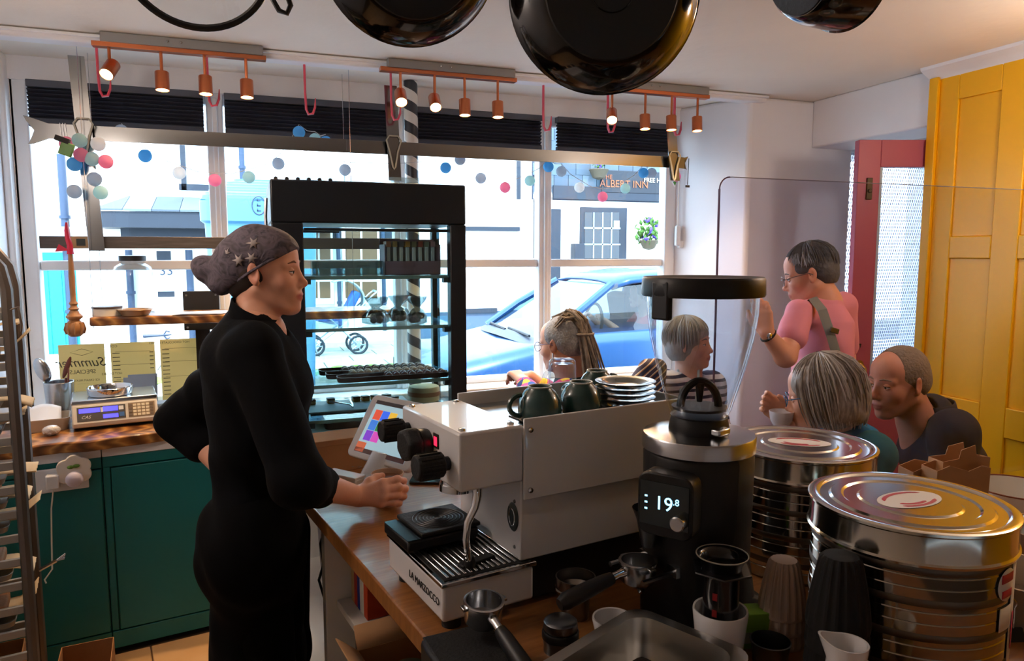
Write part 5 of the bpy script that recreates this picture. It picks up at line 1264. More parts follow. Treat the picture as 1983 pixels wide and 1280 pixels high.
# knock funnel, tamper, cups
def at_table(px, py): return at_z(px, py, ZW)
p = at_table(1114, 1192); r = T('dosing_cup', 'steel dosing cup with wide collar on the counter', 'cup', (p.x, p.y, ZW))
MB().lathe([(0, 0), (.026, 0), (.027, .045), (.036, .052), (.038, .058), (.038, .078), (.0355, .078), (.0345, .056), (.025, .046), (.024, .004), (0, .003)], 36).build('cup', mat('dose_steel', '8a8784', .25, metal=1), r)
MB().lathe([(.0385, .052), (.0395, .054), (.0395, .057), (.0385, .059)], 32).build('band', chrome, r)
p = at_table(1085, 1258); r = T('coffee_tamper', 'squat dark coffee tamper standing on the counter', 'tamper', (p.x, p.y, ZW))
MB().lathe([(0, 0), (.029, 0), (.029, .014), (.03, .016), (.03, .022)], 32).build('base', steel_dark, r); MB().lathe([(.03, .022), (.032, .024), (.032, .034), (.03, .037), (.0, .037)], 32).build('ring', black_plastic, r); MB().lathe([(.028, .037), (.03, .042), (.029, .052), (.024, .056), (0, .057)], 32).build('cap', steel_dark, r)
def wcup(name, lab, px, py, r0, r1, h, m_, cat='cup'):
    p = at_table(px, py); r = T(name, lab, cat, (p.x, p.y, ZW))
    MB().lathe([(0, 0), (r0, 0), (r0*1.02, .004), (r1, h-.003), (r1-.001, h), (r1-.004, h-.001), (r0*.93, .006), (0, .005)], 36).build('cup', m_, r); return r
wcup('paper_cup', 'small white cup beside the dark tamper', 1186, 1254, .025, .036, .056, white_ceramic)
p = at_table(1258, 1258); r = T('cleaning_brush', 'round golden bristled brush lying behind the steel tub', 'brush', (p.x, p.y, ZW))
mb = MB()
for k in range(90):
    v = Vector((random.gauss(0, 1), random.gauss(0, 1), abs(random.gauss(0, 1)))).normalized(); mb.tube([Vector((0, 0, .006)), Vector((0, 0, .006))+v*.017], .0008, 4)
mb.sphere((0, 0, .008), .008, 10, 8); mb.build('bristles', mat('bristle_gold', 'c08a38', .6), r); MB().tube([(-.004, .004, .008), (-.04, .03, .008)], .005, 8).build('handle', wood_turned, r)
p = at_table(1240, 1376); r = T('steel_tub', 'rectangular stainless steel tub at the front of the counter', 'tub', (p.x, p.y, ZW), .45)
mb = MB(); o_ = [(.12, .085, .012, 0), (.128, .093, .02, .07), (.145, .11, .03, .0715), (.1455, .1105, .03, .0735), (.126, .091, .022, .073), (.117, .082, .012, .003)]
mb.rings([[(x, y, z) for x, y in rrect(2*a_, 2*b_, .035, 5)] for a_, b_, _, z in o_]); mb.build('tub', mat('tub_steel', 'd0ceca', .28, metal=1), r, smooth=22)
r2 = T('tub_cloth', 'dark coffee-stained cloth lying in the steel tub', 'cloth', (p.x, p.y, ZW+.004), .45)
MB().grid(lambda u, v: ((u-.5)*.17, (v-.5)*.11, .018+.01*math.sin(9*u)*math.cos(7*v)), 14, 10).build('cloth', mat('dark_cloth', '2c221c', .9), r2, solid=.003)
r2 = T('tub_saucer', 'grey saucer lying in the steel tub', 'saucer', (p.x+.01, p.y+.0, ZW+.036), .45); MB().lathe([(0, .0), (.025, 0), (.042, .01), (.041, .012), (.025, .003), (0, .003)], 28).build('plate', sauc, r2)
# mug with plunger brewer
p = at_table(1392, 1276); r = wcup('white_mug', 'white mug holding the black plunger brewer', 1392, 1276, .036, .0455, .09, white_ceramic, 'mug')
r = T('plunger_brewer', 'black plunger coffee brewer with wide flange standing in a mug', 'coffee brewer', (p.x, p.y, ZW+.007))
smoke = mat('brewer_smoke', '121316', .2, coat=.4)
MB().lathe([(0, .0), (.029, 0), (.03, .01), (.029, .15), (.029, .158), (.026, .158), (.026, .004), (0, .004)], 32).build('chamber', smoke, r)
hexp = [(.052*math.cos(k*math.pi/3), .052*math.sin(k*math.pi/3)) for k in range(6)]
MB().prism(hexp, .15, .154).build('flange', smoke, r, bevel=.006, seg=3); MB().lathe([(.029, .154), (.033, .17), (.041, .176), (.0425, .176), (.036, .168), (.031, .154)], 32).build('plunger_lip', smoke, r)
MB().tube([(.042*math.cos(t), .042*math.sin(t), .1765) for t in [i/36*6.2832 for i in range(36)]], .0012, 5, closed=True).build('rim', mat('rim_grey', '8c887e', .4), r)
red_ = mat('print_red', '7a1216', .5)
for k in range(4): MB(Matrix.Rotation(math.radians(215), 4, 'Z')).box((.0302, 0, .03+.028*k), (.0012, .008, .012)).build('red_mark', red_, r)
# ribbed paper cups upside down
def ribbed_stack(name, lab, px, py, n, m_, r0, h1, step, grp):
    p = at_table(px, py); NT = 72
    for k in range(n):
        r = T(name, lab[k], 'paper cup', (p.x, p.y, ZW+step*k), 0, grp)
        def rg2(z, rad, amp): return [((rad+amp*(1 if (i % 4) < 2 else -1))*math.cos(2*math.pi*i/NT), (rad+amp*(1 if (i % 4) < 2 else -1))*math.sin(2*math.pi*i/NT), z) for i in range(NT)]
        rt = r0*.68; amp = .0011
        rings_ = [rg2(0, r0, 0), rg2(.004, r0*1.01, 0), rg2(.007, r0, amp)]+[rg2(.007+(h1-.02)*q/4, r0+(rt-r0)*(q/4)**1.4, amp) for q in range(1, 5)]+[rg2(h1-.006, rt*.93, amp), rg2(h1-.001, rt*.8, amp*.4), rg2(h1, rt*.6, 0), rg2(h1-.001, rt*.1, 0)]
        MB().rings(rings_, False, True).build('cup', m_, r, smooth=30)
ribbed_stack('ripple_cup', ['lowest beige ripple cup in the upturned stack', 'middle beige ripple cup in the upturned stack', 'topmost beige ripple cup in the upturned stack'], 1512, 1240, 3, mat('ripple_beige', 'b49c8c', .85), .040, .098, .026, 'beige ripple cups')
ribbed_stack('ripple_cup', ['lowest black ripple cup in the upturned stack', 'second black ripple cup in the upturned stack', 'third black ripple cup in the upturned stack', 'topmost black ripple cup in the upturned stack'], 1616, 1330, 4, mat('ripple_black', '0c0c0d', .8), .047, .115, .034, 'black ripple cups')
p = at_table(1456, 1256); r = T('tea_box', 'lime green carton beside the beige cups', 'carton', (p.x, p.y+.02, ZW), -.25)
MB().box2((-.036, -.02, 0), (.036, .02, .062)).build('carton', mat('lime', '7fae3c', .6), r, bevel=.001); MB().box2((-.03, -.0206, .01), (.03, -.02, .03)).build('label', mat('lime_label', 'a8a88c', .7), r)
p = at_table(1490, 1292); r = T('steel_jigger', 'small dark steel measuring cup before the green carton', 'cup', (p.x, p.y, ZW)); MB().lathe([(0, 0), (.026, 0), (.031, .045), (.033, .047), (.031, .048), (.025, .004), (0, .003)], 32).build('cup', steel_dark, r)
p = at_table(1634, 1392); r = T('milk_jug', 'small white milk jug in front of the black cups', 'jug', (p.x, p.y, ZW), .3)
def jug_ring(z, rad, lip): return [(rad*math.cos(t)+(lip*max(0, math.cos(t-1.9))**6*math.cos(1.9)), rad*math.sin(t)+(lip*max(0, math.cos(t-1.9))**6*math.sin(1.9)), z+lip*.4*max(0, math.cos(t-1.9))**6) for t in [i/40*6.2832 for i in range(40)]]
MB().rings([jug_ring(0, .03, 0), jug_ring(.05, .032, 0), jug_ring(.09, .026, .002), jug_ring(.118, .029, .012), jug_ring(.118, .0265, .011), jug_ring(.09, .0235, 0), jug_ring(.01, .027, 0)]).build('jug', white_ceramic, r)
MB().tube([(.0, -.026, .10), (.0, -.046, .095), (0, -.05, .06), (0, -.03, .03)], .005, 8).build('handle', white_ceramic, r)
wcup('white_cup', 'white cup at the bottom edge beside the milk jug', 1752, 1440, .03, .042, .06, white_ceramic)

# ------------------------------------------------------------------ two big coffee tins
tin_m = mat('tin_steel', 'a8a49c', .09, metal=1, var=.1, vscale=3); tin_band = mat('tin_band', '6a645c', .38, metal=1); tin_lid = mat('tin_lid', 'c8c4ba', .12, metal=1)
paper_white = mat('sticker_white', 'e4e2de', .5); sticker_red = mat('sticker_red', 'b8243a', .5)
def tin(lab, loc, rz):
    r = T('coffee_tin', lab, 'tin', loc, rz, 'coffee tins'); R0, H = .152, .262
    prof = [(0, 0), (R0, 0), (R0+.002, .003)]
    z = .012
    while z < H-.06:
        prof += [(R0, z), (R0, z+.012), (R0-.0012, z+.0135), (R0, z+.015)]; z += .0185
    prof += [(R0, H-.055), (R0, H-.006), (0, H-.006)]
    MB().lathe(prof, 72).build('drum', tin_m, r, smooth=25)
    for zz in (.035, .09, .145, .195): MB().lathe([(R0+.0002, zz), (R0+.0008, zz+.001), (R0+.0008, zz+.011), (R0+.0002, zz+.012)], 72).build('band', tin_band, r)
    R1 = R0+.004
    MB().lathe([(R1, H-.052), (R1+.003, H-.053), (R1+.004, H-.049), (R1+.001, H-.046), (R1, H-.04), (R1, H-.006), (R1+.0035, H-.003), (R1+.0035, H+.001), (R1-.002, H+.003), (R1-.012, H+.0015), (R1-.016, H-.001), (R1-.03, H-.001), (R1-.034, H+.002), (R1-.05, H+.002), (R1-.054, H-.0005), (R1-.075, H-.0005), (R1-.079, H+.002), (0, H+.002)], 96).build('lid', tin_lid, r, smooth=30)
    le = MB(Matrix.Diagonal((1, .55, 1, 1))); le.lathe([(0, H+.0022), (.066, H+.0022), (.066, H+.0028), (0, H+.0028)], 40); lo_ = le.build('lid_label', paper_white, r)
    sw = MB()
    for r_a, t0_, t1_ in ((.052, .5, 2.7), (.052, 3.8, 5.6), (.036, 3.5, 5.2)): sw.tube([(r_a*math.cos(t), .55*r_a*math.sin(t), H+.003) for t in [t0_+(t1_-t0_)*i/12 for i in range(13)]], [.001]+[.0035]*11+[.001], 6, flat=.2)
    sw.build('red_swoosh', sticker_red, lo_)
    # side sticker
    def patch(name, a0, a1, z0, z1, m_, rad, par, ell=False):
        if ell:
            n = 28; c0, cz = (a0+a1)/2, (z0+z1)/2
            pts = [(rad*math.cos(c0+(a1-a0)/2*math.cos(t)), rad*math.sin(c0+(a1-a0)/2*math.cos(t)), cz+(z1-z0)/2*math.sin(t)) for t in [i/n*6.2832 for i in range(n)]]
            mb = MB(); mb.add([(rad*math.cos(c0), rad*math.sin(c0), cz)]+pts, [(0, 1+i, 1+(i+1) % n) for i in range(n)])
        else: mb = MB(); mb.lathe([(rad, z0), (rad, z1)], 10, arc=(a0, a1))
        return mb.build(name, m_, par, solid=.0006)
    A0 = math.radians(-92)-rz+.0
    A0 = SIDE-rz
    st_ = patch('paper_label', A0+.30, A0+.75, .02, H-.058, paper_white, R0+.0015, r)
    ov = patch('oval_sticker', A0, A0+.34, .148, .2, paper_white, R0+.0022, r, True)
    patch('sticker_band', A0+.05, A0+.29, .178, .192, sticker_red, R0+.003, ov); patch('sticker_band', A0+.07, A0+.27, .154, .166, sticker_red, R0+.003, ov)
    patch('barcode_sticker', A0+.06, A0+.3, .10, .138, paper_white, R0+.0022, r)
    patch('label_stripe', A0+.36, A0+.42, .06, .12, mat('stripe_pink', 'c83c6a', .5), R0+.003, st_)
    return r
SIDE = math.radians(-86)
def from_cam(px, d): p = at_d(px, 640, d); return p
t1 = at_d(1763, 935, 1.225); t2 = at_d(1548, 853, 1.60)
tin('shiny steel coffee tin nearest the camera, reflecting the yellow wall', (t1.x, t1.y, ZW), .1)
tin('shiny steel coffee tin standing behind the grinder', (t2.x, t2.y, ZW), -.6)

# ------------------------------------------------------------------ right edge: pots, cartons, paper bags
r = T('enamel_pot', 'white enamel pot with rusty rim at the right edge', 'pot', fc(1.965, .889, ZW))
enam = mat('enamel', 'd8d4cc', .3, coat=.3); rust = mat('rust', '7a3a1c', .7, var=.4, vscale=60)
MB().lathe([(0, 0), (.095, 0), (.1, .01), (.1, .045), (.104, .048), (.104, .1), (.101, .1), (.098, .05), (.095, .012), (0, .006)], 44).build('pot', enam, r); MB().tube([(.1025*math.cos(t), .1025*math.sin(t), .1005) for t in [i/44*6.2832 for i in range(44)]], .0022, 6, closed=True).build('rim', rust, r); MB().tube([(.105*math.cos(t), .105*math.sin(t), .048) for t in [i/44*6.2832 for i in range(44)]], .002, 6, closed=True).build('seam', rust, r)
p = fc(1.735, .735, 0); r = T('card_tub', 'square beige card tub at the right edge', 'tub', (p.x, p.y, ZW), -.2)
mb = MB()
for d, c_ in (((.15, .15, .003), (0, 0, .0015)), ((.003, .15, .095), (.075, 0, .0475)), ((.003, .15, .095), (-.075, 0, .0475)), ((.15, .003, .095), (0, .075, .0475)), ((.15, .003, .095), (0, -.075, .0475))): mb.box(c_, d)
mb.build('tub', mat('tub_beige', 'b09478', .7), r); 
r2 = T('steel_bowl', 'upturned pale steel bowl lying in the card tub', 'bowl', (p.x, p.y, ZW+.0035), 0); MB().lathe([(.062, 0), (.062, .05), (.05, .09), (.03, .11), (0, .117)], 36).build('bowl', mat('bowl_pale', 'c4d4dc', .25, metal=.4), r2)
r = T('cream_pot', 'round cream ceramic pot at the lower right edge', 'pot', fc(1.488, .656, ZW))
MB().lathe([(0, 0), (.08, 0), (.09, .02), (.093, .065), (.097, .075), (.097, .082), (.092, .082), (.088, .065), (.085, .022), (0, .008)], 44).build('pot', mat('cream_glaze', 'b8aa98', .4), r)
p = at_z(1962, 1235, ZW); r = T('binder_clip', 'black binder clip with wire handles at the right edge', 'clip', (p.x-.01, p.y-.0, ZW), -.3)
MB().rings([[(x, -.012, 0), (x, .012, 0), (x, .002, .02), (x, -.002, .02)] for x in (-.022, .022)]).build('clip', ink_black, r)
mb = MB(); mb.tube([(-.006, 0, .018), (-.009, .004, .055), (-.014, .005, .062), (-.005, .006, .07), (.008, .006, .07), (.014, .005, .062), (.009, .004, .055), (.006, 0, .018)], .0014, 6); mb.build('wire', chrome, r)
p = fc(1.653, .885, 0); r = T('paper_bag_stack', 'crumpled brown paper bags behind the nearest tin', 'paper bag', (p.x, p.y, ZW), CR-.5)
for k, poly in enumerate(([(-.05, 0), (.08, 0), (.085, .20), (.06, .205), (.03, .195), (-.02, .21), (-.05, .2)], [(-.02, 0), (.10, 0), (.105, .215), (.07, .22), (.065, .245), (.03, .235), (.025, .215), (-.015, .21)], [(-.07, 0), (.02, 0), (.02, .185), (-.03, .195), (-.07, .18)])):
    n_ = len(poly); fr_b = [Vector((x, -.022+.03*k+.02*math.sin(9*x), z)) for x, z in poly]; bk_b = [Vector((x*.98, .016+.03*k+.015*math.cos(8*x), z*.985)) for x, z in poly]
    mbb = MB(); mbb.add(fr_b+bk_b, [tuple(range(n_)), tuple(range(2*n_-1, n_-1, -1))]+[(i, n_+i, n_+(i+1) % n_, (i+1) % n_) for i in range(n_) if poly[i][1] < .01 or poly[(i+1) % n_][1] < .01]); mbb.build('bag', kraft_light, r, smooth=0, solid=.0015)
p = at_d(1985, 940, 1.75); r = T('wall_ledge', 'wooden ledge in front of the yellow panelling', 'ledge', (2.72, 1.42, .765), .0)
MB().box2((-.42, -.16, 0), (.265, .22, .035)).build('board', wood_pale, r, bevel=.004)
for x in (-.38, .22): MB().box2((x, -.12, -.765), (x+.03, -.09, 0)).build('batten', wood_pale, r)

# acrylic screen on the counter
p = at_y(1394, 342, 1.53); r = T('acrylic_screen', 'clear acrylic sneeze screen standing on the counter', 'screen', (p.x, 1.53, ZW))
Wd = UW-.006-p.x; zt_ = p.z-ZW
sheet = [(0, .0), (Wd, 0), (Wd, zt_)]+[(.03-.03*math.sin(t), zt_-.03+.03*math.cos(t)) for t in [i/6*math.pi/2 for i in range(7)]]
MB(M_xz).prism(sheet, -.0025, .0025).build('sheet', acrylic, r, smooth=0)
ed = MB(); ed.box2((-.0015, -.003, .0), (.001, .003, zt_-.03)); ed.tube([(x, 0, z) for x, z in sheet[3:]], .0018, 5); ed.build('polished_edge', acrylic_edge, r)
ed = MB(); ed.box2((.03, -.0028, zt_-.001), (Wd, .0028, zt_+.0008)); ed.build('top_edge', mat('acr_top', '9a94a0', .2), r)
for x in (.12, .7): MB().box2((x, -.05, 0), (x+.03, .035, .012)).build('foot', acrylic, r)

# ------------------------------------------------------------------ till tablet and small things by the worker
A_, B_ = Vector((.27, 2.196, 0)), Vector((.41, 1.946, 0)); dirv = (B_-A_).normalized(); rzT = math.atan2(dirv.y, dirv.x)
tb2 = T('till_tablet', 'white point-of-sale tablet on a stand showing coloured tiles', 'tablet', ((A_.x+B_.x)/2, (A_.y+B_.y)/2, ZW), rzT)
TM = Matrix.Translation((0, .0, .068)) @ Matrix.Rotation(math.radians(90-34), 4, 'X')
WT, HT = .285, .205
m_ = MB(TM @ Matrix.Translation((0, HT/2, 0))); m_.prism(rrect(WT, HT, .022, 5), -.012, .006); m_.build('case', white_gloss, tb2, bevel=.003)
m_ = MB(TM @ Matrix.Translation((0, HT/2, 0))); m_.box2((-WT/2+.03, -HT/2+.018, .006), (WT/2-.03, HT/2-.018, .0068)); so = m_.build('screen', mat('till_screen', '8aa4ac', .2, emit='86a2ac', estr=.12), tb2)
def tl(name, x0, x1, y0, y1, col, e=.12):
    m2 = MB(TM @ Matrix.Translation((0, HT/2, .0)))
    m2.box2((x0, y0, .0068), (x1, y1, .0074)); m2.build(name, mat('tile_'+col, col, .3, emit=col, estr=e), so, smooth=0)
tl('title_bar', -WT/2+.03, WT/2-.03, HT/2-.03, HT/2-.018, '2a2026', .03); tl('bottom_bar', -WT/2+.03, WT/2-.03, -HT/2+.018, -HT/2+.032, '4a2a26', .03); tl('bottom_tile', -WT/2+.03, -WT/2+.07, -HT/2+.02, -HT/2+.05, 'a85030')
cols = [['c0442c', '2a5ad0', 'c8a030'], ['2a6ac0', '1f7038', '8a6450'], ['6a2ab0', 'b83aa0']]
for j, row in enumerate(cols):
    for i, c_ in enumerate(row):
        x0 = -WT/2+.045+.034*i; y1 = HT/2-.048-.034*j; tl('tile', x0, x0+.032, y1-.032, y1, c_)
st2 = MB(); st2.rings([[(x, y, 0) for x, y in rrect(.11, .10, .03, 5)], [(x, y, .02) for x, y in rrect(.105, .095, .03, 5)], [(x*.7, y*.5+.03, .1) for x, y in rrect(.105, .095, .03, 5)]]); st2.build('stand', white_gloss, tb2)
p = at_table(668, 950); r = T('card_reader', 'white rectangular card reader standing beside the tablet', 'card reader', (p.x, p.y, ZW), rzT+.15)
MB().box2((-.06, -.02, 0), (.06, .02, .045)).build('body', white_gloss, r, bevel=.005); MB().box2((-.063, -.022, .045), (.063, .022, .052)).build('top', white_ceramic, r, bevel=.002)
p = at_table(652, 918); r = T('kraft_box', 'plain brown kraft carton on the counter behind the worker', 'carton', (p.x, p.y+.08, ZW), CR); MB().box2((-.09, -.06, 0), (.1, .06, .10)).build('carton', kraft, r, bevel=.002)
MB().box2((-.092, -.061, .085), (.102, .061, .104)).build('lid', kraft, r, bevel=.002)
p = at_table(712, 915); r = T('key_bunch', 'bunch of silver keys lying under the tablet', 'keys', (p.x-.02, p.y+.06, ZW+.0005), .4)
mb = MB(); mb.tube([(.012*math.cos(t), .012*math.sin(t), .006) for t in [i/20*6.2832 for i in range(20)]], .0012, 5, closed=True); mb.build('ring', chrome, r)
for k in range(4):
    t = k*.9+.3; R_ = Matrix.Rotation(t, 4, 'Z'); kb = MB(R_); kb.lathe([(0, 0), (.010, 0), (.010, .002), (0, .002)], 14, Matrix.Translation((.022, 0, .003+.002*k))); kb.box((.046, 0, .004+.002*k), (.034, .006, .002)); kb.build('key', steel, r)
p = at_table(842, 932); r = T('mobile_phone', 'black mobile phone lying on the oak counter', 'phone', (p.x, p.y, ZW), CR-.55)
MB().prism(rrect(.145, .07, .01, 4), 0, .008).build('case', black_gloss, r, bevel=.001); MB().prism(rrect(.138, .064, .008, 4), .008, .0085).build('screen', mat('phone_screen', '2a2f36', .08, coat=.5), r)
pcup = at_d(750, 917, 1.965); CUPP = Vector((pcup.x, pcup.y, ZW))
r = T('cardboard_cup', 'tan paper coffee cup held in the hand on the counter', 'cup', CUPP)
MB().lathe([(0, .006), (.03, .006), (.03, 0), (.032, 0), (.043, .082), (.0445, .083), (.0445, .087), (.042, .087), (.04, .08), (.0305, .01), (0, .01)], 36).build('cup', mat('cup_tan', 'b89478', .7), r); MB().lathe([(0, .074), (.039, .074)], 28).build('coffee', mat('coffee', '6a3c20', .3), r)
# ------------------------------------------------------------------ people: smooth blended volumes meshed as one surface
def ELL(c, r, k=.015, op='u', R=None): return ('e', np.array(c, float), np.array(r if hasattr(r, '__len__') else (r, r, r), float), k, op, np.array(R if R is not None else np.eye(3), float))
def CAP(a, b, ra, rb=None, k=.02, op='u', sc=None): return ('c', np.array(a, float), np.array(b, float), ra, ra if rb is None else rb, k, op, sc)
def HALF(p, n): return ('h', np.array(p, float), np.array(Vector(n).normalized(), float))
def xf(prims, M_):
    R = np.array(M_.to_3x3()); t = np.array(M_.translation); out = []; s_ = abs(np.linalg.det(R))**(1/3); Rn = R/s_
    for p in prims:
        if p[0] == 'e': out.append(('e', R @ p[1]+t, p[2]*s_, p[3], p[4], Rn @ p[5]))
        elif p[0] == 'c': out.append(('c', R @ p[1]+t, R @ p[2]+t, p[3]*s_, p[4]*s_)+p[5:])
        else: out.append(('h', R @ p[1]+t, Rn @ p[2]))
    return out
def sdf_mesh(prims, h, wob=0):
    los, his = [], []
    for p in prims:
        if p[0] == 'e':
            if p[4] == 'u': m = np.abs(p[5]) @ p[2]; los.append(p[1]-m); his.append(p[1]+m)
        elif p[0] == 'c' and p[6] == 'u':
            r = max(p[3], p[4])*(max(1, p[7][1]) if p[7] is not None else 1); los.append(np.minimum(p[1], p[2])-r); his.append(np.maximum(p[1], p[2])+r)
    lo = np.min(los, 0)-3*h; hi = np.max(his, 0)+3*h
    n = np.ceil((hi-lo)/h).astype(int)+1
    ax = [lo[i]+h*np.arange(n[i]) for i in range(3)]
    f = np.full(n, .5, np.float32)
    for p in prims:
        if p[0] == 'h':
            d = (ax[0][:, None, None]-p[1][0])*p[2][0]+(ax[1][None, :, None]-p[1][1])*p[2][1]+(ax[2][None, None, :]-p[1][2])*p[2][2]
            f = np.maximum(f, d.astype(np.float32)); continue
        if p[0] == 'e': m = np.abs(p[5]) @ p[2]; a, b, k = p[1]-m, p[1]+m, p[3]
        else:
            r = max(p[3], p[4])*(max(1, p[7][1]) if p[7] is not None else 1); a, b, k = np.minimum(p[1], p[2])-r, np.maximum(p[1], p[2])+r, p[5]
        i0 = np.clip(np.floor((a-k-3*h-lo)/h).astype(int), 0, n-1); i1 = np.clip(np.ceil((b+k+3*h-lo)/h).astype(int)+1, 1, n)
        if (i1 <= i0).any(): continue
        X = ax[0][i0[0]:i1[0]][:, None, None]; Y = ax[1][i0[1]:i1[1]][None, :, None]; Z = ax[2][i0[2]:i1[2]][None, None, :]
        if p[0] == 'e':
            dx, dy, dz = X-p[1][0], Y-p[1][1], Z-p[1][2]; R = p[5]
            q = [(dx*R[0, i]+dy*R[1, i]+dz*R[2, i]) for i in range(3)]
            k0 = np.sqrt(sum((q[i]/p[2][i])**2 for i in range(3))); k1 = np.sqrt(sum((q[i]/p[2][i]**2)**2 for i in range(3)))+1e-9
            d = k0*(k0-1)/k1; op = p[4]
        else:
            A, B = p[1], p[2]; dx, dy, dz = X-A[0], Y-A[1], Z-A[2]; ba = B-A
            sc = p[7]
            if sc is not None:   # widen along direction sc[0] by factor sc[1]
                v, s_ = np.array(sc[0], float), sc[1]; dt = (dx*v[0]+dy*v[1]+dz*v[2])*(1/s_-1)
                dx, dy, dz = dx+dt*v[0], dy+dt*v[1], dz+dt*v[2]; ba = ba+v*(ba @ v)*(1/s_-1)
            t = np.clip((dx*ba[0]+dy*ba[1]+dz*ba[2])/(ba @ ba+1e-12), 0, 1)
            d = np.sqrt((dx-t*ba[0])**2+(dy-t*ba[1])**2+(dz-t*ba[2])**2)-(p[3]+t*(p[4]-p[3])); op = p[6]
        g = f[i0[0]:i1[0], i0[1]:i1[1], i0[2]:i1[2]]
        if op == 'u':
            hh = np.clip(.5+.5*(g-d)/k, 0, 1); g[...] = g*(1-hh)+d*hh-k*hh*(1-hh)
        else:
            hh = np.clip(.5-.5*(d+g)/k, 0, 1); g[...] = g*(1-hh)-d*hh+k*hh*(1-hh)
    if wob:
        X, Y, Z = ax[0][:, None, None], ax[1][None, :, None], ax[2][None, None, :]
        f = f+(wob*(np.sin(X*31+Z*17+2*np.sin(Y*13))*np.sin(Y*29-Z*23+1.7*np.sin(X*19))+.6*np.sin(Z*47+X*37-Y*21))).astype(np.float32)
    s = f < 0
    c = np.zeros(tuple(n-1), np.uint8)
    for i in (0, 1):
        for j in (0, 1):
            for k in (0, 1): c += s[i:n[0]-1+i, j:n[1]-1+j, k:n[2]-1+k]
    act = np.argwhere((c > 0) & (c < 8)); idx = np.full(tuple(n-1), -1, np.int64); idx[act[:, 0], act[:, 1], act[:, 2]] = np.arange(len(act))
    cv = {}
    for i in (0, 1):
        for j in (0, 1):
            for k in (0, 1): cv[i, j, k] = f[act[:, 0]+i, act[:, 1]+j, act[:, 2]+k].astype(float)
    ps = np.zeros((len(act), 3)); cnt = np.zeros(len(act))
    for axis in range(3):
        for u in (0, 1):
            for v in (0, 1):
                o0 = [0, 0, 0]; o1 = [0, 0, 0]; oth = [q for q in range(3) if q != axis]
                o0[oth[0]] = o1[oth[0]] = u; o0[oth[1]] = o1[oth[1]] = v; o1[axis] = 1
                a, b = cv[tuple(o0)], cv[tuple(o1)]; mk = (a < 0) != (b < 0)
                t = np.where(mk, a/(a-b+1e-12), 0); pt = np.zeros((len(act), 3)); pt[:, oth[0]] = u; pt[:, oth[1]] = v; pt[:, axis] = t
                ps[mk] += pt[mk]; cnt[mk] += 1
    V = lo+(act+ps/np.maximum(cnt, 1)[:, None])*h
    faces = []
    for axis in range(3):
        s0 = [slice(None)]*3; s1 = [slice(None)]*3; s0[axis] = slice(0, -1); s1[axis] = slice(1, None)
        ch = s[tuple(s0)] != s[tuple(s1)]; e = np.argwhere(ch); oth = [q for q in range(3) if q != axis]
        e = e[(e[:, oth[0]] > 0) & (e[:, oth[1]] > 0) & (e[:, oth[0]] < n[oth[0]]-1) & (e[:, oth[1]] < n[oth[1]]-1)]
        q = []
        for du, dv in ((-1, -1), (0, -1), (0, 0), (-1, 0)):
            w_ = e.copy(); w_[:, oth[0]] += du; w_[:, oth[1]] += dv; q.append(idx[w_[:, 0], w_[:, 1], w_[:, 2]])
        q = np.stack(q, 1); flip = s[tuple(s0)][e[:, 0], e[:, 1], e[:, 2]]
        if axis == 1: flip = ~flip
        q[~flip] = q[~flip][:, ::-1]; faces.append(q[(q >= 0).all(1)])
    return V, np.concatenate(faces)
def np_obj(name, V, Fc, m, parent, tint=None):
    inv = np.array(ROOT[parent].inverted()); V = V @ inv[:3, :3].T+inv[:3, 3]
    me = bpy.data.meshes.new(name); me.vertices.add(len(V)); me.vertices.foreach_set('co', V.astype(np.float32).ravel())
    me.loops.add(4*len(Fc)); me.loops.foreach_set('vertex_index', Fc.astype(np.int32).ravel())
    me.polygons.add(len(Fc)); me.polygons.foreach_set('loop_start', np.arange(0, 4*len(Fc), 4, dtype=np.int32))
    me.update(calc_edges=True)
    if tint is not None:
        at = me.attributes.new('tint', 'FLOAT', 'POINT'); at.data.foreach_set('value', tint.astype(np.float32))
    o = obj_of(name, me, m, parent, smooth=0); me.shade_smooth(); return o
def sdf_obj(name, prims, h, m, parent, wob=0):
    V, Fc = sdf_mesh(prims, h, wob); return np_obj(name, V, Fc, m, parent)
def skin_mat(name, col, lip):
    m = mat(name, col, .5, var=.07, vscale=40, bump=.04, bscale=150); nt = m.node_tree; b = nt.nodes['Principled BSDF']
    src = b.inputs['Base Color'].links[0].from_socket
    a = nt.nodes.new('ShaderNodeAttribute'); a.attribute_name = 'tint'
    mx = nt.nodes.new('ShaderNodeMix'); mx.data_type = 'RGBA'; mx.inputs['B'].default_value = (*lin(lip), 1)
    nt.links.new(a.outputs['Fac'], mx.inputs['Factor']); nt.links.new(src, mx.inputs['A']); nt.links.new(mx.outputs['Result'], b.inputs['Base Color'])
    b.inputs['Subsurface Weight'].default_value = .08; b.inputs['Subsurface Radius'].default_value = (.02, .008, .004); b.inputs['Subsurface Scale'].default_value = .5
    return m
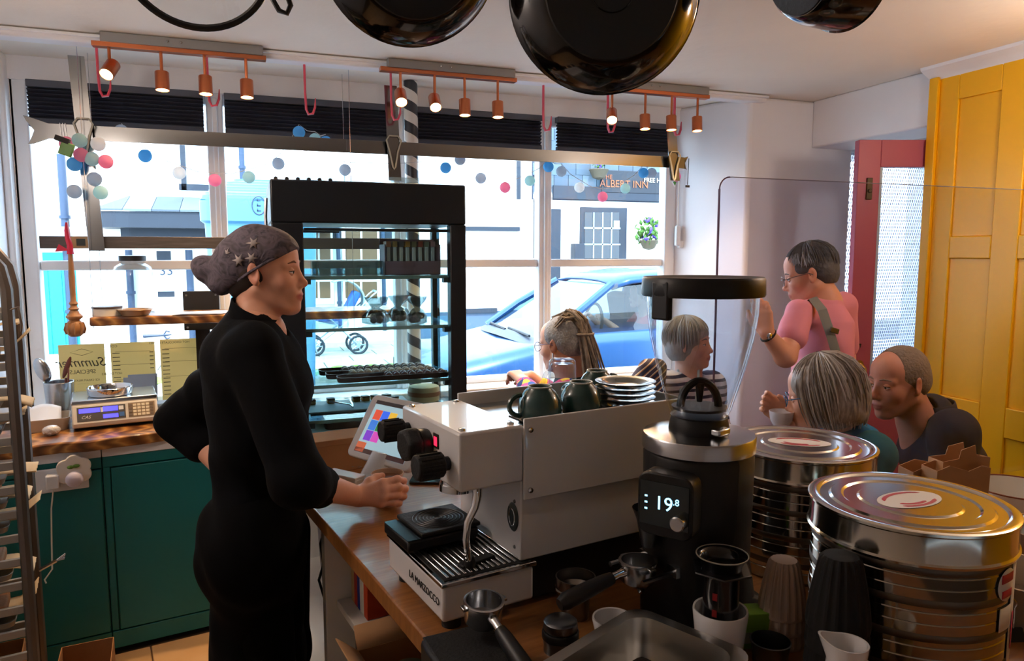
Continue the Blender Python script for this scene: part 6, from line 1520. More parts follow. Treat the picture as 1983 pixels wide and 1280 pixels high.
def head_prims(smile=0, jaw=1.0, nose=1.0):
    P = [ELL((-.014, 0, .03), (.097, .075, .086)), ELL((.03, 0, -.034), (.06, .055, .082), .03), ELL((.04, 0, .045), (.046, .057, .05), .02)]
    for s in (-1, 1):
        P += [CAP((-.012, s*.05, -.052), (.058, s*.018, -.106), .018*jaw, .015, .025), ELL((.052, s*.04, -.03), (.026, .022, .026), .02),
              CAP((.074, s*.012, .016), (.066, s*.047, .014), .010, .008, .014)]
    P += [ELL((.071, 0, -.104), (.02, .022, .018), .016), ELL((.074, 0, -.068), (.021, .029, .026), .018)]
    for s in (-1, 1): P.append(ELL((.097, s*.033, -.004), (.017, .019, .0125), .012, 's'))
    for s in (-1, 1): P.append(ELL((.067, s*.032, -.004), (.0138, .0155, .0135), .004))
    P += [CAP((.081, 0, .010), (.1*nose, 0, -.034), .0075, .0095, .010), ELL((.1015*nose, 0, -.038), (.0125, .0115, .0105), .008)]
    for s in (-1, 1): P.append(ELL((.092, s*.0125, -.044), (.011, .007, .007), .006))
    P += [ELL((.0885, 0, -.0675), (.0105, .022+.006*smile, .0052), .004), ELL((.0868, 0, -.0785), (.0108, .02+.005*smile, .006), .004)]
    for s in (-1, 1):
        Rr = np.array(Matrix.Rotation(s*.35, 3, 'Z') @ Matrix.Rotation(-.2, 3, 'Y'))
        P += [ELL((-.01, s*.079, -.006), (.019, .006, .031), .004, 'u', Rr), ELL((-.006, s*.0865, -.004), (.0105, .006, .018), .004, 's', Rr), ELL((-.003, s*.076, -.031), (.008, .006, .009), .006)]
    return P
LIP = [((.094, 0, -.073), (.017, .027, .0115), .85), ((.112, 0, -.034), (.02, .02, .018), .18), ((.06, .045, -.03), (.03, .03, .025), .1), ((.06, -.045, -.03), (.03, .03, .025), .1), ((-.01, .085, -.006), (.025, .02, .036), .35), ((-.01, -.085, -.006), (.025, .02, .036), .35)]
def headM(pos, face, roll_up=None, s=1.0):
    x = Vector(face).normalized(); up = Vector(roll_up) if roll_up is not None else Vector((0, 0, 1))
    y = up.cross(x).normalized(); z = x.cross(y)
    return Matrix.Translation(pos) @ Matrix((x, y, z)).transposed().to_4x4() @ Matrix.Scale(s, 4)
def body_mesh(root, groups, m, HM):
    Vs, Fs, off = [], [], 0
    for prims, h in groups:
        V, Fc = sdf_mesh(prims, h); Vs.append(V); Fs.append(Fc+off); off += len(V)
    V = np.concatenate(Vs); inv = np.array(HM.inverted()); L = V @ inv[:3, :3].T+inv[:3, 3]
    t = np.zeros(len(V))
    for c, r, w_ in LIP: q = np.sqrt((((L-np.array(c))/np.array(r))**2).sum(1)); t = np.maximum(t, w_*np.clip((1.15-q)/.35, 0, 1))
    return np_obj('body', V, np.concatenate(Fs), m, root, t)
eye_white = mat('eye_white', 'd8d4d0', .2); iris_m = mat('iris', '2f3a38', .15)
def eyes(root, HM, brow, look=0, hgt=.0, lid=.28, skin=None):
    inv = ROOT[root].inverted() @ HM
    e = MB(inv); i_ = MB(inv); b = MB(inv)
    for s in (-1, 1):
        c = Vector((.0728, s*.032, -.004)); e.sphere(c, .0126, 14, 10)
        i_.sphere(c+Vector((.0095, look*.004, -.001)), (.0042, .0055, .0055), 10, 8)
        b.tube([(.0875, s*.012, .019), (.0865, s*.03, .0235), (.0745, s*.050, .0185)], [.0026, .0032, .0016], 6)
    e.build('eyes', eye_white, root); i_.build('irises', iris_m, root)
    ld = MB(inv)
    for s in (-1, 1):
        c = Vector((.0728, s*.032, -.004)); r_ = .0136
        for t0_, t1_ in ((lid, 1.75), (-1.75, -.42)):
            vs, fs = [], []
            for i in range(7):
                th = t0_+(t1_-t0_)*i/6
                for j in range(13):
                    ph = -1.45+2.9*j/12; vs.append(c+Vector((r_*math.cos(ph)*math.cos(th), r_*math.sin(ph), r_*math.cos(ph)*math.sin(th))))
            for i in range(6):
                for j in range(12): fs.append((i*13+j, i*13+j+1, (i+1)*13+j+1, (i+1)*13+j))
            ld.add(vs, fs)
    ld.build('eyelids', skin, root, solid=.0006)
    la = MB(inv)
    for s in (-1, 1):
        c = Vector((.0728, s*.032, -.004)); la.tube([c+Vector((.0142*math.cos(ph)*math.cos(lid), .0142*math.sin(ph), .0142*math.cos(ph)*math.sin(lid))) for ph in [-1.3+2.6*j/10 for j in range(11)]], .0011, 5)
    la.build('eyelashes', mat('lash', '2a1e1a', .8), root)
    if brow: b.build('eyebrows', brow, root)
def glasses(root, HM, m, rr=.022):
    g = MB(ROOT[root].inverted() @ HM)
    for s in (-1, 1):
        g.tube([(.106-.006*abs(math.cos(t)), s*.034+rr*1.15*math.cos(t), -.006+rr*.85*math.sin(t)) for t in [i/20*6.2832 for i in range(20)]], .0016, 6, closed=True)
        g.tube([(.100, s*.058, .0), (.06, s*.078, .004), (.0, s*.084, .004), (-.012, s*.084, -.006)], .0016, 6)
    g.tube([(.106, -.010, -.002), (.11, 0, .001), (.106, .010, -.002)], .0016, 6)
    g.build('glasses', m, root)
def strands(root, HM, c, r, n, th0, th1, m, az=(0, 6.2832), thick=.0022, jit=.006, pole=(0, 0, 1), flare=0, name='hair_strands', cond=None):
    Q = frame_z((0, 0, 0), pole); mb = MB(ROOT[root].inverted() @ HM)
    for k in range(n):
        a = az[0]+(az[1]-az[0])*random.random(); t1 = th1 if not callable(th1) else th1(a); t1 *= random.uniform(.9, 1.03)
        j = random.uniform(-jit, jit); da = random.uniform(-.15, .15); pts = []
        for q in range(7):
            th = th0+(t1-th0)*q/6; aa = a+da*q/6
            d = Q @ Vector((math.sin(th)*math.cos(aa), math.sin(th)*math.sin(aa), math.cos(th)))
            if flare and th > 1.5708:
                d = Q @ Vector((math.cos(aa), math.sin(aa), 0)); e_ = th-1.5708; sc = 1-flare*e_*e_
                pts.append(Vector(c)+Vector((d.x*(r[0]+j)*sc, d.y*(r[1]+j)*sc, -e_*(r[2]+j)))); continue
            pts.append(Vector(c)+Vector((d.x*(r[0]+j), d.y*(r[1]+j), d.z*(r[2]+j))))
        mb.tube(pts, [thick*.6]+[thick]*5+[thick*.4], 4, caps=False)
    return mb.build(name, m, root)
P3 = lambda px, py, d: np.array(at_d(px, py, d))
V3 = lambda a: Vector(tuple(a))
RG, FW, UP = np.array(RGT), np.array((math.sin(YAW), math.cos(YAW), 0)), np.array((0, 0, 1.))
BASIS = np.stack([RG, FW, UP], 1)    # image right, away from the camera, up
def finger(pts, r0, r1, k=.006): 
    out = []; n = len(pts)-1
    for i in range(n): out.append(CAP(pts[i], pts[i+1], r0+(r1-r0)*i/n, r0+(r1-r0)*(i+1)/n, k))
    return out
def simple_hand(wrist, fwd, palm, thumb, curl=.6, s=1.0):
    """five-fingered hand: wrist point, direction of the fingers, palm normal, thumb side"""
    f, pn, th = [np.array(Vector(v).normalized()) for v in (fwd, palm, thumb)]
    out = []; L = [.066, .074, .068, .053]
    for i in range(4):
        off = th*(.030-.0195*i)*s; m0 = wrist+f*.078*s+off*.95
        out.append(CAP(wrist+off*.55+f*.008, m0, .0155*s, .0118*s, .012))
        p = m0; ang = 0; pts = [p]
        for q, fr in enumerate((.45, .31, .24)):
            ang += curl*(.9 if q else .7)*(1+.08*i)
            p = p+(f*math.cos(ang)+pn*math.sin(ang))*L[i]*fr*s; pts.append(p)
        out += finger(pts, .0088*s, .0068*s)
    t0 = wrist+th*.022*s+f*.015*s; t1 = t0+(th*.6+f*.55+pn*.35)*.036*s; t2 = t1+(th*.2+f*.8+pn*.45)*.03*s; t3 = t2+(f*.85+pn*.5-th*.05)*.024*s
    return out+finger([t0, t1, t2, t3], .0135*s, .0078*s, .01)
def legs_seated(hip, face, side, m, root, name, foot_m, zh=.515, L=.40):
    f = np.array(Vector(face).normalized()); prims = []; sh = []
    for s in (-1, 1):
        h0 = np.array((hip[0], hip[1], zh+.04))+side*s*.09; kn = h0+f*L; kn[2] = zh+.02; an = kn+f*.03; an[2] = .10
        prims += [CAP(h0, kn, .085, .066, .05), CAP(kn, an, .062, .045, .04)]
        sh += [CAP(an+np.array((0, 0, -.055))-f*.02, an+np.array((0, 0, -.06))+f*.13, .04, .036, .02)]
    prims += [ELL((hip[0], hip[1], zh+.05), (.16, .16, .12), .05)]
    sdf_obj(name, prims, .012, m, root); sdf_obj('shoes', sh, .012, foot_m, root)
shoe_m = mat('shoe_dark', '1a1a1c', .5)
def stool(lab, x, y, zt=.425):
    r = T('stool', lab, 'stool', (x, y, 0)); MB().lathe([(0, zt-.03), (.15, zt-.03), (.16, zt-.02), (.16, zt-.005), (.15, zt), (0, zt)], 28).build('seat', wood_turned, r)
    for k in range(4): a = k*math.pi/2+.78; MB().cyl((.16*math.cos(a), .16*math.sin(a), 0), (.1*math.cos(a), .1*math.sin(a), zt-.03), .014, n=10).build('leg', wood_turned, r)

# ------------------------------------------------------------------ the worker at the counter
skin_a = skin_mat('skin_a', 'd39a7e', 'b85c50')
black_cloth = mat('black_cloth', '06070a', .95, spec=.15, var=.25, vscale=12, bump=.25, bscale=22)
black_apron = mat('black_apron', '050506', .95, spec=.12, var=.2, vscale=10, bump=.2, bscale=16)
PB = lambda px, py, d: P3(px, py, 1.88+(d-2.02)*.93)
def shrink(ps, k=.93): return [(p[0], p[1], p[2]*k)+p[3:] if p[0] == 'e' else ((p[0], p[1], p[2], p[3]*k, p[4]*k)+p[5:] if p[0] == 'c' else p) for p in ps]
base = at_d(497, 640, 1.88); pr1 = T('person', 'worker in black jacket and floral headscarf leaning on the counter with a cup', 'person', (base.x, base.y, 0))
HM = headM(V3(PB(514, 524, 2.02)), V3(RG*.997+FW*.05+UP*.02), s=.94)
def B3(p): return p
neck = [CAP(HM @ Vector((-.032, 0, -.05)), PB(498, 632, 2.02), .05, .055, .02), CAP(PB(495, 625, 2.02), PB(490, 670, 2.02), .056, .08, .03)]
hp = xf(head_prims(nose=1.0, jaw=.95), HM)+shrink(neck)
wr = P3(692, 961, 1.885); el = PB(580, 930, 1.80)
mcp = [P3(741, 936, 1.887), P3(744, 949, 1.879), P3(742, 962, 1.877), P3(737, 974, 1.882)]
pip = [P3(769, 928, 1.902), P3(773, 944, 1.893), P3(770, 959, 1.891), P3(761, 972, 1.894)]
dip = [P3(782, 931, 1.926), P3(785, 946, 1.917), P3(782, 961, 1.914), P3(773, 974, 1.913)]
tip = [P3(782, 936, 1.952), P3(784, 950, 1.942), P3(780, 964, 1.937), P3(771, 976, 1.932)]
hand = [CAP(el, wr, .04, .0265, .02)]
for i in range(4):
    w0 = wr+(mcp[i]-wr)*.12; hand += [CAP(w0, mcp[i], .0195, .0128, .012)]+finger([mcp[i], pip[i], dip[i], tip[i]], .0105, .0078, .005)
    hand += [ELL(mcp[i], (.0118, .0118, .0118), .006), ELL(pip[i], (.0102, .0102, .0102), .004)]
hand += finger([P3(705, 948, 1.893), P3(716, 934, 1.905), P3(728, 926, 1.925), P3(740, 921, 1.935)], .0155, .0085, .01)
elL = PB(350, 812, 2.30); wrL = PB(432, 908, 2.22)
handL = [CAP(elL, wrL, .042, .028, .02)]+simple_hand(wrL, V3(RG*.8-UP*.55-FW*.2), V3(FW*-.8+RG*.2), V3(UP), .5)
body_mesh(pr1, [(hp, .0032), (hand, .0028), (handL, .0045), ([CAP(PB(490, 650, 2.02), PB(508, 1000, 2.02), .085, .1, .03)], .012)], skin_a, HM)
eyes(pr1, HM, mat('brow_a', '6e4a38', .8), lid=.12, skin=skin_a)
nl = MB(ROOT[pr1].inverted())
for i in range(4): nl.sphere(V3(tip[i]+RG*.0048-FW*.002), (.004, .0045, .004), 8, 6)
nl.build('fingernails', mat('nail', 'd8a890', .3), pr1)
# jacket
tor = [ELL(PB(496, 725, 2.02), (.128, .185, .17), .04, 'u', BASIS), ELL(PB(498, 850, 2.02), (.118, .165, .20), .05, 'u', BASIS), ELL(PB(494, 985, 2.02), (.112, .17, .12), .05, 'u', BASIS),
       CAP(PB(488, 672, 1.88), PB(478, 672, 2.16), .062, .062, .05), ELL(PB(462, 690, 2.03), (.075, .13, .10), .05, 'u', BASIS), ELL(PB(540, 760, 2.0), (.085, .13, .11), .04, 'u', BASIS),
       CAP(PB(492, 690, 1.86), el, .075, .064, .035), CAP(el, P3(616, 942, 1.775), .066, .058, .03), ELL(PB(580, 935, 1.80), (.066, .06, .06), .03, 'u', BASIS),
       CAP(PB(476, 690, 2.19), elL, .078, .068, .035), CAP(elL, PB(392, 860, 2.27), .068, .06, .03),
       CAP(PB(486, 628, 2.02), PB(488, 668, 2.02), .066, .085, .035), ELL(PB(498, 606, 2.02), (.05, .05, .045), .012, 's', BASIS), CAP(PB(520, 600, 2.02), PB(543, 640, 2.02), .03, .016, .012, 's')]
sdf_obj('jacket', shrink(tor), .0062, black_cloth, pr1, wob=.0035)
cb = MB(ROOT[pr1].inverted()); c_n, c_f = V3(PB(458, 606, 2.02)), V3(PB(540, 648, 2.02)); c_m = (c_n+c_f)/2; e_1 = (c_f-c_n)/2
cb.rings([[c_m+e_1*k_*math.cos(t)+V3(FW)*.077*k_*math.sin(t)+Vector((0, 0, dz)) for t in [i/36*6.2832 for i in range(36)]] for k_, dz in ((1.04, .040), (1.12, .018), (1.3, -.02))], False, False); cb.build('collar', black_cloth, pr1, solid=.006)
ff = PB(500, 1010, 2.02)
ap = [CAP(PB(497, 985, 2.02), (base.x-.03, base.y, .34), .115, .135, .05, 'u', (FW, 1.25)), ELL(PB(494, 1060, 1.98), (.125, .18, .17), .05, 'u', BASIS), ELL(PB(440, 1050, 2.02), (.055, .12, .11), .06, 'u', BASIS), HALF((0, 0, .3), (0, 0, -1))]
sdf_obj('apron', shrink(ap), .008, black_apron, pr1, wob=.003)
ties = MB(ROOT[pr1].inverted())
for k, pts in enumerate((((428, 935), (408, 1000), (398, 1060), (410, 1120)), ((432, 935), (420, 985), (404, 1030), (400, 1090)))):
    ties.tube([V3(PB(x, y, 2.06+.015*k)) for x, y in pts], .008, 6, flat=.5)
ties.build('apron_ties', black_apron, pr1)
lg = []; sh = []
for s in (-1, 1):
    h0 = np.array((base.x, base.y, .80))+FW*s*.09; a0 = np.array((base.x, base.y, .1))+FW*s*.10-RG*.02*s
    lg += [CAP(h0, (h0+a0)/2+RG*.02, .095, .07, .05), CAP((h0+a0)/2+RG*.02, a0, .068, .055, .04)]; sh += [CAP(a0-np.array((0, 0, .055))-RG*.03, a0-np.array((0, 0, .06))+RG*.15, .043, .038, .02)]
sdf_obj('trousers', lg, .011, black_apron, pr1); sdf_obj('shoes', sh, .01, shoe_m, pr1)
# headscarf with bun, hair showing at nape
scarf = ramp_mat('floral_scarf', [(0, '231d24'), (.3, '3a3238'), (.52, '5c525c'), (.7, '2b2530'), (.86, '8d817e'), (1, '463d45')], 'noise', 26, (1, 1, 1), .8, bump=.5, detail=2, dist=1.8)
hs = [ELL((-.018, 0, .036), (.1035, .083, .0905), .01), ELL((.02, 0, .052), (.075, .072, .06), .02), ELL((-.082, 0, .002), (.062, .07, .075), .035), ELL((-.152, 0, .004), (.042, .04, .038), .018), ELL((-.17, .0, .02), (.03, .03, .026), .015), ELL((-.115, 0, -.035), (.04, .05, .03), .02)]
cut = [HALF((.082, 0, .052), (.5, 0, -.86))]
sc_p = xf(hs, HM)+xf(cut, HM)
sdf_obj('headscarf', sc_p, .0042, scarf, pr1, wob=.0016)
bd_ = MB(ROOT[pr1].inverted() @ HM); n0 = Vector((.5, 0, -.86)).normalized(); e1 = Vector((.86, 0, .5)).normalized(); c0_ = Vector((.0, 0, .006))
bd_.tube([c0_+e1*(.0965*math.cos(t)) - e1*.004+Vector((0, .083*math.sin(t), 0))+Vector((0, 0, .002)) for t in [i/40*6.2832 for i in range(40)]], .0042, 6, closed=True); bd_.build('scarf_hem', scarf, pr1)
fm_ = mat('scarf_flower', '9a8f8c', .8); fl2 = MB(ROOT[pr1].inverted() @ HM)
for (fx, fz, sz) in ((-.005, .075, .02), (.03, .078, .017), (-.045, .03, .02), (-.01, .035, .018), (.045, .06, .012), (-.08, .05, .016)):
    yy = -.083*math.sqrt(max(.05, 1-((fx+.018)/.1035)**2-((fz-.036)/.0905)**2))-.005
    nrm = Vector(((fx+.018)/.0107, yy/.0069, (fz-.036)/.0082)).normalized(); Q = frame_z((0, 0, 0), nrm)
    pts = []
    for k in range(12): rr = sz if k % 2 == 0 else sz*.35; pts.append(Vector((fx, yy, fz))+Q @ Vector((rr*math.cos(k*.5236), rr*math.sin(k*.5236), -.0009-(rr**2)*5.2)))
    fl2.add([Vector((fx, yy, fz))+nrm*.0006]+pts, [(0, 1+i, 1+(i+1) % 12) for i in range(12)])
fl2.build('scarf_flowers', fm_, pr1, solid=.0012)
nape = mat('hair_dark', '2c1f1a', .6, var=.3, vscale=60)
sdf_obj('hair', xf([ELL((-.03, 0, .0), (.082, .077, .075), .01), ELL((-.07, 0, -.045), (.03, .045, .035), .02), HALF((.02, 0, 0), (.95, 0, .25)), HALF((-.02, 0, -.062), (.35, 0, -.9))], HM), .005, nape, pr1)
# ------------------------------------------------------------------ customers
skin_b = skin_mat('skin_b', 'd89a7c', 'b05848'); skin_c = skin_mat('skin_c', 'd9a488', 'b8685c'); skin_d = skin_mat('skin_d', 'cc8c70', 'a85a4e')
# woman in pink standing by the door
pk_ = mat('pink_tee', 'dc8a98', .85, var=.08, vscale=8, bump=.15, bscale=14)
base = at_d(1590, 640, 3.0); p2 = T('person', 'woman in pink t-shirt with cropped grey hair and shoulder strap by the pink door', 'person', (base.x, base.y, 0))
fdir = V3(-RG*.93+FW*.34-UP*.28)
HM = headM(V3(P3(1566, 530, 3.0)), fdir)
sL, eL, wL = P3(1548, 606, 2.90), P3(1521, 690, 2.80), P3(1484, 645, 2.76)
sR = P3(1632, 592, 3.12); eR = P3(1640, 720, 3.22)
hnd = [CAP(sL, eL, .05, .04, .03), CAP(eL, wL, .041, .026, .02)]+simple_hand(wL, V3(UP*.9-RG*.15+FW*.15), V3(FW*.85+RG*.1), V3(-RG*.6+FW*.5), .35)
neck = [CAP(HM @ Vector((-.03, 0, -.05)), P3(1598, 585, 3.0), .052, .06, .03), CAP(P3(1598, 585, 3.0), P3(1598, 620, 3.0), .06, .09, .03)]
body_mesh(p2, [(xf(head_prims(), HM)+neck, .0042), (hnd, .0042), ([CAP(P3(1598, 640, 3.0), P3(1596, 830, 3.0), .09, .1, .03), CAP(sR, eR, .045, .04), CAP(eR, eR+np.array((0, 0, -.22))-RG*.02, .038, .026)]+simple_hand(eR+np.array((0, 0, -.23)), (0, 0, -1), V3(-RG), V3(-FW), .4), .008)], skin_b, HM)
eyes(p2, HM, mat('brow_g', '6a6460', .8), skin=skin_b); glasses(p2, HM, mat('frame_grey', '55585c', .3, metal=.5))
tee = [ELL(P3(1592, 665, 3.02), (.118, .15, .18), .03, 'u', BASIS), ELL(P3(1595, 770, 3.02), (.135, .155, .22), .05, 'u', BASIS), CAP(sL, sR, .05, .05, .04), CAP(sL, sL+(eL-sL)*.55, .054, .06, .018), CAP(sR, sR+(eR-sR)*.6, .056, .056, .02), CAP(P3(1598, 590, 3.0), P3(1598, 625, 3.0), .068, .11, .03), ELL(P3(1598, 572, 3.0), (.062, .07, .03), .012, 's', BASIS), HALF((0, 0, .82), (0, 0, -1))]
sdf_obj('t_shirt', tee, .007, pk_, p2, wob=.0022)
stp = MB(ROOT[p2].inverted()); pth = [(1560, 590, 2.93), (1574, 577, 2.90), (1592, 600, 2.84), (1606, 640, 2.835), (1618, 680, 2.85), (1630, 740, 2.9), (1640, 800, 2.96)]
stp.tube([V3(P3(*q)) for q in pth], .02, 8, flat=.1); stp.build('bag_strap', mat('strap_sage', '7c8078', .8), p2)
bk = P3(1616, 640, 2.83); MB(ROOT[p2].inverted()).box(V3(bk), (.045, .006, .022), R=Matrix.Rotation(.3, 4, 'Y')).build('buckle', steel_dark, p2, bevel=.003)
wt_ = MB(ROOT[p2].inverted()); Q = frame_z(eL, wL); wc = V3(eL+(wL-eL)*.9); wt_.tube([wc+Q @ Vector((.029*math.cos(t), .029*math.sin(t), 0)) for t in [i/18*6.2832 for i in range(18)]], .005, 6, closed=True); wt_.build('watch_strap', ink_black, p2); MB(ROOT[p2].inverted()).sphere(wc+V3(-FW*.03-RG*.005), (.014, .006, .014), 12, 8).build('watch', chrome, p2)
g1 = mat('hair_grey_dark', '4c4e52', .7, var=.5, vscale=50, bump=.6, bscale=70); g1s = mat('hair_silver', '8c9094', .5)
hr = xf([ELL((-.022, 0, .04), (.1, .082, .086), .01), ELL((-.055, 0, .0), (.064, .076, .075), .02), HALF((.066, 0, .04), (.85, 0, -.5)), HALF((-.04, 0, -.055), (.1, 0, -1))], HM)
sdf_obj('hair', hr, .005, g1, p2, wob=.003); strands(p2, HM, (-.022, 0, .04), (.102, .084, .089), 170, .1, lambda a: 1.15+.5*(1-math.cos(a)), g1, thick=.0024, jit=.005, name='hair_strands'); strands(p2, HM, (-.022, 0, .036), (.102, .0845, .089), 60, .9, lambda a: 1.35+.3*(1-math.cos(a)), g1s, thick=.002, az=(.5, 1.6), name='hair_grey_strands')
ter = mat('trouser_blue', '3a4450', .85)
lg = []; sh = []
for s in (-1, 1):
    h0 = np.array((base.x, base.y, .84))+FW*s*.06+RG*.04*s; a0 = np.array((base.x, base.y, .1))+FW*s*.07+RG*.05*s; lg.append(CAP(h0, a0, .1, .055, .05)); sh.append(CAP(a0-np.array((0, 0, .055)), a0-np.array((0, 0, .06))-RG*.13, .042, .038, .02))
sdf_obj('trousers', lg+[ELL((base.x, base.y, .88), (.15, .14, .12), .05)], .012, ter, p2); sdf_obj('shoes', sh, .012, shoe_m, p2)

# bob-haired woman drinking, seen from behind
DB_ = 2.42
base = at_d(1640, 640, DB_+.08); p3 = T('person', 'seated woman with silver bob and teal scarf raising a cup', 'person', (base.x, base.y, 0))
fdir = V3(-RG*.90+FW*.42-UP*.22); HM = headM(V3(P3(1585, 762, DB_)), fdir)
nb = P3(1640, 850, DB_+.08); sh1, sh2 = P3(1690, 880, DB_-.06), P3(1625, 880, DB_+.26)
wr_, el_ = P3(1525, 815, DB_+.1), P3(1560, 930, DB_+.16)
body_mesh(p3, [(xf(head_prims(), HM)+[CAP(HM @ Vector((-.035, 0, -.05)), nb, .052, .062, .03), CAP(nb, P3(1650, 920, DB_+.1), .065, .1, .03)], .0045),
               ([CAP(sh2, el_, .045, .04), CAP(el_, wr_, .038, .026)]+simple_hand(wr_, V3(-RG*.55+UP*.5+FW*.1), V3(-RG*.2-UP*.1-FW), V3(UP*.8+RG*.4), .55), .0045),
               ([CAP(P3(1655, 930, DB_+.1), P3(1655, 1030, DB_+.1), .1, .1), CAP(sh1, P3(1640, 1010, DB_-.1), .046, .04), CAP(P3(1640, 1010, DB_-.1), P3(1560, 1010, DB_+.05), .038, .026)]+simple_hand(P3(1555, 1010, DB_+.06), V3(-RG), V3(-UP), V3(FW), .3), .009)], skin_c, HM)
eyes(p3, HM, None, skin=skin_c); glasses(p3, HM, mat('frame_blue', '1c6a9c', .3))
g2 = ramp_mat('hair_bob', [(0, '4e4842'), (.45, '8a8378'), (.7, 'aaa498'), (1, 'c9c4ba')], 'noise', 30, (4, 4, 1), .55, bump=.5); g2s = mat('hair_bob_light', 'bdb7ab', .5); g2d = mat('hair_bob_dark', '6c655c', .55)
bob = xf([ELL((-.03, 0, .035), (.118, .1, .096), .01), ELL((-.05, 0, -.03), (.105, .105, .085), .03), ELL((-.055, 0, -.075), (.085, .092, .045), .02), ELL((.115, 0, -.04), (.075, .075, .09), .02, 's'), ELL((.07, 0, -.12), (.06, .08, .05), .02, 's')], HM)
sdf_obj('hair', bob, .005, g2, p3, wob=.0025)
bth = lambda a: 2.62 if abs(((a+math.pi) % (2*math.pi))-math.pi) > .75 else 1.0
for m_, n_ in ((g2s, 170), (g2d, 110), (g2, 120)): strands(p3, HM, (-.035, 0, .015), (.119, .104, .118), n_, .08, bth, m_, thick=.0026, jit=.007, pole=(.08, 0, 1), flare=.22, name='hair_strands')
teal_c = mat('teal_top', '1d6a74', .85, bump=.2, bscale=20); scf = mat('teal_scarf', '0f6f94', .8, var=.1, vscale=20, bump=.4, bscale=18)
tp = [ELL(P3(1650, 985, DB_+.09), (.135, .155, .19), .04, 'u', BASIS), CAP(sh1, sh2, .07, .07, .05), CAP(sh1, P3(1640, 1010, DB_-.1), .068, .056, .03), CAP(sh2, el_, .066, .055, .03), CAP(el_, el_+(wr_-el_)*.6, .055, .045, .02), CAP(nb, P3(1648, 890, DB_+.08), .07, .1, .03), ELL(P3(1650, 1090, DB_+.1), (.135, .15, .16), .05, 'u', BASIS), HALF((0, 0, .445), (0, 0, -1))]
sdf_obj('top', tp, .0085, teal_c, p3, wob=.002)
sf = [];  
for i in range(9):
    t0, t1 = [q/9*6.2832 for q in (i, i+1)]
    c_ = P3(1640, 845, DB_+.07); g_ = lambda t: c_+RG*.075*math.cos(t)+FW*.08*math.sin(t)+UP*(.012*math.sin(2*t)-.004)
    sf.append(CAP(g_(t0), g_(t1), .034, .034, .03))
sdf_obj('scarf', sf+[CAP(P3(1665, 840, DB_-.02), P3(1690, 855, DB_-.04), .03, .026, .02)], .006, scf, p3, wob=.003)
legs_seated((base.x, base.y), -RG, FW, mat('jeans', '2c3a52', .85), p3, 'trousers', shoe_m)
cM = headM(V3(P3(1513, 808, DB_+.035)), V3(-RG), V3(UP-RG*.25))
r = T('latte_cup', 'cream coffee cup raised by the bob-haired woman', 'cup', cM.translation)
MB(cM.to_3x3().to_4x4()).lathe([(0, -.03), (.025, -.03), (.036, -.01), (.041, .022), (.039, .022), (.033, -.01), (0, -.022)], 28).build('cup', white_ceramic, r)
stool('wooden stool under the woman with the silver bob', base.x, base.y)

# man in navy jacket
DM_ = 2.64
base = at_d(1850, 640, DM_+.10); p4 = T('person', 'seated man in dark navy jacket with cropped hair facing the bob-haired woman', 'person', (base.x, base.y, 0))
fdir = V3(-RG*.95-FW*.30-UP*.10); HM = headM(V3(P3(1738, 738, DM_)), fdir, s=1.06)
nb = P3(1780, 822, DM_+.04); s1, s2 = P3(1848, 838, DM_-.14), P3(1802, 838, DM_+.22)
e1, w1 = P3(1845, 1010, DM_-.14), P3(1800, 1015, DM_-.06); e2, w2 = P3(1815, 1000, DM_+.24), P3(1785, 1015, DM_+.14)
body_mesh(p4, [(xf(head_prims(jaw=1.2, nose=1.05), HM)+[CAP(HM @ Vector((-.03, 0, -.045)), nb, .06, .068, .03), CAP(nb, P3(1800, 880, DM_+.05), .07, .1, .03)], .0045),
               ([CAP(P3(1805, 900, DM_+.05), P3(1835, 1020, DM_+.08), .1, .1), CAP(e1, w1, .04, .028)]+simple_hand(w1, V3(-RG), V3(-UP), V3(FW), .4)+[CAP(e2, w2, .04, .028)]+simple_hand(w2, V3(-RG), V3(-UP), V3(-FW), .4), .009)], skin_d, HM)
eyes(p4, HM, mat('brow_m', '8a7464', .8), lid=.2, skin=skin_d)
g3 = mat('hair_cropped', '7d6f60', .75, var=.25, vscale=60, bump=.6, bscale=110)
sdf_obj('hair', xf([ELL((-.018, 0, .035), (.0985, .0785, .0868), .01), ELL((-.05, 0, -.005), (.063, .0745, .066), .02), HALF((.035, 0, .06), (.9, 0, .1)), HALF((-.03, 0, -.05), (.35, 0, -1))], HM), .005, g3, p4, wob=.001)
nav = mat('navy_jacket', '1c1f2c', .8, var=.15, vscale=8, bump=.3, bscale=12)
jk = [ELL(P3(1832, 965, DM_+.08), (.14, .18, .20), .05, 'u', BASIS), CAP(s1, s2, .07, .07, .05), ELL(P3(1822, 880, DM_+.04), (.13, .19, .11), .05, 'u', BASIS), CAP(s1, e1, .072, .064, .05), CAP(e1, e1+(w1-e1)*.75, .066, .05, .02), CAP(s2, e2, .074, .066, .03), CAP(e2, e2+(w2-e2)*.75, .066, .05, .02), CAP(P3(1800, 806, DM_+.04), P3(1812, 860, DM_+.05), .084, .13, .03), ELL(P3(1774, 790, DM_+.02), (.062, .07, .045), .012, 's', BASIS), ELL(P3(1842, 1070, DM_+.09), (.14, .17, .17), .05, 'u', BASIS), HALF((0, 0, .445), (0, 0, -1))]
sdf_obj('jacket', jk, .008, nav, p4, wob=.003)
col = MB(ROOT[p4].inverted()); Qc = V3(P3(1795, 800, DM_+.03))
col.grid(lambda u, v: Qc+V3(RG)*(.085*math.cos(-1.9+3.6*u)+.02*v)+V3(FW)*(.088*math.sin(-1.9+3.6*u))+Vector((0, 0, .04-.055*v+.012*math.cos(-1.9+3.6*u))), 20, 4); col.build('collar', nav, p4, solid=.005)
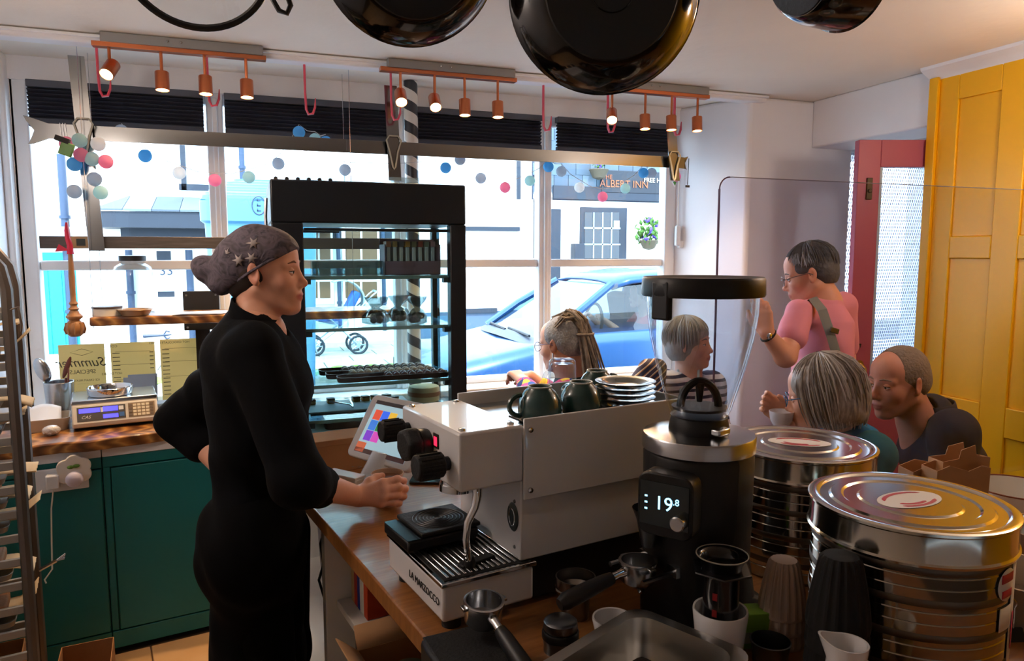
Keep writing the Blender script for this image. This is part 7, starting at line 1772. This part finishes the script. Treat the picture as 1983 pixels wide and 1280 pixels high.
legs_seated((base.x, base.y), -RG, FW, mat('trouser_dark', '2a2a2e', .85), p4, 'trousers', shoe_m, L=.21)
stool('wooden stool under the man in the navy jacket', base.x, base.y)

# woman with dreadlocks at the window ledge
DD = 3.22
base = at_d(1105, 640, DD+.02); p5 = T('person', 'woman with grey dreadlocks, glasses and floral sleeve leaning on the window sill', 'person', (base.x, base.y, 0))
fdir = V3(-RG*.80+FW*.58-UP*.15); HM = headM(V3(P3(1086, 664, DD)), fdir)
nb = P3(1108, 720, DD+.02); s1, s2 = P3(1098, 765, DD-.12), P3(1130, 760, DD+.2)
e1, w1 = P3(1050, 790, DD-.02), P3(1012, 738, DD+.26); e2, w2 = P3(1090, 780, DD+.36), P3(1028, 728, DD+.36)
body_mesh(p5, [(xf(head_prims(jaw=1.15), HM)+[CAP(HM @ Vector((-.03, 0, -.05)), nb, .058, .066, .03), CAP(nb, P3(1110, 780, DD+.03), .068, .1, .03)], .0048),
               ([CAP(e1, w1, .04, .028)]+simple_hand(w1, V3(-RG*.3+FW*.5+UP*.25), V3(-UP), V3(RG*.7+FW*.5), .7)+[CAP(e2, w2, .038, .027)]+simple_hand(w2, V3(-RG*.9+UP*.1), V3(-UP), V3(-FW), .6), .005),
               ([CAP(P3(1112, 790, DD+.03), P3(1112, 930, DD+.03), .11, .12)], .012)], skin_c, HM)
eyes(p5, HM, None, skin=skin_c); glasses(p5, HM, mat('frame_violet', '6a5468', .3, metal=.4), .024)
g4 = ramp_mat('hair_grey', [(0, '5c5c5e'), (.5, '8c8c8e'), (1, 'bcbcbc')], 'noise', 40, (3, 3, 3), .7, bump=.6); dr1 = ramp_mat('dread', [(0, '4a4038'), (.5, '7c7064'), (1, 'a89c8c')], 'noise', 60, (1, 1, 1), .85, bump=.7)
sdf_obj('hair', xf([ELL((-.02, 0, .036), (.1, .08, .088), .01), ELL((-.055, 0, -.0), (.066, .077, .072), .02), HALF((.06, 0, .04), (.9, 0, -.25)), HALF((-.03, 0, -.06), (.2, 0, -1))], HM), .0055, g4, p5, wob=.002)
dl = MB(ROOT[p5].inverted() @ HM)
for k in range(46):
    a = random.uniform(-1.25, 1.25); t = random.uniform(.3, 1.0)
    st_ = Vector((.05-.09*t, .083*math.sin(a)*(.6+.4*t), .036+.088*math.cos(a)*.95))
    kn = Vector((-.105+random.uniform(-.015, .012), random.uniform(-.028, .028), .075+random.uniform(-.02, .04)))
    en = kn+Vector((-.05+random.uniform(-.03, .03), random.uniform(-.035, .035), -.26+random.uniform(-.05, .03)))
    mid = (st_+kn)/2+Vector((0, .02*math.sin(a), .028))
    dl.tube([st_, mid, kn+Vector((.01, 0, .012)), kn+Vector((-.02, 0, -.02)), kn.lerp(en, .5)+Vector((-.012, 0, 0)), en], [.004, .0055, .006, .006, .0055, .0035], 6)
dl.build('dreadlocks', dr1, p5)
tie = MB(ROOT[p5].inverted() @ HM); tie.tube([Vector((-.125+.04*math.cos(t), .04*math.sin(t), .03+.006*math.cos(t))) for t in [i/20*6.2832 for i in range(20)]], .006, 6, closed=True); tie.build('hair_tie', dr1, p5)
flor = ramp_mat('floral_knit', [(0, '1a2c6a'), (.25, '2a52a8'), (.4, 'c83a78'), (.55, 'e8c83a'), (.7, 'd84a8a'), (.82, '3a8a5a'), (1, 'e8e0e4')], 'voronoi', 28, (1, 1, 1), .85, interp='CONSTANT')
tc_ = mat('teal_collar', '14383e', .8)
sdf_obj('top', [ELL(P3(1112, 845, DD+.03), (.16, .18, .20), .05, 'u', BASIS), CAP(s1, s2, .07, .07, .05), ELL(P3(1112, 945, DD+.03), (.16, .17, .18), .05, 'u', BASIS), HALF((0, 0, .445), (0, 0, -1))], .009, mat('pink_top', 'c85a90', .85, bump=.2), p5, wob=.002)
sdf_obj('sleeves', [CAP(s1, e1, .075, .062, .03), CAP(e1, e1+(w1-e1)*.82, .06, .045, .02), CAP(s2, e2, .07, .058, .03), CAP(e2, e2+(w2-e2)*.6, .056, .045, .02)], .007, flor, p5, wob=.002)
sdf_obj('collar', [CAP(P3(1112, 722, DD+.03), P3(1108, 760, DD+.02), .074, .10, .03), ELL(P3(1098, 705, DD), (.055, .06, .045), .015, 's', BASIS)], .006, tc_, p5)
er = MB(ROOT[p5].inverted() @ HM); er.tube([(-.006, .082, -.038), (-.006, .085, -.055), (-.004, .085, -.07)], .003, 6); er.build('earring', steel, p5)
legs_seated((base.x, base.y), -RG, FW, mat('skirt_dark', '2c2c34', .85), p5, 'trousers', shoe_m)
stool('wooden stool under the woman with dreadlocks', base.x, base.y)

# smiling woman in a striped top
DS = 3.55
base = at_d(1325, 640, DS+.02); p6 = T('person', 'smiling grey-haired woman in navy and white striped top behind the grinder hopper', 'person', (base.x, base.y, 0))
fdir = V3(RG*.86-FW*.5+UP*.04); HM = headM(V3(P3(1336, 664, DS)), fdir)
nb = P3(1333, 722, DS+.03); s1, s2 = P3(1290, 745, DS-.06), P3(1378, 745, DS+.06)
e1, w1 = P3(1278, 815, DS+.0), P3(1306, 868, DS-.18); e2, w2 = P3(1392, 835, DS-.02), P3(1345, 860, DS-.2)
body_mesh(p6, [(xf(head_prims(smile=1), HM)+[CAP(HM @ Vector((-.03, 0, -.05)), nb, .05, .058, .03), CAP(nb, P3(1333, 770, DS+.03), .06, .09, .03)], .005),
               ([CAP(e1, w1, .038, .027)]+simple_hand(w1, V3(-UP*.5-FW), V3(-UP), V3(RG), .4)+[CAP(e2, w2, .038, .027)]+simple_hand(w2, V3(-RG*.5-FW), V3(-UP), V3(-RG), .4), .007), ([CAP(P3(1333, 780, DS+.03), P3(1333, 900, DS+.03), .1, .11)], .012)], skin_c, HM)
eyes(p6, HM, mat('brow_g', '6a6460', .8), 1, skin=skin_c)
g5 = ramp_mat('hair_ash', [(0, '6a6660'), (.5, '96928a'), (1, 'bab6ae')], 'noise', 30, (4, 4, 1), .6, bump=.5)
sdf_obj('hair', xf([ELL((-.02, 0, .036), (.112, .09, .096), .01), ELL((-.04, 0, -.02), (.085, .09, .085), .02), ELL((.1, 0, -.05), (.066, .072, .082), .012, 's'), HALF((-.04, 0, -.085), (.1, 0, -1))], HM), .0055, g5, p6, wob=.0025)
strands(p6, HM, (-.02, 0, .03), (.114, .094, .104), 220, .1, lambda a: 2.0 if abs(((a+math.pi) % 6.2832)-math.pi) > .75 else 1.25, g5, thick=.0028, jit=.005, flare=.3)
def band_mat(name, stops, scale, rot=(0, math.pi/2, 0)): return ramp_mat(name, stops, 'wave', scale, (1, 1, 1), .85, dist=.6, rot=rot, interp='CONSTANT')
strp = band_mat('breton', [(0, 'e4e2e2'), (.62, '23284a')], 9)
sdf_obj('top', [ELL(P3(1333, 820, DS+.03), (.15, .13, .20), .05, 'u', BASIS), CAP(s1, s2, .066, .066, .05), CAP(s1, e1, .068, .056, .03), CAP(e1, e1+(w1-e1)*.8, .055, .045, .02), CAP(s2, e2, .068, .056, .03), CAP(e2, e2+(w2-e2)*.8, .055, .045, .02), ELL(P3(1333, 725, DS+.02), (.07, .075, .04), .02, 's', BASIS), ELL(P3(1333, 905, DS+.03), (.15, .14, .18), .05, 'u', BASIS), HALF((0, 0, .445), (0, 0, -1))], .008, strp, p6, wob=.002)
yk = MB(ROOT[p6].inverted()); cy_ = V3(P3(1333, 738, DS+.02)); yk.tube([cy_+V3(RG)*.088*math.cos(t)+V3(FW)*.088*math.sin(t)+Vector((0, 0, -.012*math.sin(t+1.2))) for t in [i/30*6.2832 for i in range(30)]], .014, 8, closed=True); yk.build('neckband', mat('navy_yoke', '262c48', .85), p6)
ly = MB(ROOT[p6].inverted())
for s_ in (-1, 1): ly.tube([V3(P3(1333+s_*20, 716, DS-.03)), V3(P3(1333+s_*19, 742, DS-.11)), V3(P3(1336+s_*10, 790, DS-.125)), V3(P3(1338, 830, DS-.125))], .006, 6, flat=.4)
ly.build('lanyard', mat('lanyard', 'a8b4ac', .8), p6)
legs_seated((base.x, base.y), -FW*.6+RG*.2, RG, mat('jeans', '2c3a52', .85), p6, 'trousers', shoe_m)
stool('wooden stool under the woman in the striped top', base.x, base.y)
# jacket hung over a chair back beside her
jp = at_d(1246, 760, 3.20); r = T('striped_jacket', 'brown and navy striped knitted jacket heaped by the window sill', 'jacket', (jp.x, jp.y, 0))
kn_ = band_mat('knit_stripe', [(0, '1f2440'), (.3, 'a87848'), (.55, 'c8c2b4'), (.75, '3a3040')], 7, (.4, math.pi/2+.6, 0))
sdf_obj('jacket', [CAP(P3(1240, 765, 3.20), P3(1254, 716, 3.20), .066, .05, .03), CAP(P3(1262, 760, 3.20), P3(1274, 712, 3.21), .052, .04, .03), ELL(P3(1248, 790, 3.20), (.08, .06, .08), .03, 'u', BASIS)], .007, kn_, r, wob=.004)
chm = mat('chair_dark', '2c2a2a', .6)
zt = float(P3(1250, 800, 3.20)[2])
for dx in (-.13, .13):
    for dy in (.0, -.32): MB().cyl((dx, dy, 0), (dx, dy, zt if dy > -.1 else .44), .014, n=10).build('chair_leg', chm, r)
MB().box2((-.16, -.34, .42), (.16, .02, .445)).build('chair_seat', chm, r, bevel=.006); MB().box2((-.15, -.012, zt-.2), (.15, .012, zt)).build('chair_back', chm, r, bevel=.006)
# driver of the passing car
cl_ = car.location; sC = car.scale[0]
q = lambda x, y, z: np.array((cl_.x+x*sC, cl_.y+y*sC, cl_.z+z*sC))
p7 = T('person', 'driver in a red top behind the wheel of the blue car', 'person', tuple(q(2.15, -.36, .62)))
HM = headM(V3(q(2.08, -.36, 1.24)), Vector((-1, 0, 0)), s=.98)
s_a, s_b = q(2.2, -.55, 1.0), q(2.2, -.17, 1.0)
body_mesh(p7, [(xf(head_prims(), HM)+[CAP(HM @ Vector((-.03, 0, -.05)), q(2.17, -.36, 1.04), .055, .07, .03)], .009), ([CAP(q(1.95, -.56, .82), q(1.68, -.48, 1.02), .04, .03), CAP(q(1.95, -.16, .82), q(1.68, -.24, 1.02), .04, .03)]+simple_hand(q(1.68, -.48, 1.02), (-.6, 0, .6), (-.5, 0, -.8), (0, 1, .2), .9)+simple_hand(q(1.68, -.24, 1.02), (-.6, 0, .6), (-.5, 0, -.8), (0, -1, .2), .9), .009)], skin_d, HM)
sdf_obj('hair', xf([ELL((-.02, 0, .036), (.104, .084, .09), .01), ELL((-.055, 0, -.01), (.07, .08, .08), .02), HALF((.06, 0, .03), (.9, 0, -.2))], HM), .01, mat('hair_brown', '5a4438', .7), p7)
sdf_obj('top', [CAP(q(2.22, -.36, .95), q(2.2, -.36, .68), .15, .15, .05), CAP(s_a, s_b, .07, .07, .05), CAP(s_a, q(1.95, -.56, .82), .066, .05), CAP(s_b, q(1.95, -.16, .82), .066, .05), CAP(q(2.15, -.46, .66), q(1.75, -.46, .68), .08, .07), CAP(q(2.15, -.26, .66), q(1.75, -.26, .68), .08, .07)], .012, mat('driver_red', 'c03a44', .8), p7)
# ------------------------------------------------------------------ pans hanging overhead, near the camera
pan_black = mat('pan_black', '0a0a0b', .13, coat=.6); pan_base = mat('pan_base', '141416', .4, var=.2, vscale=20, bump=.1, bscale=60)
def pan(lab, c, axis, R0, dep, handle, flat=False, kind='frying pan'):
    ax = Vector(axis).normalized()   # points from rim to base
    Q = frame_z((0, 0, 0), ax).to_4x4()
    r = T('frying_pan', lab, kind, c, 0, 'pans hanging overhead')
    Rb = R0*.74
    MB(Q).lathe([(0, -.001), (Rb*.93, -.001), (Rb, -.006), (Rb+(R0-Rb)*.45, -dep*.35), (R0*.96, -dep*.8), (R0, -dep), (R0+.003, -dep-.002), (R0-.001, -dep-.003), (R0*.94, -dep*.78), (Rb*.97, -.009), (0, -.005)], 64).build('bowl', pan_black, r)
    MB(Q).lathe([(0, .0012), (Rb*.9, .0012), (Rb*.92, -.001)], 56).build('base_disc', pan_base, r)
    rn = MB(Q); rn.tube([(Rb*.3*math.cos(t), Rb*.3*math.sin(t), .002) for t in [i/40*6.2832 for i in range(40)]], .0012, 5, closed=True); rn.build('stamp_ring', pan_black, r)
    up = (Vector((0, 0, 1))-ax*ax.z).normalized()
    if handle:
        s0 = -ax*dep*.7+up*R0*.95
        h_ = MB(); h_.tube([s0, s0+up*.03-ax*.01, s0+up*.1-ax*.02, s0+up*.17-ax*.015, s0+up*.185-ax*.015], [.012, .010, .013, .012, .006], 10, flat=.6); h_.build('handle', black_plastic, r)
        top = s0+up*.18-ax*.015
    else: top = up*R0
    zt = ZC-.03-c[2]
    hk = MB(); hk.tube([top+Vector((0, 0, -.006)), top+Vector((.008, 0, .006)), top+Vector((0, 0, .03)), Vector((top.x, top.y, max(zt, top.z+.05)))], .003, 6); hk.build('hanger', steel, r)
    return r
toC = lambda p: (EYE-p).normalized()
p = at_d(1186, -22, 1.12); pan('large black frying pan hanging overhead, base towards the camera', p, (toC(p)+RGT*.18+Vector((0, 0, .12))), .155, .062, True)
p = at_d(808, -95, 1.15); pan('black frying pan hanging overhead left of the largest one', p, (toC(p)+RGT*.22+Vector((0, 0, -.05))), .15, .05, True)
p = at_d(378, -85, 1.2); r = T('hanging_glass_lid', 'black-rimmed glass pan lid hanging overhead above the left track light', 'lid', p)
Ql = frame_z((0, 0, 0), (toC(p)+Vector((0, 0, -.35)))).to_4x4()
MB(Ql).tube([(.118*math.cos(t), .118*math.sin(t), 0) for t in [i/64*6.2832 for i in range(64)]], .0065, 8, closed=True).build('rim', black_plastic, r)
MB(Ql).lathe([(.116, 0), (.08, .012), (.03, .022), (0, .024)], 48).build('glass', clear_glass, r)
MB(Ql).lathe([(0, .02), (.012, .024), (.018, .045), (0, .05)], 20).build('knob', black_plastic, r)
MB().tube([Ql @ Vector((0, .11, 0)), Vector((0, 0, .16)), Vector((0, 0, ZC-.03-p.z))], .003, 6).build('hanger', steel, r)
p = at_d(1545, -62, 1.15); pan('shiny black saucepan hanging overhead towards the yellow wall', p, (toC(p)*.42-RGT*.9-Vector((0, 0, .12))), .105, .085, True, kind='saucepan')
p = at_d(540, 0, 1.12); r = T('pan_hook', 'black looped hook hanging overhead beside the shallow pan', 'hook', p)
MB().tube([RGT*-.03+Vector((0, 0, .05)), RGT*-.012+Vector((0, 0, .005)), RGT*.0+Vector((0, 0, -.016)), RGT*.012+Vector((0, 0, -.02)), RGT*.018+Vector((0, 0, -.008)), RGT*.012+Vector((0, 0, .01)), RGT*-.002+Vector((0, 0, .03)), Vector((0, 0, ZC-.03-p.z))], .0042, 8).build('loop', black_plastic, r)
# globe lamps added out of view at both sides as fill light
for x, y, st_, lb in ((-.72, 1.75, 5, 'added white globe fill lamp by the left wall, out of view'), (2.6, 1.3, 7, 'added white globe fill lamp by the yellow wall, out of view')):
    gm = mat('fill_globe_glow_%d' % st_, 'ffffff', .5, emit='ffeada', estr=st_)
    r = T('added_fill_lamp', lb, 'lamp', (x, y, 2.1)); MB().sphere((0, 0, 0), .09, 24, 16).build('globe', gm, r); MB().tube([(0, 0, .085), (0, 0, ZC-2.1)], .004, 6).build('flex', ink_black, r); MB().lathe([(0, .0), (.045, 0), (.04, -.02), (0, -.02)], 20, Matrix.Translation((0, 0, ZC-2.1))).build('rose', white_gloss, r)
